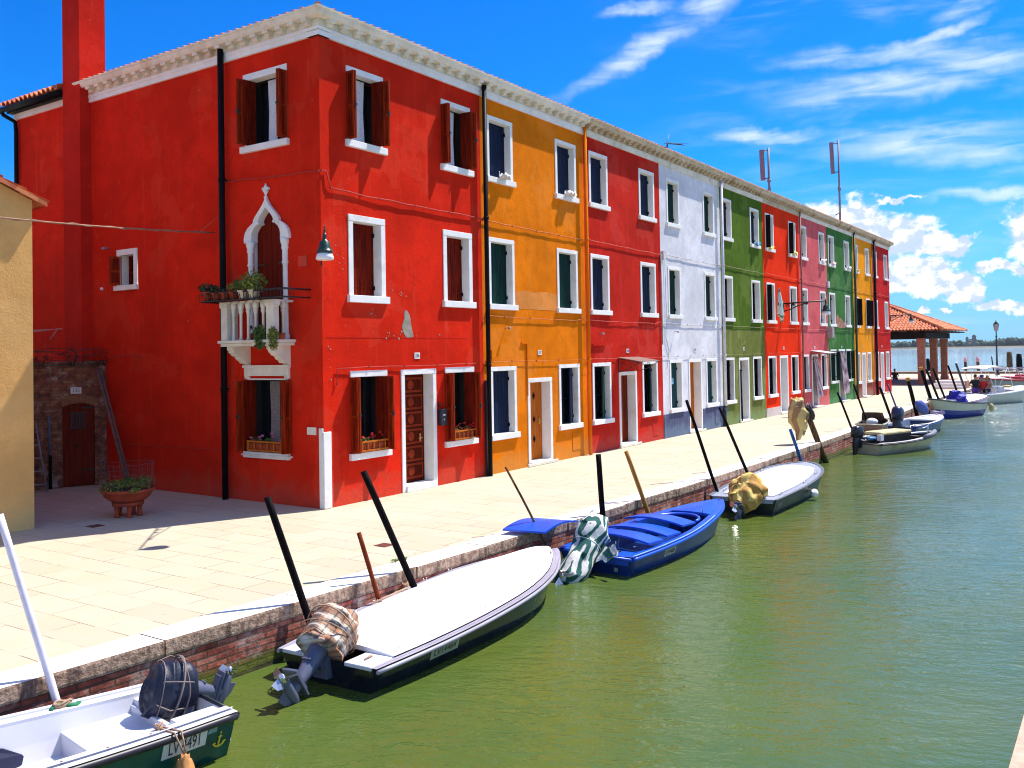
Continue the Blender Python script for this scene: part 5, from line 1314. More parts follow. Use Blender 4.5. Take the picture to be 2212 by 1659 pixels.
def hoop(m, P, ax, rd, t, r_=.007, k=1.13, tilt=0.0):
    pts = []
    for q in range(25):
        a = 2*math.pi*q/24; c, rx, ry = bagrad(ax, rd, t+tilt*math.cos(a)); pts.append(P(c.x+rx*k*math.cos(a), c.y+ry*k*math.sin(a), c.z))
    m.tube(pts, r_, 5)
def seam(m, P, ax, rd, a, t0, t1, r_=.006, k=1.13):
    pts = []
    for q in range(15):
        c, rx, ry = bagrad(ax, rd, t0+(t1-t0)*q/14); pts.append(P(c.x+rx*k*math.cos(a), c.y+ry*k*math.sin(a), c.z))
    m.tube(pts, r_, 5)
AXA = ([(-.10, 0, .46), (-.10, 0, .44), (-.10, 0, .30), (-.12, 0, .10), (-.12, 0, -.02)], [(.10, .07), (.25, .18), (.31, .23), (.28, .19), (.20, .14)])
AXB = ([(-.08, 0, .64), (-.08, 0, .61), (-.10, 0, .46), (-.11, .0, .26), (-.12, .01, .10), (-.12, .01, .04)], [(.03, .03), (.19, .17), (.30, .27), (.28, .26), (.28, .28), (.26, .27)])
AXC = ([(-.10, 0, .56), (-.10, 0, .53), (-.11, 0, .32), (-.13, 0, .05), (-.17, .0, -.25), (-.20, .01, -.55), (-.21, .02, -.70)], [(.03, .03), (.17, .15), (.27, .22), (.20, .19), (.19, .18), (.23, .19), (.17, .13)])
AXD = ([(-.10, 0, .50), (-.10, 0, .46), (-.11, 0, .28), (-.13, 0, .05), (-.15, .0, -.20), (-.20, .0, -.42)], [(.03, .03), (.24, .24), (.32, .34), (.30, .33), (.25, .28), (.16, .14)])
def outboard(t, piv, tilt, body_m, cover=None, cover_kind=None, sc=1.0, yaw_=0.0, cowl_m=None, seed=1.0, leg=1.0):
    Mx = Matrix.Rotation(R(yaw_), 3, 'Z') @ Ry(R(tilt)); o = Vector(piv)
    P = lambda x, y, z: o+Mx @ Vector((x*sc, y*sc, (z if z > -.1 else -.1+(z+.1)*leg)*sc))
    def ob(m, c, h, mi=0): m.obox(P(*c), Mx @ Vector((h[0]*sc, 0, 0)), Mx @ Vector((0, h[1]*sc, 0)), Mx @ Vector((0, 0, h[2]*sc)), mi)
    m = MB()
    m.obox(o+Vector((.02, 0, -.04)), Vector((.05, 0, 0)), Vector((0, .10, 0)), Vector((0, 0, .12)))       # clamp
    m.tube([P(-.14, 0, .16), P(-.15, 0, -.10), P(-.15, 0, -.42), P(-.16, 0, -.60)], [.115*sc, .10*sc, .062*sc, .05*sc], 12)
    ob(m, (-.10, 0, .02), (.10, .075, .12)); ob(m, (-.13, 0, -.16), (.125, .055, .012))
    ob(m, (-.20, 0, -.475), (.19, .085, .012)); ob(m, (-.19, 0, -.44), (.15, .06, .02))
    m.tube([P(.06, 0, -.62), P(.0, 0, -.62), P(-.14, 0, -.62), P(-.30, 0, -.62), P(-.36, 0, -.62)], [.01*sc, .045*sc, .062*sc, .058*sc, .045*sc], 12)
    m.add([P(-.02, .010, -.66), P(-.26, .010, -.66), P(-.28, .006, -.84), P(-.16, .006, -.80), P(-.02, -.010, -.66), P(-.26, -.010, -.66), P(-.28, -.006, -.84), P(-.16, -.006, -.80)],
          [(0, 1, 2, 3), (7, 6, 5, 4), (0, 4, 5, 1), (1, 5, 6, 2), (2, 6, 7, 3), (3, 7, 4, 0)])
    mt = m.build('outboard_motor', body_m, t, local=True, bevel=.004)
    m = MB()
    m.tube([P(-.36, 0, -.62), P(-.45, 0, -.62)], [.045*sc, .025*sc], 10)
    for i in range(3):
        a = i*2.094+.4; ca, sa = math.cos(a), math.sin(a)
        q = [P(-.37, ca*.03, -.62+sa*.03), P(-.43, ca*.03-sa*.03, -.62+sa*.03+ca*.03), P(-.44, ca*.15-sa*.06, -.62+sa*.15+ca*.06), P(-.39, ca*.17, -.62+sa*.17), P(-.37, ca*.12+sa*.04, -.62+sa*.12-ca*.04)]
        m.add(q, [(0, 1, 2, 3, 4)]); m.add([p+Mx @ Vector((.008, 0, 0)) for p in q], [(4, 3, 2, 1, 0)])
    m.build('propeller', steel, mt, local=True)
    if cowl_m:
        m = MB()
        prof = [(-.34, .22, .13, .17), (-.34, .22, .12, .19), (0, 0, 0, 0)]
        for (z, rx, ry, cx) in ():
            pass
        vs = []; n = 18; lay = [(.14, .17, .115, -.10), (.17, .21, .135, -.11), (.30, .225, .15, -.11), (.42, .215, .145, -.10), (.49, .18, .12, -.08), (.515, .10, .07, -.07)]
        for (z, rx, ry, cx) in lay:
            for q in range(n):
                a = 2*math.pi*q/n; c_, s__ = math.cos(a), math.sin(a)
                vs.append(P(cx+rx*math.copysign(abs(c_)**.7, c_), ry*math.copysign(abs(s__)**.7, s__), z))
        m.add(vs, [(i*n+q, i*n+(q+1) % n, (i+1)*n+(q+1) % n, (i+1)*n+q) for i in range(len(lay)-1) for q in range(n)]+[tuple(range(n))[::-1], tuple((len(lay)-1)*n+q for q in range(n))], 0, True)
        ob(m, (.16, 0, .12), (.16, .02, .02))
        m.build('cowl', cowl_m, mt, local=True)
    global BS
    BS = {'cowlA': .84, 'cowlskirt': .90, 'whole': sc, 'yellow': sc}.get(cover_kind, 1.0)
    if cover_kind == 'cowlA':
        m = MB(); bag(m, AXA[0], AXA[1], seed, .020, M=Mx*1, o=o, k=24, n=34); m.build('engine_cover', cover, mt, local=True)
    elif cover_kind == 'cowl':
        m = MB(); bag(m, [(-.10, 0, .60), (-.10, 0, .56), (-.11, 0, .38), (-.12, 0, .12), (-.12, 0, -.02)], [(.03, .03), (.19, .13), (.27, .19), (.23, .16), (.17, .13)], seed, .022, M=Mx*1, o=o)
        s_ = m.build('engine_cover', cover, mt, local=True)
    elif cover_kind == 'cowlskirt':
        m = MB(); bag(m, AXB[0], AXB[1], seed, .030, M=Mx*1, o=o, k=24, n=34)
        m.build('engine_cover', cover, mt, local=True)
    elif cover_kind == 'whole':
        m = MB(); bag(m, [(-.10, 0, .56), (-.10, 0, .53), (-.11, 0, .32), (-.13, 0, .05), (-.17, .0, -.25), (-.20, .01, -.55), (-.21, .02, -.70)], [(.03, .03), (.17, .15), (.27, .22), (.20, .19), (.19, .18), (.23, .19), (.17, .13)], seed, .035, M=Mx*1, o=o, k=30, n=34)
        m.build('engine_cover', cover, mt, local=True)
    elif cover_kind == 'yellow':
        m = MB(); bag(m, [(-.10, 0, .50), (-.10, 0, .46), (-.11, 0, .28), (-.13, 0, .05), (-.15, .0, -.20), (-.20, .0, -.42)], [(.03, .03), (.24, .24), (.32, .34), (.30, .33), (.25, .28), (.16, .14)], seed, .045, M=Mx*1, o=o, k=28, n=34, folds=11)
        m.build('engine_cover', cover, mt, local=True)
    BS = 1.0
    return mt, P
def coil(m, c, r, n=4, rr_=.012):
    c = Vector(c)
    for i in range(n):
        m.tube([c+Vector((r*math.cos(a*.6)*(1+.2*math.sin(i+a)), r*.5*math.sin(a*.6), .015*i+.012*math.sin(a*1.3+i))) for a in range(12)], rr_, 5)
def stripe_cloth(name, cols, axis, freq, duty=.0):
    m, t, bs = mat_new(name); P = objco(t)
    d = t.n('ShaderNodeVectorMath', operation='DOT_PRODUCT', i_0=P, i_1=axis).outputs['Value']; wv = t.math('ADD', d, t.math('MULTIPLY', t.noise(P, 3.5, 2), .10))
    f = t.math('SINE', t.math('MULTIPLY', wv, freq)); cc = t.mix(t.mr(f, duty-.15, duty+.15), cols[0], cols[1])
    t.put(bs.inputs['Base Color'], cc); bs.inputs['Roughness'].default_value = .85; bump(t, bs, t.noise(P, 9, 4), .5, .03); return m
def plaid(name):
    m, t, bs = mat_new(name); P = objco(t); cc = (.62, .50, .38)
    for rot, fr, ph, thr, c in (((0, 0, 0), 42, 0, .35, (.30, .10, .035)), ((0, R(90), 0), 42, 1, .35, (.34, .13, .05)), ((0, 0, 0), 84, 1.5, .82, (.05, .04, .05)), ((0, R(90), 0), 84, .5, .82, (.06, .05, .06)), ((0, 0, 0), 42, 3.1, .93, (.7, .68, .62))):
        s = t.n('ShaderNodeSeparateXYZ', i_0=t.mapv(P, rot=(.3, .5, .2))); a = s.outputs[0] if rot[1] == 0 else s.outputs[2]
        f = t.math('SINE', t.math('ADD', t.math('MULTIPLY', a, fr), ph)); cc = t.mix(t.math('MULTIPLY', t.mr(f, thr-.08, thr+.08), .72), cc, c)
    t.put(bs.inputs['Base Color'], cc); bs.inputs['Roughness'].default_value = .85; bump(t, bs, t.noise(P, 11, 4), .5, .03); return m
# ---- A: green and white open boat, bottom left
green_gel = gloss('green_gelcoat', (.005, .085, .060), .22, .25, (.008, .05, .045))
A = Boat('motor_boat', 'white open boat with a green hull, orange fender and navy covered outboard', (-6.68, -5.31), 171,
    [(0, .60, .375), (.8, .66, .39), (1.8, .70, .43), (2.8, .64, .49), (3.5, .45, .55), (3.95, .18, .61), (4.15, .01, .64)], hull=green_gel, rail=rubber, rail_r=.034, flare=.86)
m = MB(); A.ring(m, -.03, .17, .012, .05); A.ring(m, .04, .07, .03, .02); m.build('gunwale', white_gel, A.t, local=True)
A.inner(white_gel, .17, .06, .02, 3.6)
m = MB()                                 # stern seat, splash well, foredeck
m.box(0, .42, -.52, -.24, .10, .345); m.box(0, .42, .24, .52, .10, .345); m.box(0, .04, -.24, .24, .06, .20); m.box(.40, .45, -.54, .54, .06, .300)
m.add([(.45, -.55, .235), (1.05, -.57, .235), (1.05, .57, .235), (.45, .55, .235), (.45, -.55, .06), (1.05, -.57, .06), (1.05, .57, .06), (.45, .55, .06)], [(0, 1, 2, 3), (1, 5, 6, 2), (0, 4, 5, 1), (3, 2, 6, 7)])
m.build('stern_seat', white_gel, A.t, local=True, bevel=.012)
m = MB(); m.box(1.02, 1.075, .18, .24, .14, .20); m.box(1.05, 1.09, .19, .23, .08, .16); m.build('latch', plain('rusty_brass', (.22, .10, .04), .6, .4), A.t, local=True)
m = MB(); m.box(1.0525, 1.0545, .17, .19, .065, .16); m.box(1.0525, 1.0545, .215, .235, .065, .15); m.build('rust_streak', plain('rust_stain', (.55, .36, .12), .7), A.t, local=True)
m = MB(); pts = [(1.30, .065), (1.36, .15), (1.50, .24), (1.75, .30), (2.2, .33), (3.3, .40), (3.3, .065)]
vs = [(x, -(lerp_st(A.st, x)[1]*(1-.06*(1-z/.4))-.185), z) for x, z in pts]; m.add(vs+[(x, y+.012, z) for x, y, z in vs], [(0, 1, 2, 3, 4, 5, 6), (13, 12, 11, 10, 9, 8, 7)]+[(i, (i+1) % 7, 7+(i+1) % 7, 7+i) for i in range(7)]); m.build('locker_opening_shade', plain('locker_shadow_blue', (.012, .014, .05), .5), A.t, local=True)  # dark blue sheet painting the shade inside the arched locker opening
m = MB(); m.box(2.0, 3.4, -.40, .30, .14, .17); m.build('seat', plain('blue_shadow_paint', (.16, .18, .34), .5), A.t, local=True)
bolt_m = plain('bolt_brown', (.15, .05, .05), .6)
for x in (.75, 1.1, 1.45, 1.85, 2.25):
    m = MB(); _, hw_, zg_ = lerp_st(A.st, x); m.tube([(x, hw_-.07, zg_+.018), (x, hw_-.07, zg_+.030)], .010, 7); m.build('deck_bolt', bolt_m, A.t, local=True)
navy_cover = plain('navy_cover', (.008, .012, .036), .5, .35, 7, bmp=.5)
mt, P = outboard(A.t, (.10, -.10, .31), 70, motor_grey, navy_cover, 'cowlA', .78, -4, seed=2.3, leg=.62)
m = MB(); pipm = plain('piping_beige', (.20, .15, .14), .7)
hoop(m, P, *AXA, 2.4, .010, 1.30); hoop(m, P, *AXA, 2.9, .007, 1.30, .6); hoop(m, P, *AXA, 1.2, .005, 1.30, .3)
for a in (1.2, 2.0, 3.6, 4.6, 5.5): seam(m, P, *AXA, a, .3, 3.2, .006, 1.30)
m.build('cover_straps', pipm, mt, local=True)
A.plate('LV 4491', .26, .66, .15, .46, 1, flip=-1, size=.15)
m = MB(); a_, b_, c_, d_ = A.side(.25, .27, 1), A.side(.165, .27, 1), A.side(.165, .13, 1), A.side(.25, .13, 1); m.quad(a_, b_, c_, d_); m.build('sticker', plain('faded_sticker', (.22, .36, .34), .6), A.t, local=True)
# anchor emblem and ring of small letters round it
cy = plain('emblem_yellow', (.75, .62, .03), .5); cb = plain('emblem_blue', (.02, .06, .20), .5)
ec = A.side(.125, .46, 1, .006); ex = (A.side(.07, .46, 1)-A.side(.17, .46, 1)).normalized(); ey = (A.side(.125, .3, 1)-A.side(.125, .7, 1)).normalized(); en = ex.cross(ey).normalized()
E_ = lambda u, v: ec+ex*u+ey*v+en*.003
m = MB(); m.tube([E_(0, .045), E_(-.006, -.055)], .008, 6); m.tube([E_(.048*math.sin(a), -.020-.035*math.cos(a)) for a in [-1.45+.29*i for i in range(11)]], .008, 6)
m.obox(E_(-.048, -.022), ex*.014, ey*.006, en*.003); m.obox(E_(.048, -.022), ex*.014, ey*.006, en*.003); m.obox(E_(.0, .030), ex*.018, ey*.005, en*.003); m.ell(E_(0, .066), .009, 8, 6)
em = m.build('emblem', cy, A.t, local=True)
for i, ch in enumerate('CANTIERE NAUTICO'):
    a = R(205 - 230*i/15); 
    if ch != ' ': text('lettering', ch, .024, ec+ex*.092*math.cos(a)+ey*(.005+.092*math.sin(a))+en*.002, ex*math.sin(a)-ey*math.cos(a), ex*math.cos(a)+ey*math.sin(a), cb, em, .0004, local=True)
t = thing('boat_fender', 'dirty orange fender hanging on a rope over the side of the green boat', 'fender', tuple(A.t.matrix_basis @ Vector((.70, .66, .1))))
fc = A.t.matrix_basis @ Vector((.54, .73, .075)); 
m = MB(); bag(m, [fc+Vector((0, 0, .14)), fc+Vector((0, 0, .12)), fc+Vector((0, 0, .0)), fc+Vector((.01, 0, -.16)), fc+Vector((.01, 0, -.30))], [(.02, .02), (.05, .04), (.095, .075), (.10, .08), (.04, .04)], 4.4, .02); m.build('fender_body', plain('orange_rubber', (.55, .24, .07), .6, .35, 9), t)
m = MB(); top_ = A.t.matrix_basis @ Vector((.64, .50, .405)); m.tube([top_, A.t.matrix_basis @ Vector((.60, .69, .405)), fc+Vector((0, .0, .15))], .008, 5); m.tube([top_+Vector((.03, 0, 0)), A.t.matrix_basis @ Vector((.54, .69, .40)), fc+Vector((.01, -.01, .15))], .008, 5); coil(m, top_, .03, 3, .008); m.tube([fc+Vector((-.05, -.07, .0)), fc+Vector((.05, -.08, .005))], .010, 5); m.build('rope', rope_m, t)
m = MB(); rc = A.t.matrix_basis @ Vector((.98, -.60, .40)); coil(m, rc, .07, 4, .011); m.tube([rc, rc+Vector((.18, -.02, -.005)), rc+Vector((.42, -.05, -.03))], .006, 5)
tag(recenter(m.build('mooring_rope', rope_m)), 'tan mooring rope knotted on the far gunwale of the green and white boat', 'rope')
m = MB(); m.tube([rc+Vector((-.12+.05*i, .05*math.sin(i*1.2)-.02, .01+.01*math.sin(i))) for i in range(6)], .020, 6); tag(recenter(m.build('green_strap', plain('green_hose', (.0, .16, .06), .7))), 'green strap tied round the white pole at the green boat', 'strap')
m = MB(); bag(m, [(0, 0, .0), (0, 0, .03), (.0, 0, .09), (0, 0, .11)], [(.05, .04), (.12, .08), (.09, .06), (.02, .02)], 1.2, .05, o=A.t.matrix_basis @ Vector((1.85, .05, .22)), k=8, n=16); tag(recenter(m.build('sponge', plain('ochre_cloth', (.6, .33, .03), .9, .3, 20))), 'yellow rag lying in the cockpit of the green boat', 'rag')
# ---- B: big boat under a white cover
navy_hull = gloss('navy_hull', (.006, .008, .018), .14, .3, (.012, .016, .030)); lilac = gloss('lilac_grey_gelcoat', (.36, .34, .42), .35, .1)
white_cover = plain('white_tarpaulin', (.80, .79, .83), .6, .05, 1.6, .3, bmp=.25)
B = Boat('motor_boat', 'largest boat, dark navy hull under a smooth white cover, plaid cloth on its outboard', (-5.20, -5.37), 2.5,
    [(0, .64, .29), (.9, .74, .32), (1.9, .79, .36), (2.9, .76, .41), (3.7, .60, .45), (4.3, .35, .48), (4.68, .13, .50), (4.82, .01, .51)], hull=navy_hull, rake=.45, flare=.82)
m = MB(); B.ring(m, -.045, .05, .0, .05); m.build('gunwale', lilac, B.t, local=True)
m = MB(); pts = [(x, -(hw+.055), zg-.035) for x, hw, zg in B.st]+[(x, hw+.055, zg-.035) for x, hw, zg in B.st[::-1]]; m.tube(pts, .022, 7); m.build('rub_rail', lilac, B.t, local=True)
B.deck('boat_cover', white_cover, .055, .13, .34, 4.70, .010)
m = MB(); m.box(-.015, .34, -.62, -.26, .255, .30); m.build('stern_deck', white_gel, B.t, local=True, bevel=.012); m = MB(); m.box(-.015, .34, .26, .62, .255, .30); m.build('stern_deck', white_gel, B.t, local=True, bevel=.012)
m = MB()
for (x, sg) in ((.5, -1), (.5, 1), (1.6, 1), (2.0, -1), (3.4, -1), (3.1, 1), (2.6, 1)):
    _, hw, zg = lerp_st(B.st, x); y = sg*(hw-.10)
    m.tube([(x-.05, y, zg+.04), (x-.035, y, zg+.075), (x-.0, y, zg+.045)], .005, 5); m.tube([(x+.02, y, zg+.04), (x+.035, y, zg+.075)], .005, 5)
m.build('cover_hooks', steel, B.t, local=True)
m = MB(); _, hw, zg = lerp_st(B.st, .42); m.tube([(.36, -.15, .33), (.42, -.42, .315), (.9, -.60, .345), (1.0, -.63, .36)], .006, 5); m.tube([(.18, -.40, .30), (.16, -.66, .28), (.10, -.50, .02)], .004, 4); m.tube([(.12, -.42, .30), (.22, -.42, .32), (.26, -.40, .30)], .012, 5); m.tube([(1.5, .66, .40), (2.2, .68, .43)], .014, 5); m.tube([(4.42, -.20, .53), (4.5, -.14, .53)], .02, 6); m.build('cover_cord', rope_m, B.t, local=True)
plaid_m = plaid('plaid_cloth')
mt, P = outboard(B.t, (-.02, .04, .25), 56, motor_grey, plaid_m, 'cowlskirt', .98, 8, seed=5.1, leg=.80)
m = MB(); hoop(m, P, *AXB, 2.7, .008, 1.14, .3); hoop(m, P, *AXB, 3.2, .007, 1.14, -.2); m.build('binding_cord', rope_m, mt, local=True)
B.plate('LV14464', .86, 1.34, .22, .55, -1, size=.115, mat=plain('dull_plate', (.30, .34, .26), .5))
m = MB(); coil(m, B.t.matrix_basis @ Vector((2.32, .79, .42)), .05, 3, .010); tag(recenter(m.build('mooring_rope', rope_m)), 'rope knot where the tall black pole meets the big white covered boat', 'rope')
# ---- C: blue boat
blue_gel = gloss('blue_gelcoat', (.001, .078, .60), .35, .2, (.01, .11, .55)); blue_dk = gloss('deep_blue_gelcoat', (.003, .034, .21), .3, .3, (.01, .06, .24))
Cb = Boat('motor_boat', 'bright blue boat with curved hatch boards and a green striped cloth over its outboard', (.46, -5.42), -3.0,
    [(0, .66, .30), (.9, .71, .32), (1.9, .70, .35), (2.8, .60, .40), (3.8, .38, .45), (4.35, .16, .48), (4.62, .01, .49)], hull=blue_dk, rake=.5, flare=.80, rail=blue_gel, rail_r=.03)
m = MB(); Cb.ring(m, -.02, .13, .012, .05); m.build('gunwale', blue_gel, Cb.t, local=True)
m = MB(); pts = [(x, -(hw+.0), zg+.02) for x, hw, zg in Cb.st if x < 3.4]; m.tube(pts, .010, 5); m.build('rail_highlight_strip', plain('pale_blue_strip', (.30, .45, .75), .4), Cb.t, local=True)
Cb.inner(blue_dk, .13, .05, .30, 3.5)
Cb.deck('foredeck', blue_gel, .10, .05, 3.3, 4.5, .012)
m = MB(); m.box(.0, .36, -.58, .58, .16, .305); m.build('stern_deck', blue_gel, Cb.t, local=True, bevel=.015)
for i, x in enumerate((.62, 1.22, 1.82)):
    hw = lerp_st(Cb.st, x+.25)[1]-.10; m = MB(); n = 10; vs = []
    for j in range(n+1):
        u = -1+2*j/n; z = lerp_st(Cb.st, x)[2]+.045+.085*(1-u*u)+(.05 if i == 2 else 0)
        for (xx, dz) in ((x+.02, .058), (x+.51, .036), (x+.51, .006), (x+.02, .028)): vs.append((xx-.07*(1-u*u)+.04*u, u*hw, z+dz))
    m.add(vs, [(4*j+a, 4*j+(a+1) % 4, 4*(j+1)+(a+1) % 4, 4*(j+1)+a) for j in range(n) for a in range(4)]+[(0, 1, 2, 3), tuple(4*n+a for a in (3, 2, 1, 0))]); m.build('hatch_board', blue_gel, Cb.t, local=True)
m = MB(); m.tube([(2.55+.62*math.cos(a), .44*math.sin(a), .42) for a in [-1.5+.25*i for i in range(13)]], .028, 6); m.build('coaming', blue_gel, Cb.t, local=True)
green_cloth = stripe_cloth('green_striped_cloth', ((.62, .60, .58), (.004, .085, .072)), (.66, .35, -.66), 62)
mt, P = outboard(Cb.t, (-.03, .10, .28), 44, motor_black, green_cloth, 'whole', 1.08, 2, seed=8.7)
m = MB(); vs = []
for i in range(7):
    for j in range(5): vs.append(P(-.06-.02*i+.03*math.sin(i*1.3+j), -.16-.070*i, .16-(.085-.009*i)*j+.04*math.sin(i*2+j)-.02*i))
m.add(vs, [(i*5+j, (i+1)*5+j, (i+1)*5+j+1, i*5+j+1) for i in range(6) for j in range(4)], 0, True); m.build('cloth_flap', green_cloth, mt, local=True)
m = MB(); hoop(m, P, *AXC, 2.9, .006, 1.10); m.build('binding_cord', lamp_white, mt, local=True)
Cb.plate('LV 4426', .98, 1.36, .20, .52, -1, size=.11, mat=plain('dull_plate_2', (.32, .36, .38), .5))
m = MB(); m.box(-.012, -.002, -.40, -.34, .06, .12); m.build('drain_plate', grey_metal, Cb.t, local=True)
m = MB(); m.tube([(3.15, -.28, .46), (3.15, -.28, .53), (3.22, -.28, .53), (3.22, -.28, .46)], .006, 5); m.tube([(.42, -.12, .31), (.42, -.12, .42)], .008, 5); m.tube([(.55, -.36, .33), (.62, -.40, .345)], .018, 6); m.build('fittings', steel, Cb.t, local=True)
m = MB(); vs = []; n = 10
for j in range(n+1):
    u = j/n; z = .09+.075*math.sin(math.pi*(u*.9+.05)); 
    for (a, dz) in ((0, 0), (1, .0), (1, -.03), (0, -.03)): vs.append((-.36+1.05*u+.12*a, -4.25-.70*a+.02*u, z+dz))
m.add(vs, [(4*j+a, 4*j+(a+1) % 4, 4*(j+1)+(a+1) % 4, 4*(j+1)+a) for j in range(n) for a in range(4)]+[(0, 1, 2, 3), tuple(4*n+a for a in (3, 2, 1, 0))])
tag(recenter(m.build('hatch_lid', blue_gel)), 'curved bright blue hatch lid lying on the kerb behind the thin crooked pole', 'boat lid')
# ---- D: grey boat with white cover
dark_grey = gloss('dark_grey_hull', (.014, .019, .024), .35, .3); pale_grey = gloss('pale_grey_deck', (.30, .33, .42), .4, .12)
Dd = Boat('motor_boat', 'dark grey boat with a flat white cover and ragged yellow cloth on its raised outboard', (6.42, -5.60), 2.5,
    [(0, .70, .32), (1.0, .78, .34), (2.2, .84, .37), (3.4, .80, .41), (4.3, .64, .44), (4.95, .38, .46), (5.25, .16, .47), (5.36, .01, .47)], hull=dark_grey, rake=.4, flare=.82)
m = MB(); Dd.ring(m, -.04, .03, .015, .06); m.build('gunwale', gloss('slate_gunwale', (.12, .15, .19), .4), Dd.t, local=True)
m = MB(); Dd.ring(m, .03, .30, .0, .02); m.box(0, .45, -.64, -.30, .24, .325); m.box(0, .45, .30, .64, .24, .325); m.build('side_deck', pale_grey, Dd.t, local=True)
Dd.deck('foredeck', pale_grey, .04, .03, 4.1, 5.3, -.005)
Dd.deck('boat_cover', white_cover, .20, .10, .40, 4.45, .012)
yel_cloth = stripe_cloth('yellow_cloth', ((.70, .52, .15), (.46, .24, .05)), (.5, .8, -.3), 24, .45)
mt, P = outboard(Dd.t, (-.03, -.10, .28), 56, motor_grey, yel_cloth, 'yellow', .95, 0, seed=11.3)
m = MB(); hoop(m, P, *AXD, 2.8, .007, 1.12); m.build('binding_cord', iron, mt, local=True)
Dd.plate('AV 3.05', .12, .42, .22, .50, -1, size=.09, mat=dark_grey, tm=pale_grey)
t = thing('boat_fender', 'round white fender on the side of the dark grey boat', 'fender', tuple(Dd.t.matrix_basis @ Vector((2.3, -.88, .15)))); c = Dd.t.matrix_basis @ Vector((2.35, -.90, .15))
m = MB(); m.ell(c, (.13, .09, .10), 14, 10); m.ell(c+Vector((-.12, 0, .03)), .03, 8, 6); m.build('fender_body', lamp_white, t); m = MB(); m.tube([c+Vector((-.12, .02, .03)), Dd.t.matrix_basis @ Vector((2.2, -.80, .40))], .008, 5); m.build('rope', rope_m, t)
m = MB(); [m.tube([(x, sg*(lerp_st(Dd.st, x)[1]-.14), lerp_st(Dd.st, x)[2]+.02), (x+.12, sg*(lerp_st(Dd.st, x)[1]-.14), lerp_st(Dd.st, x)[2]+.06), (x+.25, sg*(lerp_st(Dd.st, x)[1]-.14), lerp_st(Dd.st, x)[2]+.02)], .010, 5) for x in (.6, 2.2, 3.5) for sg in (-1, 1)]; m.build('grab_handle', steel, Dd.t, local=True)
# ---- E: cream open work boat with load
E = Boat('work_boat', 'cream open boat loaded with a pale mattress and clutter, black outboard at its stern', (18.35, -5.32), -22,
    [(0, .54, .36), (.75, .63, .36), (1.6, .67, .38), (2.5, .58, .42), (3.15, .40, .46), (3.55, .2, .49), (3.72, .01, .50)], hull=cream_gel, rake=.4, flare=.62, rail=rubber, rail_r=.025)
m = MB(); E.ring(m, -.02, .14, .015, .05); m.build('gunwale', white_gel, E.t, local=True)
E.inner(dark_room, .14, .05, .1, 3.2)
outboard(E.t, (-.03, .25, .36), 8, motor_black, None, None, 1.0, 0, cowl_m=motor_black)
m = MB(); m.box(.55, 2.2, -.20, .46, .56, .67); o = m.build('mattress', plain('cream_foam', (.62, .50, .26), .8, .2, 4), E.t, local=True, bevel=.05)
m = MB(); m.box(.6, 2.15, -.16, .40, .08, .56); m.build('crate', plain('dark_crate', (.04, .025, .015), .8, .4, 8), E.t, local=True)
m = MB(); m.tube([(2.5, .05, .66), (2.9, .30, .72), (3.6, .06, .76), (2.9, -.30, .72), (2.5, -.24, .66)], .016, 6); [m.tube([(x, y, .42), (x, y, .72)], .012, 5) for x, y in ((2.9, .30), (2.9, -.30), (3.5, .03))]; m.build('bow_rail', steel, E.t, local=True)
m = MB(); m.tube([(2.2, -.64, .44), (2.8, -.52, .48), (3.4, -.26, .53)], .075, 10); m.build('fender_tube', plain('grey_fender', (.17, .17, .22), .6), E.t, local=True)
m = MB(); [m.box(x_, x_+.28, y_, y_+.22, .1, .1+h_) for x_, y_, h_ in ((2.3, -.3, .34), (2.65, .0, .30), (.1, .1, .30), (.3, -.45, .26), (2.3, .1, .5))]; m.build('crates', plain('dark_clutter', (.06, .035, .02), .8, .5, 9), E.t, local=True)['kind'] = 'stuff'
m = MB(); m.box(.35, .50, -.30, -.15, .42, .60); m.tube([(.42, -.22, .36), (.42, -.22, .5)], .02, 6); m.tube([(.0, .5, .5), (.7, .1, .52)], .035, 7); m.tube([(.15, .35, .60), (.55, .50, .62)], .03, 6); m.build('gear', lamp_white, E.t, local=True)
m = MB(); m.tube([(.2, .1, .46), (.5, .0, .47)], .06, 8); m.build('blue_can', plain('blue_plastic', (.08, .25, .5), .5), E.t, local=True)
# ---- K: small dinghy with a windscreen
K = Boat('dinghy', 'small tan dinghy with a dark windscreen squeezed between the quay and the cream boat', (20.5, -4.93), 4,
    [(0, .42, .80), (.6, .46, .80), (1.3, .44, .83), (1.9, .28, .86), (2.2, .02, .88)], hull=plain('tan_gelcoat', (.34, .19, .12), .5, .2), rake=.2, rail=cream_gel, rail_r=.03)
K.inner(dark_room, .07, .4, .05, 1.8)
m = MB(); vs = []
for j in range(9):
    a = math.pi*j/8; vs += [(1.0+.35*math.sin(a), .40*math.cos(a), .82), (.75+.30*math.sin(a), .34*math.cos(a), 1.12)]
m.add(vs, [(2*j, 2*j+2, 2*j+3, 2*j+1) for j in range(8)], 0, True); m.build('windscreen', plain('smoked_screen', (.09, .06, .05), .2), K.t, local=True)
m = MB(); m.ell((.65, .0, .82), (.22, .20, .13), 12, 8); m.build('seat_cushion', lamp_white, K.t, local=True)
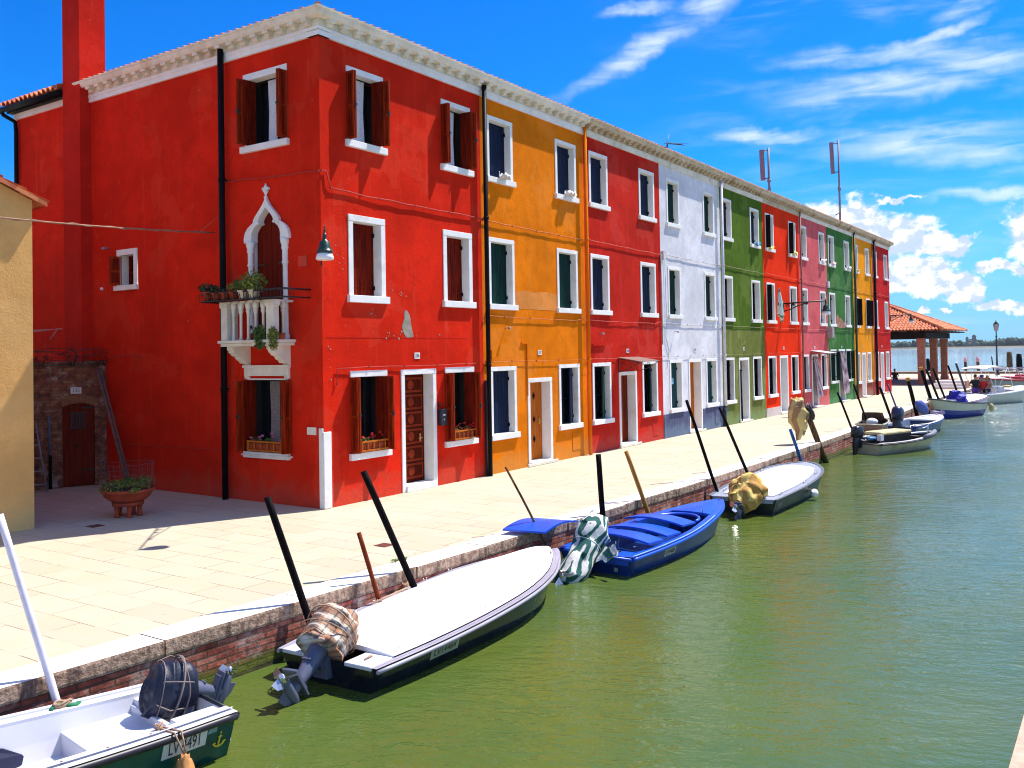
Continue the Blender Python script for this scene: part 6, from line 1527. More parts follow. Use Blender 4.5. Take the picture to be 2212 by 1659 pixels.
# ---- F: blue boat with bow to the right
F = Boat('motor_boat', 'medium blue boat with a white inside, black outboard and a fender rolled over its bow', (24.2, -5.12), -5,
    [(0, .66, .44), (1.2, .74, .44), (2.6, .74, .45), (3.9, .60, .48), (4.9, .34, .51), (5.4, .14, .53), (5.6, .02, .54)], hull=gloss('mid_blue_hull', (.022, .075, .26), .35, .3, (.03, .12, .33)), rake=.6, flare=.7, rail=blue_dk, rail_r=.02)
m = MB(); F.ring(m, -.01, .14, .02, .05); m.build('gunwale', white_gel, F.t, local=True)
F.deck('deck', white_gel, .12, .03, 3.4, 5.3, -.02); F.inner(dado_grey, .14, .1, .1, 3.6)
outboard(F.t, (-.03, 0, .44), 20, motor_black, None, None, 1.35, 0, cowl_m=gloss('navy_cowl', (.012, .016, .07), .3))
t = thing('boat_fender', 'pale rolled fender tied round the bow of the medium blue boat', 'fender', tuple(F.t.matrix_basis @ Vector((5.5, 0, .2))))
m = MB(); m.tube([F.t.matrix_basis @ Vector(p) for p in ((5.35, -.24, .62), (5.58, -.08, .60), (5.60, -.06, .20))], .09, 9); m.tube([F.t.matrix_basis @ Vector(p) for p in ((5.35, .2, .62), (5.68, .06, .60), (5.68, .05, .24))], .08, 9); m.build('fender_body', plain('pale_fender', (.34, .30, .42), .6, .3), t)
# ---- G: white and blue boat, stern towards us
G = Boat('motor_boat', 'cream and blue boat, bow towards the viewer, with a blue tarpaulin bundle aboard', (37.9, -5.85), 165,
    [(0, .74, .62), (1.0, .80, .64), (2.2, .78, .70), (3.3, .62, .80), (4.0, .38, .90), (4.35, .16, .95), (4.5, .02, .97)], hull=gloss('cream_white_hull', (.58, .56, .44), .35, .1), hull2=gloss('royal_blue_bottom', (.012, .03, .30), .3, .2), band=3, rake=.7, flare=.66, rail=rubber, rail_r=.022)
m = MB(); G.ring(m, -.01, .14, .02, .05); m.build('gunwale', pale_grey, G.t, local=True)
G.inner(dado_grey, .14, .25, .1, 3.9)
m = MB(); bag(m, [(1.7, -.1, 1.22), (1.7, -.1, 1.18), (1.7, 0, .95), (1.7, 0, .5)], [(.05, .05), (.24, .24), (.36, .38), (.45, .46)], 3.3, .06, k=16, n=26); m.build('tarpaulin', plain('royal_blue_tarp', (.010, .012, .36), .6, .3, 5, bmp=.4), G.t, local=True)
m = MB(); m.box(2.6, 3.3, -.35, .35, .72, .84); m.build('hatch', pale_grey, G.t, local=True, bevel=.02)
t = thing('boat_fender', 'yellowed round fender at the stern corner of the cream and blue boat', 'fender', tuple(G.t.matrix_basis @ Vector((0, .8, .4)))); m = MB(); m.ell(G.t.matrix_basis @ Vector((.05, .90, .36)), (.12, .12, .2), 12, 8); m.build('fender_body', plain('yellow_fender', (.5, .42, .16), .6, .3), t)
m = MB(); m.tube([G.t.matrix_basis @ Vector((.05, .76, .64)), G.t.matrix_basis @ Vector((.05, .88, .5))], .02, 5); m.build('rope', rope_m, t)
m = MB(); m.ell((0, 0, 0), (.46, .13, .26), 20, 10, M=Matrix.Rotation(R(-30), 3, 'Z') @ Matrix.Rotation(R(35), 3, 'Y')); 
for v_ in range(len(m.v)): p = m.v[v_]; m.v[v_] = (p[0]+31.0, p[1]-4.75, p[2]+.12)
tag(recenter(m.build('paddle_board', plain('periwinkle_foam', (.09, .12, .42), .5, .2))), 'rounded periwinkle blue float standing between the blue boat and the cream bow', 'float')
# ---- H: white round-bowed boat beyond
Hb = Boat('motor_boat', 'plain white boat with a rounded bow just beyond the blue tarpaulin', (37.0, -4.85), -6,
    [(0, .80, .62), (1.5, .86, .62), (3.2, .86, .64), (4.9, .74, .68), (5.6, .5, .70), (5.95, .2, .71), (6.05, .02, .71)], hull=gloss('pinkish_white_hull', (.55, .48, .55), .35, .1), rake=.4, flare=.75, rail=gloss('mauve_rail', (.30, .16, .26), .4), rail_r=.03)
Hb.deck('boat_cover', white_cover, .06, .08, .1, 5.9, .01)
# ---- I: motor launch with a sun awning
I = Boat('motor_launch', 'white motor launch with a flat white sun awning and three people aboard', (45.3, -4.72), -27,
    [(0, .74, .62), (1.1, .82, .62), (2.4, .84, .66), (3.7, .74, .74), (4.6, .50, .80), (5.1, .24, .82), (5.35, .03, .78)], hull=gloss('ivory_hull', (.46, .48, .40), .35, .1), rake=.6, flare=.7, rail=white_gel, rail_r=.05)
m = MB(); I.ring(m, -.03, .22, .02, .07); m.build('gunwale', white_gel, I.t, local=True)
I.inner(white_gel, .2, .12, .2, 3.5)
I.deck('foredeck', white_gel, .06, .14, 3.3, 5.25, .02)
m = MB(); vs = []; n = 14
for i in range(n+1):
    for j in range(9):
        u = i/n; v = -1+2*j/8; vs.append((.45+2.15*u, v*(.78-.05*u), 2.12+.10*math.sin(math.pi*u)*(1)-.05*v*v-.05*(u > .96)-.04*(u < .04)))
m.add(vs, [(i*9+j, (i+1)*9+j, (i+1)*9+j+1, i*9+j+1) for i in range(n) for j in range(8)], 0, True); m.add([(p[0], p[1], p[2]-.03) for p in vs], [(i*9+j, i*9+j+1, (i+1)*9+j+1, (i+1)*9+j) for i in range(n) for j in range(8)], 0, True)
aw = m.build('sun_awning', white_cloth, I.t, local=True)
for sg in (-1, 1):
    for (xa, xb) in ((.55, 1.3), (1.3, 1.3), (2.5, 1.3), (2.5, 3.0)):
        m = MB(); m.tube([(xa, sg*.72, 2.1), (xb, sg*.76, .66)], .015, 5); m.build('awning_pole', lamp_white, aw, local=True)
m = MB(); m.box(2.3, 2.8, -.30, .30, .12, 1.0); m.build('console', white_gel, I.t, local=True, bevel=.03)
m = MB(); m.tube([(1.0, -.66, .70), (1.0, -.66, .98), (2.2, -.66, .98), (2.2, -.66, .70)], .022, 5); m.tube([(1.6, -.66, .98), (1.6, -.66, .7)], .02, 5); m.build('side_rail', steel, I.t, local=True)
m = MB(); m.tube([(2.9+.18*math.cos(a*.35), -.38+.18*math.sin(a*.35), .98) for a in range(19)], .06, 7); m.build('life_ring', plain('yellow_ring', (.6, .35, .08), .6), I.t, local=True)
m = MB(); a_, b_, c_, d_ = I.side(4.3, .35, -1), I.side(4.9, .30, -1), I.side(4.8, .18, -1), I.side(4.35, .22, -1); m.quad(a_, b_, c_, d_); m.build('hull_stripe', blue_dk, I.t, local=True)
# ---- J: red trimmed boat on the right edge
J = Boat('motor_launch', 'white and red speedboat with red seats at the right edge of the photo', (59.6, -7.2), 148,
    [(0, 1.1, .95), (1.6, 1.15, .98), (3.4, 1.1, 1.05), (4.8, .8, 1.15), (5.6, .4, 1.22), (6.0, .03, 1.25)], hull=gloss('grey_green_hull', (.30, .32, .26), .4, .15), rake=.7, flare=.7, rail=gloss('red_rail', (.42, .02, .02), .35), rail_r=.06)
m = MB(); J.ring(m, -.03, .22, .04, .07); m.build('gunwale', gloss('red_gunwale', (.48, .03, .03), .4), J.t, local=True)
J.inner(white_gel, .2, .3, .2, 4.0); J.deck('foredeck', white_gel, .06, .12, 3.8, 5.9, .05)
m = MB(); m.box(1.0, 1.5, -.8, -.1, .5, 1.35); m.box(1.0, 1.5, .1, .8, .5, 1.35); m.box(2.4, 2.9, -.8, .8, .5, 1.25); m.build('seat', gloss('red_vinyl', (.50, .02, .02), .4), J.t, local=True, bevel=.06)
m = MB(); m.tube([(3.0, -.9, 1.1), (3.3, -.8, 1.75), (3.3, .8, 1.75), (3.0, .9, 1.1)], .04, 6); m.tube([(1.0, -.9, 1.1), (1.3, -.8, 1.8), (1.3, .8, 1.8), (1.0, .9, 1.1)], .04, 6); m.tube([(1.3, .8, 1.8), (3.3, .8, 1.75)], .03, 6); m.tube([(1.3, -.8, 1.8), (3.3, -.8, 1.75)], .03, 6); m.build('roll_bar', grey_metal, J.t, local=True)
outboard(J.t, (-.05, .35, .9), 10, motor_black, None, None, 1.9, 0, cowl_m=motor_black)
m = MB(); bag(m, [(0, 0, .5), (0, 0, .45), (0, 0, .2), (0, 0, 0)], [(.1, .1), (.9, .5), (1.2, .8), (1.3, .9)], 6.6, .05, o=Vector((61.5, -7.6, 1.3)), k=14); tag(recenter(m.build('blue_tarpaulin', plain('blue_tarp', (.012, .02, .22), .6, .3, 5))), 'dark blue tarpaulin at the right edge above the red trimmed speedboat', 'tarpaulin')
m = MB(); bag(m, [(0, 0, .4), (0, 0, .35), (0, 0, .15), (0, 0, 0)], [(.1, .1), (.5, .4), (.8, .6), (.9, .7)], 2.6, .05, o=Vector((53.4, -5.9, -.55)), k=12); tag(recenter(m.build('covered_dinghy', plain('navy_tarp', (.012, .02, .12), .6, .3, 5))), 'navy covered dinghy floating between the launch and the red trimmed speedboat', 'dinghy')
# ================================================================ mooring poles
pole_black = wood('tarred_wood', (.002, .002, .003), (.008, .005, .005)); pole_rust = wood('rusty_pole', (.12, .020, .008), (.22, .045, .015)); pole_oak = wood('weathered_pole', (.03, .02, .012), (.20, .11, .05))
pole_yel = wood('ochre_pole', (.30, .13, .025), (.46, .22, .05)); pole_wht = plain('white_pole_paint', (.72, .66, .74), .5, .12, 6); pole_blu = wood('blue_pole', (.015, .06, .22), (.04, .16, .40))
PO = [
    ('white', (-7.81, -4.01, 1.47), (-7.30, -4.65, -1.40), .034, pole_wht, 'long white pole leaning beside the green and white boat'),
    ('p1', (-4.92, -4.17, 1.23), (-4.40, -4.85, -1.40), .042, pole_black, 'black leaning pole just behind the plaid covered outboard'),
    ('red', (-3.67, -4.39, 0.63), (-3.32, -4.84, -1.40), .030, pole_rust, 'short rust red pole between the two black poles at the big boat'),
    ('p2', (-3.28, -4.11, 1.33), (-2.60, -5.03, -1.40), .045, pole_black, 'tall thick black pole tied to the middle of the big white covered boat'),
    ('thin', (-0.14, -4.17, 1.03), (0.59, -5.16, -1.40), .020, pole_oak, 'thin crooked dark stick at the bow of the big boat, before the blue lid'),
    ('p3', (1.94, -4.69, 1.04), (2.05, -4.77, -1.40), .050, pole_black, 'almost upright black pole above the green striped engine cloth'),
    ('yellow', (3.41, -4.47, 0.94), (3.89, -5.11, -1.40), .042, pole_yel, 'ochre yellow pole behind the blue boat'),
    ('p4', (6.54, -4.35, 1.73), (7.15, -5.14, -1.40), .036, pole_black, 'black pole at the dark grey boat, in front of the white house door'),
    ('p5', (8.37, -4.38, 1.47), (9.06, -5.31, -1.40), .036, pole_black, 'black pole amidships of the dark grey boat, in front of the slate blue base'),
    ('blue', (12.74, -4.66, 0.62), (13.15, -5.18, -1.40), .045, pole_blu, 'short bright blue pole beside the draped log'),
    ('log', (15.26, -4.35, 0.99), (15.79, -5.04, -1.40), .085, pole_oak, 'thick weathered brown log leaning out of the water, hung with a cloth'),
    ('p6', (19.78, -4.10, 1.29), (20.39, -4.91, -1.40), .036, pole_black, 'black pole at the stern of the cream work boat'),
    ('p7', (20.85, -4.37, 1.53), (21.45, -5.16, -1.40), .034, pole_black, 'slim black pole rising behind the tan dinghy'),
    ('p8', (25.43, -4.24, 1.24), (25.98, -4.96, -1.40), .050, pole_black, 'black pole at the black outboard of the medium blue boat'),
    ('p9', (27.11, -4.17, 1.29), (27.68, -4.94, -1.40), .034, plain('dark_blue_pole', (.01, .02, .12), .5), 'thin dark blue pole behind the medium blue boat'),
    ('p10', (31.83, -4.04, 1.37), (32.25, -4.55, -1.40), .085, pole_black, 'thick black pole with a yellow top at the periwinkle float'),
    ('p11', (36.0, -3.86, 1.75), (36.74, -4.56, -1.40), .085, pole_black, 'taller thick black pole with a yellow top, before the loggia pillars'),
    ('p12', (38.9, -3.60, 1.60), (39.75, -4.53, -1.40), .06, pole_black, 'black pole rising at the transom of the white boat with the blue tarpaulin'),
    ('p13', (41.1, -3.55, 1.60), (42.01, -4.44, -1.40), .055, pole_black, 'black pole just left of the blue tarpaulin bundle'),
    ('p14', (46.53, -3.47, 1.63), (47.12, -4.26, -1.40), .06, pole_black, 'black pole at the stern of the awning launch, left of the stone steps'),
    ('p15', (48.96, -3.55, 1.71), (49.57, -4.34, -1.40), .07, plain('slate_pole', (.03, .04, .07), .6), 'slate grey pole rising in front of the stone steps'),
]
for k, top, bot, r_, mt_, lab in PO:
    a, b = Vector(top), Vector(bot); n = 10; m = MB(); pts = []; seed = hash(k) % 50 if False else sum(map(ord, k))
    for i in range(n+1):
        f = i/n; p = b.lerp(a, f); w_ = .5 if k != 'thin' else 2.0
        pts.append(p+Vector((noise.noise(Vector((f*3, seed, 0))), noise.noise(Vector((f*3, seed, 5))), 0))*.018*w_*(1-abs(2*f-1)))
    rs = [r_*(1.06-.12*i/n)*(1+.06*noise.noise(Vector((i*.9, seed, 2)))) for i in range(n+1)]
    m.tube(pts, rs, 10)
    if k in ('p10', 'p11'): m.tube([a-(a-b).normalized()*.12, a+(a-b).normalized()*.02], r_*1.06, 10, mi=1)
    o = m.build('mooring_pole', [mt_, pole_yel]); bpm = None; tag(recenter(o), lab, 'pole', 'mooring poles along the quay')
# cloth hung on the log
cloth_m = stripe_cloth('rag_ochre', ((.52, .40, .16), (.30, .17, .08)), (.5, .8, .2), 22, .2)
m = MB(); c = Vector((14.86, -4.25, .0)); bag(m, [(14.92, -4.22, 1.36), (14.90, -4.23, 1.28), (14.85, -4.22, 1.0), (14.83, -4.2, .7), (14.98, -4.25, .42), (14.85, -4.22, .12)], [(.03, .04), (.14, .16), (.19, .24), (.17, .24), (.11, .15), (.03, .04)], 7.1, .05, k=24, n=22, folds=9)
bag(m, [(15.25, -4.38, .95), (15.2, -4.36, .85), (15.12, -4.33, .5), (15.06, -4.33, .25)], [(.08, .08), (.10, .10), (.10, .08), (.03, .03)], 9.1, .05, k=12, n=14)
tag(recenter(m.build('hanging_cloth', cloth_m)), 'ochre rag bundle hung from the top of the thick leaning log', 'cloth')
m = MB(); bag(m, [(15.32, -4.42, 1.14), (15.30, -4.40, 1.08), (15.36, -4.45, .9), (15.42, -4.5, .72)], [(.03, .03), (.07, .08), (.10, .12), (.05, .06)], 5.5, .05, k=12, n=14); m.tube([(15.2, -4.36, 1.0), (15.0, -4.25, 1.12)], .018, 5); tag(recenter(m.build('black_bag', rubber)), 'black knotted bag at the top of the leaning log', 'bag')
# ================================================================ washing on the sills and hung cloths
white_l = plain('linen_white', (.78, .75, .75), .9, .1, 20); yel_l = plain('linen_yellow', (.75, .66, .22), .9, .1, 20); blu_l = plain('linen_blue', (.16, .34, .62), .9, .2, 20); pnk_l = plain('linen_pink', (.74, .55, .58), .9, .1, 20)
for (x, z, w_, mt_, lab) in ((5.86, 7.02, .30, white_l, 'white cloth on the top left sill of the orange house'), (8.95, 7.02, .42, white_l, 'white cloth on the top right sill of the orange house'),
    (23.65, 6.98, .42, blu_l, 'pale blue cloth on the top right sill of the olive green house'), (25.3, 6.98, .34, yel_l, 'yellow cloth on the top left sill of the scarlet house'), (28.55, 7.0, .48, yel_l, 'pale yellow cloth on the top right sill of the scarlet house'),
    (33.2, 7.02, .50, white_l, 'white cloth on the top right sill of the pink house'), (34.95, 7.0, .45, pnk_l, 'pinkish cloth on the top left sill of the sea green house'), (38.0, 6.98, .5, white_l, 'white cloth on the top right sill of the sea green house'), (39.9, 6.98, .40, yel_l, 'pale yellow cloth on the top left sill of the amber house')):
    m = MB(); bag(m, [(x-w_*.5, -.11, z), (x-w_*.4, -.11, z+.01), (x, -.13, z+.02), (x+w_*.4, -.12, z+.02), (x+w_*.5, -.11, z+.04)], [(.01, .03), (.04, .07), (.05, .09), (.05, .07), (.01, .02)], x, .08, k=12, n=14)
    tag(recenter(m.build('drying_cloth', mt_)), lab, 'cloth', 'cloths drying on the window sills')
m = MB(); bag(m, [(25.28, -.42, 5.26), (25.28, -.42, 5.2), (25.32, -.42, 4.7), (25.42, -.42, 4.25), (25.52, -.42, 4.10), (25.62, -.4, 3.92)], [(.01, .01), (.04, .04), (.14, .10), (.17, .12), (.09, .07), (.05, .04)], 4.2, .05, k=22, n=20, folds=9)
tag(recenter(m.build('folded_parasol', stripe_cloth('pale_green_stripe', ((.62, .70, .66), (.02, .20, .16)), (.9, .3, .1), 40, .5))), 'furled pale green cloth hanging at the middle left window of the scarlet house', 'cloth')
# ================================================================ loggia at the end of the quay
t = thing('tiled_loggia', 'open brick pillared loggia with a low hipped tile roof at the quay end', 'loggia', (65, 4, 0))
LX0, LX1, LY0, LY1, LE = 59.0, 70.5, -1.30, 13.0, 3.98
pl = MB(); pl.box(58.3, 71.2, -.45, 12.4, .0, .035); pl.build('floor', plain('loggia_floor', (.28, .10, .08), .8, .3, 3), t)
for (x, y) in ((59.8, .3), (64.85, .3), (69.6, .3), (59.8, 6.2), (59.8, 11.8), (69.6, 6.2), (69.6, 11.8)):
    m = MB(); m.box(x-.24, x+.24, y-.24, y+.24, .03, 3.05); m.box(x-.28, x+.28, y-.28, y+.28, 3.05, 3.35); m.box(x-.28, x+.28, y-.28, y+.28, .035, .32); m.build('pillar', brick_pillar, t)
dw = wood('loggia_beam', (.006, .003, .002), (.016, .008, .005))
m = MB(); m.box(59.4, 60.2, -.1, 12.2, 3.36, 3.78); m.box(69.2, 70.0, -.1, 12.2, 3.36, 3.78); m.box(60.2, 69.2, -.05, .55, 3.36, 3.78); m.box(60.2, 69.2, 11.5, 12.2, 3.36, 3.78); m.build('beam', dw, t)
m = MB(); m.box(LX0+.15, LX1-.15, LY0+.15, LY1-.15, 3.80, 3.88); [m.box(LX0+.05, LX1-.05, LY0+.5+i*.9, LY0+.6+i*.9, 3.78, 3.90) for i in range(15)]; m.build('soffit', dw, t)
sl = R(23.5)
m = MB(); W_ = LX1-LX0; dp = W_/2/math.cos(sl)
tile_slope(m, (LX0, LY0, LE), (0, 1, 0), (math.cos(sl), 0, math.sin(sl)), LY1-LY0, dp, math.cos(sl), math.cos(sl), .24, .045)
tile_slope(m, (LX1, LY0, LE), (0, 1, 0), (-math.cos(sl), 0, math.sin(sl)), LY1-LY0, dp, math.cos(sl), math.cos(sl), .24, .045)
tile_slope(m, (LX0, LY0, LE), (1, 0, 0), (0, math.cos(sl), math.sin(sl)), W_, dp, math.cos(sl), math.cos(sl), .24, .045)
tile_slope(m, (LX0, LY1, LE), (1, 0, 0), (0, -math.cos(sl), math.sin(sl)), W_, dp, math.cos(sl), math.cos(sl), .24, .045)
apx = Vector((LX0+W_/2, LY0+W_/2, LE+W_/2*math.tan(sl)+.05)); apx2 = Vector((LX0+W_/2, LY1-W_/2, apx.z))
for c in ((LX0, LY0), (LX1, LY0)): m.tube([Vector((*c, LE+.03)), apx], .10, 8)
for c in ((LX0, LY1), (LX1, LY1)): m.tube([Vector((*c, LE+.03)), apx2], .10, 8)
m.tube([apx, apx2], .10, 8)
m.build('roof', tile_mat, t)
# ================================================================ promenade end: low wall, steps, lamp, bricole
t = thing('sea_wall', 'low brick sea wall with a stone coping at the lagoon edge of the promenade', 'wall', (86.3, 8, 0))
m = MB(); m.box(86.2, 86.55, -3.9, 40, 0, .17); m.build('masonry', brick_pillar, t); m = MB(); m.box(86.1, 86.65, -3.95, 40, .17, .26); m.build('coping', cornice_stone, t)
t = thing('stone_steps', 'three pale stone steps at the end of the quay beside the launch', 'steps', (53.2, -3.1, 0))
for i in range(3):
    m = MB(); m.box(52.0+.42*i, 53.6, -3.55, -1.75, .004+.17*i, .17*(i+1)-.02); m.box(51.96+.42*i, 53.6, -3.58, -1.72, .17*(i+1)-.02, .17*(i+1)+.02); m.build('step', kerb_top if i % 2 else white_stone, t)
m = MB(); m.box(52.3, 53.65, -3.63, -3.56, .004, .5); m.build('side_wall', brick_pillar, t)
t = thing('street_lamp', 'black lamp post with a glazed lantern standing on the far promenade', 'street lamp', (82.6, -2.1, 0))
lx, ly = 82.6, -2.12
m = MB(); m.lathe([(.22, 0), (.22, .12), (.16, .2), (.13, .5), (.16, .55), (.10, .62), (.075, 1.4), (.065, 2.6), (.095, 2.66), (.065, 2.74), (.055, 3.45), (.10, 3.52), (.05, 3.6), (.045, 3.98), (.09, 4.03)], (lx, ly, 0), 12); m.build('post', plain('navy_post', (.010, .014, .035), .4), t)
m = MB(); m.lathe([(.10, 4.05), (.14, 4.07), (.22, 4.62), (.235, 4.66)], (lx, ly, 0), 6, sq=True); lt = m.build('lantern', plain('lantern_glass', (.45, .33, .33), .15), t)
m = MB()
for j in range(6):
    a = 2*math.pi*(j+.5)/6; m.tube([(lx+.14*math.cos(a), ly+.14*math.sin(a), 4.06), (lx+.235*math.cos(a), ly+.235*math.sin(a), 4.66)], .014, 4)
m.lathe([(.27, 4.66), (.26, 4.69), (.12, 4.80), (.13, 4.84), (.03, 4.92), (.04, 4.97), (.005, 5.08)], (lx, ly, 0), 12); m.build('cap', iron, lt)
for (x, y, h_, r_, mt_, lab, b2) in (
    (88.6, -2.55, 2.0, .26, pole_oak, 'rounded thick wooden mooring pile just right of the lamp post', 0), (88.9, -3.35, 1.80, .27, pole_black, 'flat topped black mooring pile, third thick one from the right edge', 0),
    (89.0, -4.12, 2.05, .26, pole_oak, 'brown mooring pile at the right edge of the photo', 0), (88.0, 1.28, 1.55, .13, pole_oak, 'slender pile with a pale pink top left of its twin', 1), (88.0, .16, 1.55, .15, pole_oak, 'slender pile with a pale pink top above the awning launch', 1),
    (88.5, -1.02, 1.62, .06, pole_black, 'thin leaning stake between the pink topped pile and the lamp post', 0), (88.2, 5.40, 1.75, .30, pole_black, 'dark mooring pile seen under the loggia, left of its first pillar', 0), (88.2, 4.72, 1.45, .20, pole_black, 'leaning dark pile touching the left side of the first loggia pillar', 0), (88.3, -1.75, .62, .2, pole_black, 'low dark pile behind the people under the awning', 0)):
    m = MB(); le = .25 if r_ < .1 else (.10 if r_ < .21 else .02)
    pts = [(x, y-le*(1-i/6.0)*1.4, -1.6+(h_+1.6)*i/6) for i in range(7)]; m.tube(pts, [r_]*5+[r_*.98, r_*.82], 12)
    m.tube([pts[-1], (pts[-1][0], pts[-1][1], pts[-1][2]+r_*.25)], [r_*.82, r_*.4], 12)
    if b2: m.tube([(x, y-.01, h_-.42), (x, y, h_+.03)], r_*1.06, 12, mi=1)
    tag(recenter(m.build('mooring_pile', [mt_, plain('pink_white_paint', (.70, .30, .34), .6)])), lab, 'pile', 'mooring piles in the lagoon')
# ================================================================ people
skin = plain('skin', (.42, .20, .13), .6, .1); hair_d = plain('dark_hair', (.012, .009, .008), .6, .2); 
def person(label, pos, face, shirt, shorts, pose='stand', hat=None, s=1.0, arms=((.30, .05, 1.0), (.34, .22, .92)), hairm=None, seat=.45):
    """one continuous skinned figure; local x forward, y left"""
    t = thing('person', label, 'person', pos, R(face))
    V = []; Ed = []; Rr = []
    def v(p, r_, par=None):
        V.append(Vector(p)*s); Rr.append(r_*s)
        if par is not None: Ed.append((par, len(V)-1))
        return len(V)-1
    hz = .92 if pose == 'stand' else seat+.12
    pel = v((0, 0, hz), .15); wa = v((.0, 0, hz+.18), .125, pel); ch = v((0, 0, hz+.38), .15, wa); nk = v((.0, 0, hz+.55), .06, ch); hd0 = v((.02, 0, hz+.62), .065, nk)
    hd1 = v((.03, 0, hz+.70), .095, hd0); hd2 = v((.02, 0, hz+.78), .085, hd1)
    for sg, arm in ((1, arms[0]), (-1, arms[1])):
        sh_ = v((0, sg*.19, hz+.46), .065, ch); ez = hz+.20; eb = v((arm[0]*.15, sg*(.27+arm[1]), ez), .045, sh_)
        wr = v((arm[0], sg*(.10+arm[1]*.4), arm[2]+hz-.92), .030, eb); pm = v((arm[0]+.06, sg*(.08+arm[1]*.3), arm[2]+hz-.92-.01), .032, wr)
        for fi in range(5):
            dy = (fi-2)*.018; ln = (.05, .075, .08, .075, .06)[fi]; 
            if fi == 0: f1 = v((arm[0]+.07, sg*(.08+arm[1]*.3)-sg*.045, arm[2]+hz-.92), .010, pm)
            else:
                f1 = v((arm[0]+.06+ln*.6, sg*(.08+arm[1]*.3)+dy, arm[2]+hz-.92-.015), .009, pm); v((arm[0]+.06+ln, sg*(.08+arm[1]*.3)+dy, arm[2]+hz-.92-.04), .008, f1)
    for sg in (1, -1):
        if pose == 'stand':
            th = v((.01, sg*.10, hz-.12), .095, pel); kn = v((.02, sg*.11, .48), .060, th); an = v((.0, sg*.11, .09), .040, kn); v((.14, sg*.12, .04), .035, an)
        else:
            th = v((.12, sg*.10, seat+.08), .095, pel); kn = v((.44, sg*.12, seat+.06), .062, th); an = v((.42, sg*.12, .09), .042, kn); v((.56, sg*.12, .04), .035, an)
    me = bpy.data.meshes.new('body'); me.from_pydata([tuple(p) for p in V], Ed, []); o = bpy.data.objects.new('body', me); COL.objects.link(o); o.parent = t
    for m_ in (skin, shirt, shorts): me.materials.append(m_)
    sk = o.modifiers.new('skin', 'SKIN'); o.modifiers.new('sub', 'SUBSURF').levels = 2; o.modifiers['sub'].render_levels = 2
    for i, d in enumerate(me.skin_vertices[0].data): d.radius = (Rr[i]*(1.25 if i in (0, 2) else 1), Rr[i]); d.use_root = (i == 0)
    # clothes as close shells
    m = MB(); n = 18; vs = []
    for (z, rx, ry) in ((hz+.50, .07, .11), (hz+.47, .12, .22), (hz+.36, .165, .225), (hz+.18, .15, .185), (hz+.02, .165, .20), (hz-.04, .17, .205)):
        for q in range(n): a = 2*math.pi*q/n; w_ = 1+.05*math.sin(a*5+z*20); vs.append((rx*s*math.cos(a)*w_, ry*s*math.sin(a)*w_, z*s))
    m.add(vs, [(i*n+q, i*n+(q+1) % n, (i+1)*n+(q+1) % n, (i+1)*n+q) for i in range(5) for q in range(n)], 0, True)
    for sg, arm in ((1, arms[0]), (-1, arms[1])): m.tube([(0, sg*.17*s, (hz+.46)*s), (arm[0]*.09*s, sg*(.245+arm[1]*.6)*s, (hz+.28)*s)], [.085*s, .07*s], 10)
    m.build('shirt', shirt, t, local=True)
    m = MB()
    for sg in (1, -1):
        if pose == 'stand': m.tube([(0, sg*.05*s, (hz+.02)*s), (.01*s, sg*.10*s, (hz-.14)*s), (.02*s, sg*.11*s, (.58)*s)], [.15*s, .125*s, .095*s], 12)
        else: m.tube([(0, sg*.06*s, (hz)*s), (.14*s, sg*.10*s, (seat+.09)*s), (.38*s, sg*.12*s, (seat+.07)*s)], [.15*s, .12*s, .085*s], 12)
    m.build('shorts', shorts, t, local=True)
    m = MB(); hc = Vector((.0, 0, (hz+.765)*s))
    m.ell(hc+Vector((-.015, 0, 0))*s, (.105*s, .095*s, .10*s), 14, 9); m.build('hair', hairm or hair_d, t, local=True)
    m = MB(); f0 = Vector((.118, 0, hz+.70))*s
    m.ell(f0, (.022*s, .012*s, .02*s), 8, 6); [m.ell(Vector((.108, sg*.033, hz+.725))*s, .010*s, 6, 5, mi=1) for sg in (1, -1)]; [m.ell(Vector((.03, sg*.098, hz+.70))*s, (.015*s, .010*s, .028*s), 6, 5) for sg in (1, -1)]
    m.ell(Vector((.108, 0, hz+.662))*s, (.008*s, .024*s, .005*s), 6, 4, mi=2); m.build('face', [skin, hair_d, petal_red], t, local=True)
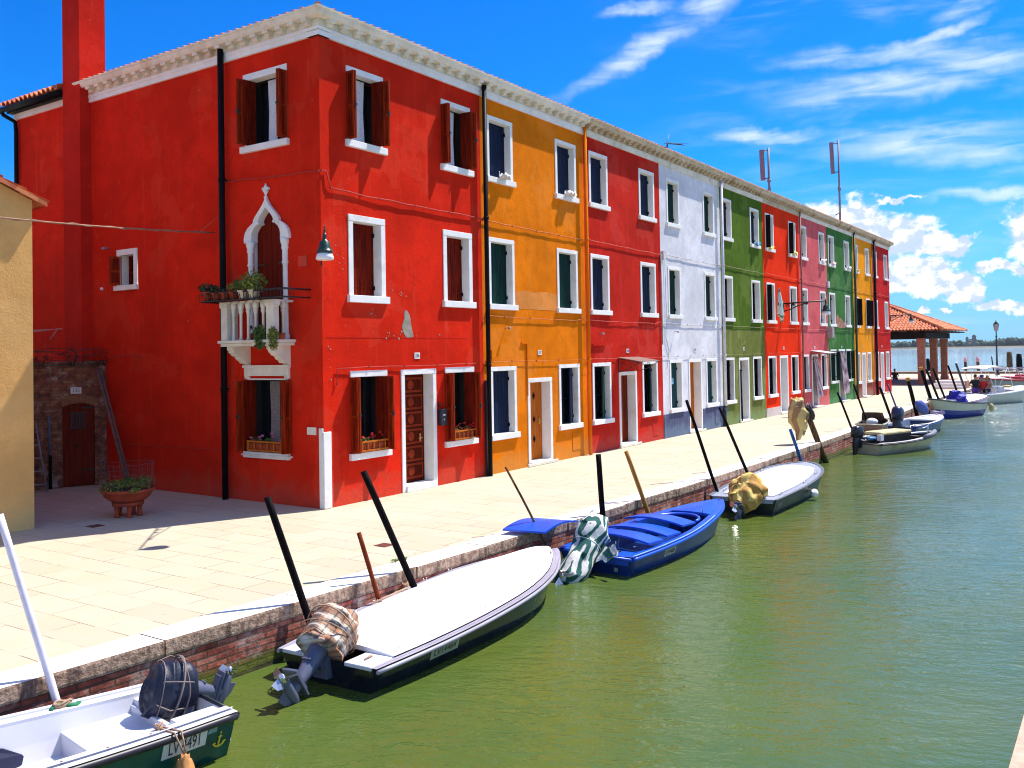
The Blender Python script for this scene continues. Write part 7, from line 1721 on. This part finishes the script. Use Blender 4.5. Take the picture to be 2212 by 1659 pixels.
    if hat:
        m = MB(); m.lathe([(.12*s, 0), (.118*s, .05*s), (.08*s, .10*s), (.01, .115*s)], (0, 0, (hz+.755)*s), 14); m.box(.08*s, .19*s, -.07*s, .07*s, (hz+.755)*s, (hz+.768)*s); m.build('cap', hat, t, local=True)
    return t
blk = plain('black_top', (.015, .012, .014), .9); prp = plain('purple_shorts', (.22, .07, .45), .9); rd = plain('red_shirt', (.62, .02, .02), .9); nv = plain('navy_trousers', (.02, .02, .06), .9); wt = plain('pinkish_top', (.55, .30, .22), .9)
IM = I.t.matrix_basis
p = IM @ Vector((.75, .12, .13)); person('person in a black top and purple shorts standing in the launch', (p.x, p.y, p.z), 40, blk, prp, 'stand', s=.90, arms=((.10, .16, .98), (.35, .02, .95)))
p = IM @ Vector((1.25, .05, .30)); person('person in a red shirt and blue cap sitting in the launch under the awning', (p.x, p.y, p.z), 200, rd, nv, 'sit', hat=plain('blue_cap', (.015, .03, .25), .8), s=1.0, seat=.40)
p = IM @ Vector((1.65, .0, .30)); person('fair haired person in a pale top sitting beside the red shirted one in the launch', (p.x, p.y, p.z), 150, wt, nv, 'sit', hairm=plain('fair_hair', (.40, .17, .05), .7), s=.97, seat=.40)
person('dark clothed person sitting on the ground against the sea wall left of the loggia pillars', (68.6, 3.95, .0), 205, blk, nv, 'sit', s=.92, seat=.04)
for (lx_, ly_) in ((1.25, .05), (1.65, .0)):
    m = MB(); m.box(lx_-.22, lx_+.18, ly_-.24, ly_+.24, .12, .66); m.build('seat_box', white_gel, I.t, local=True, bevel=.02)

# ================================================================ air over the lagoon
hz = bpy.data.materials.new('haze_air'); hz.use_nodes = True; ht = NT(hz.node_tree)
ho = ht.n('ShaderNodeOutputMaterial'); pv = ht.n('ShaderNodeVolumePrincipled', i_Density=0.00009, i_Anisotropy=0.1)
pv.inputs['Color'].default_value = (0.80, 0.88, 1.0, 1); ht.t.links.new(pv.outputs[0], ho.inputs['Volume'])
m = MB(); m.box(-300, 1700, -1500, 1500, -2.7, 24.0); o = m.build('haze', hz); o['kind'] = 'stuff'; o['label'] = 'thin sea haze over the lagoon'; o['category'] = 'haze'
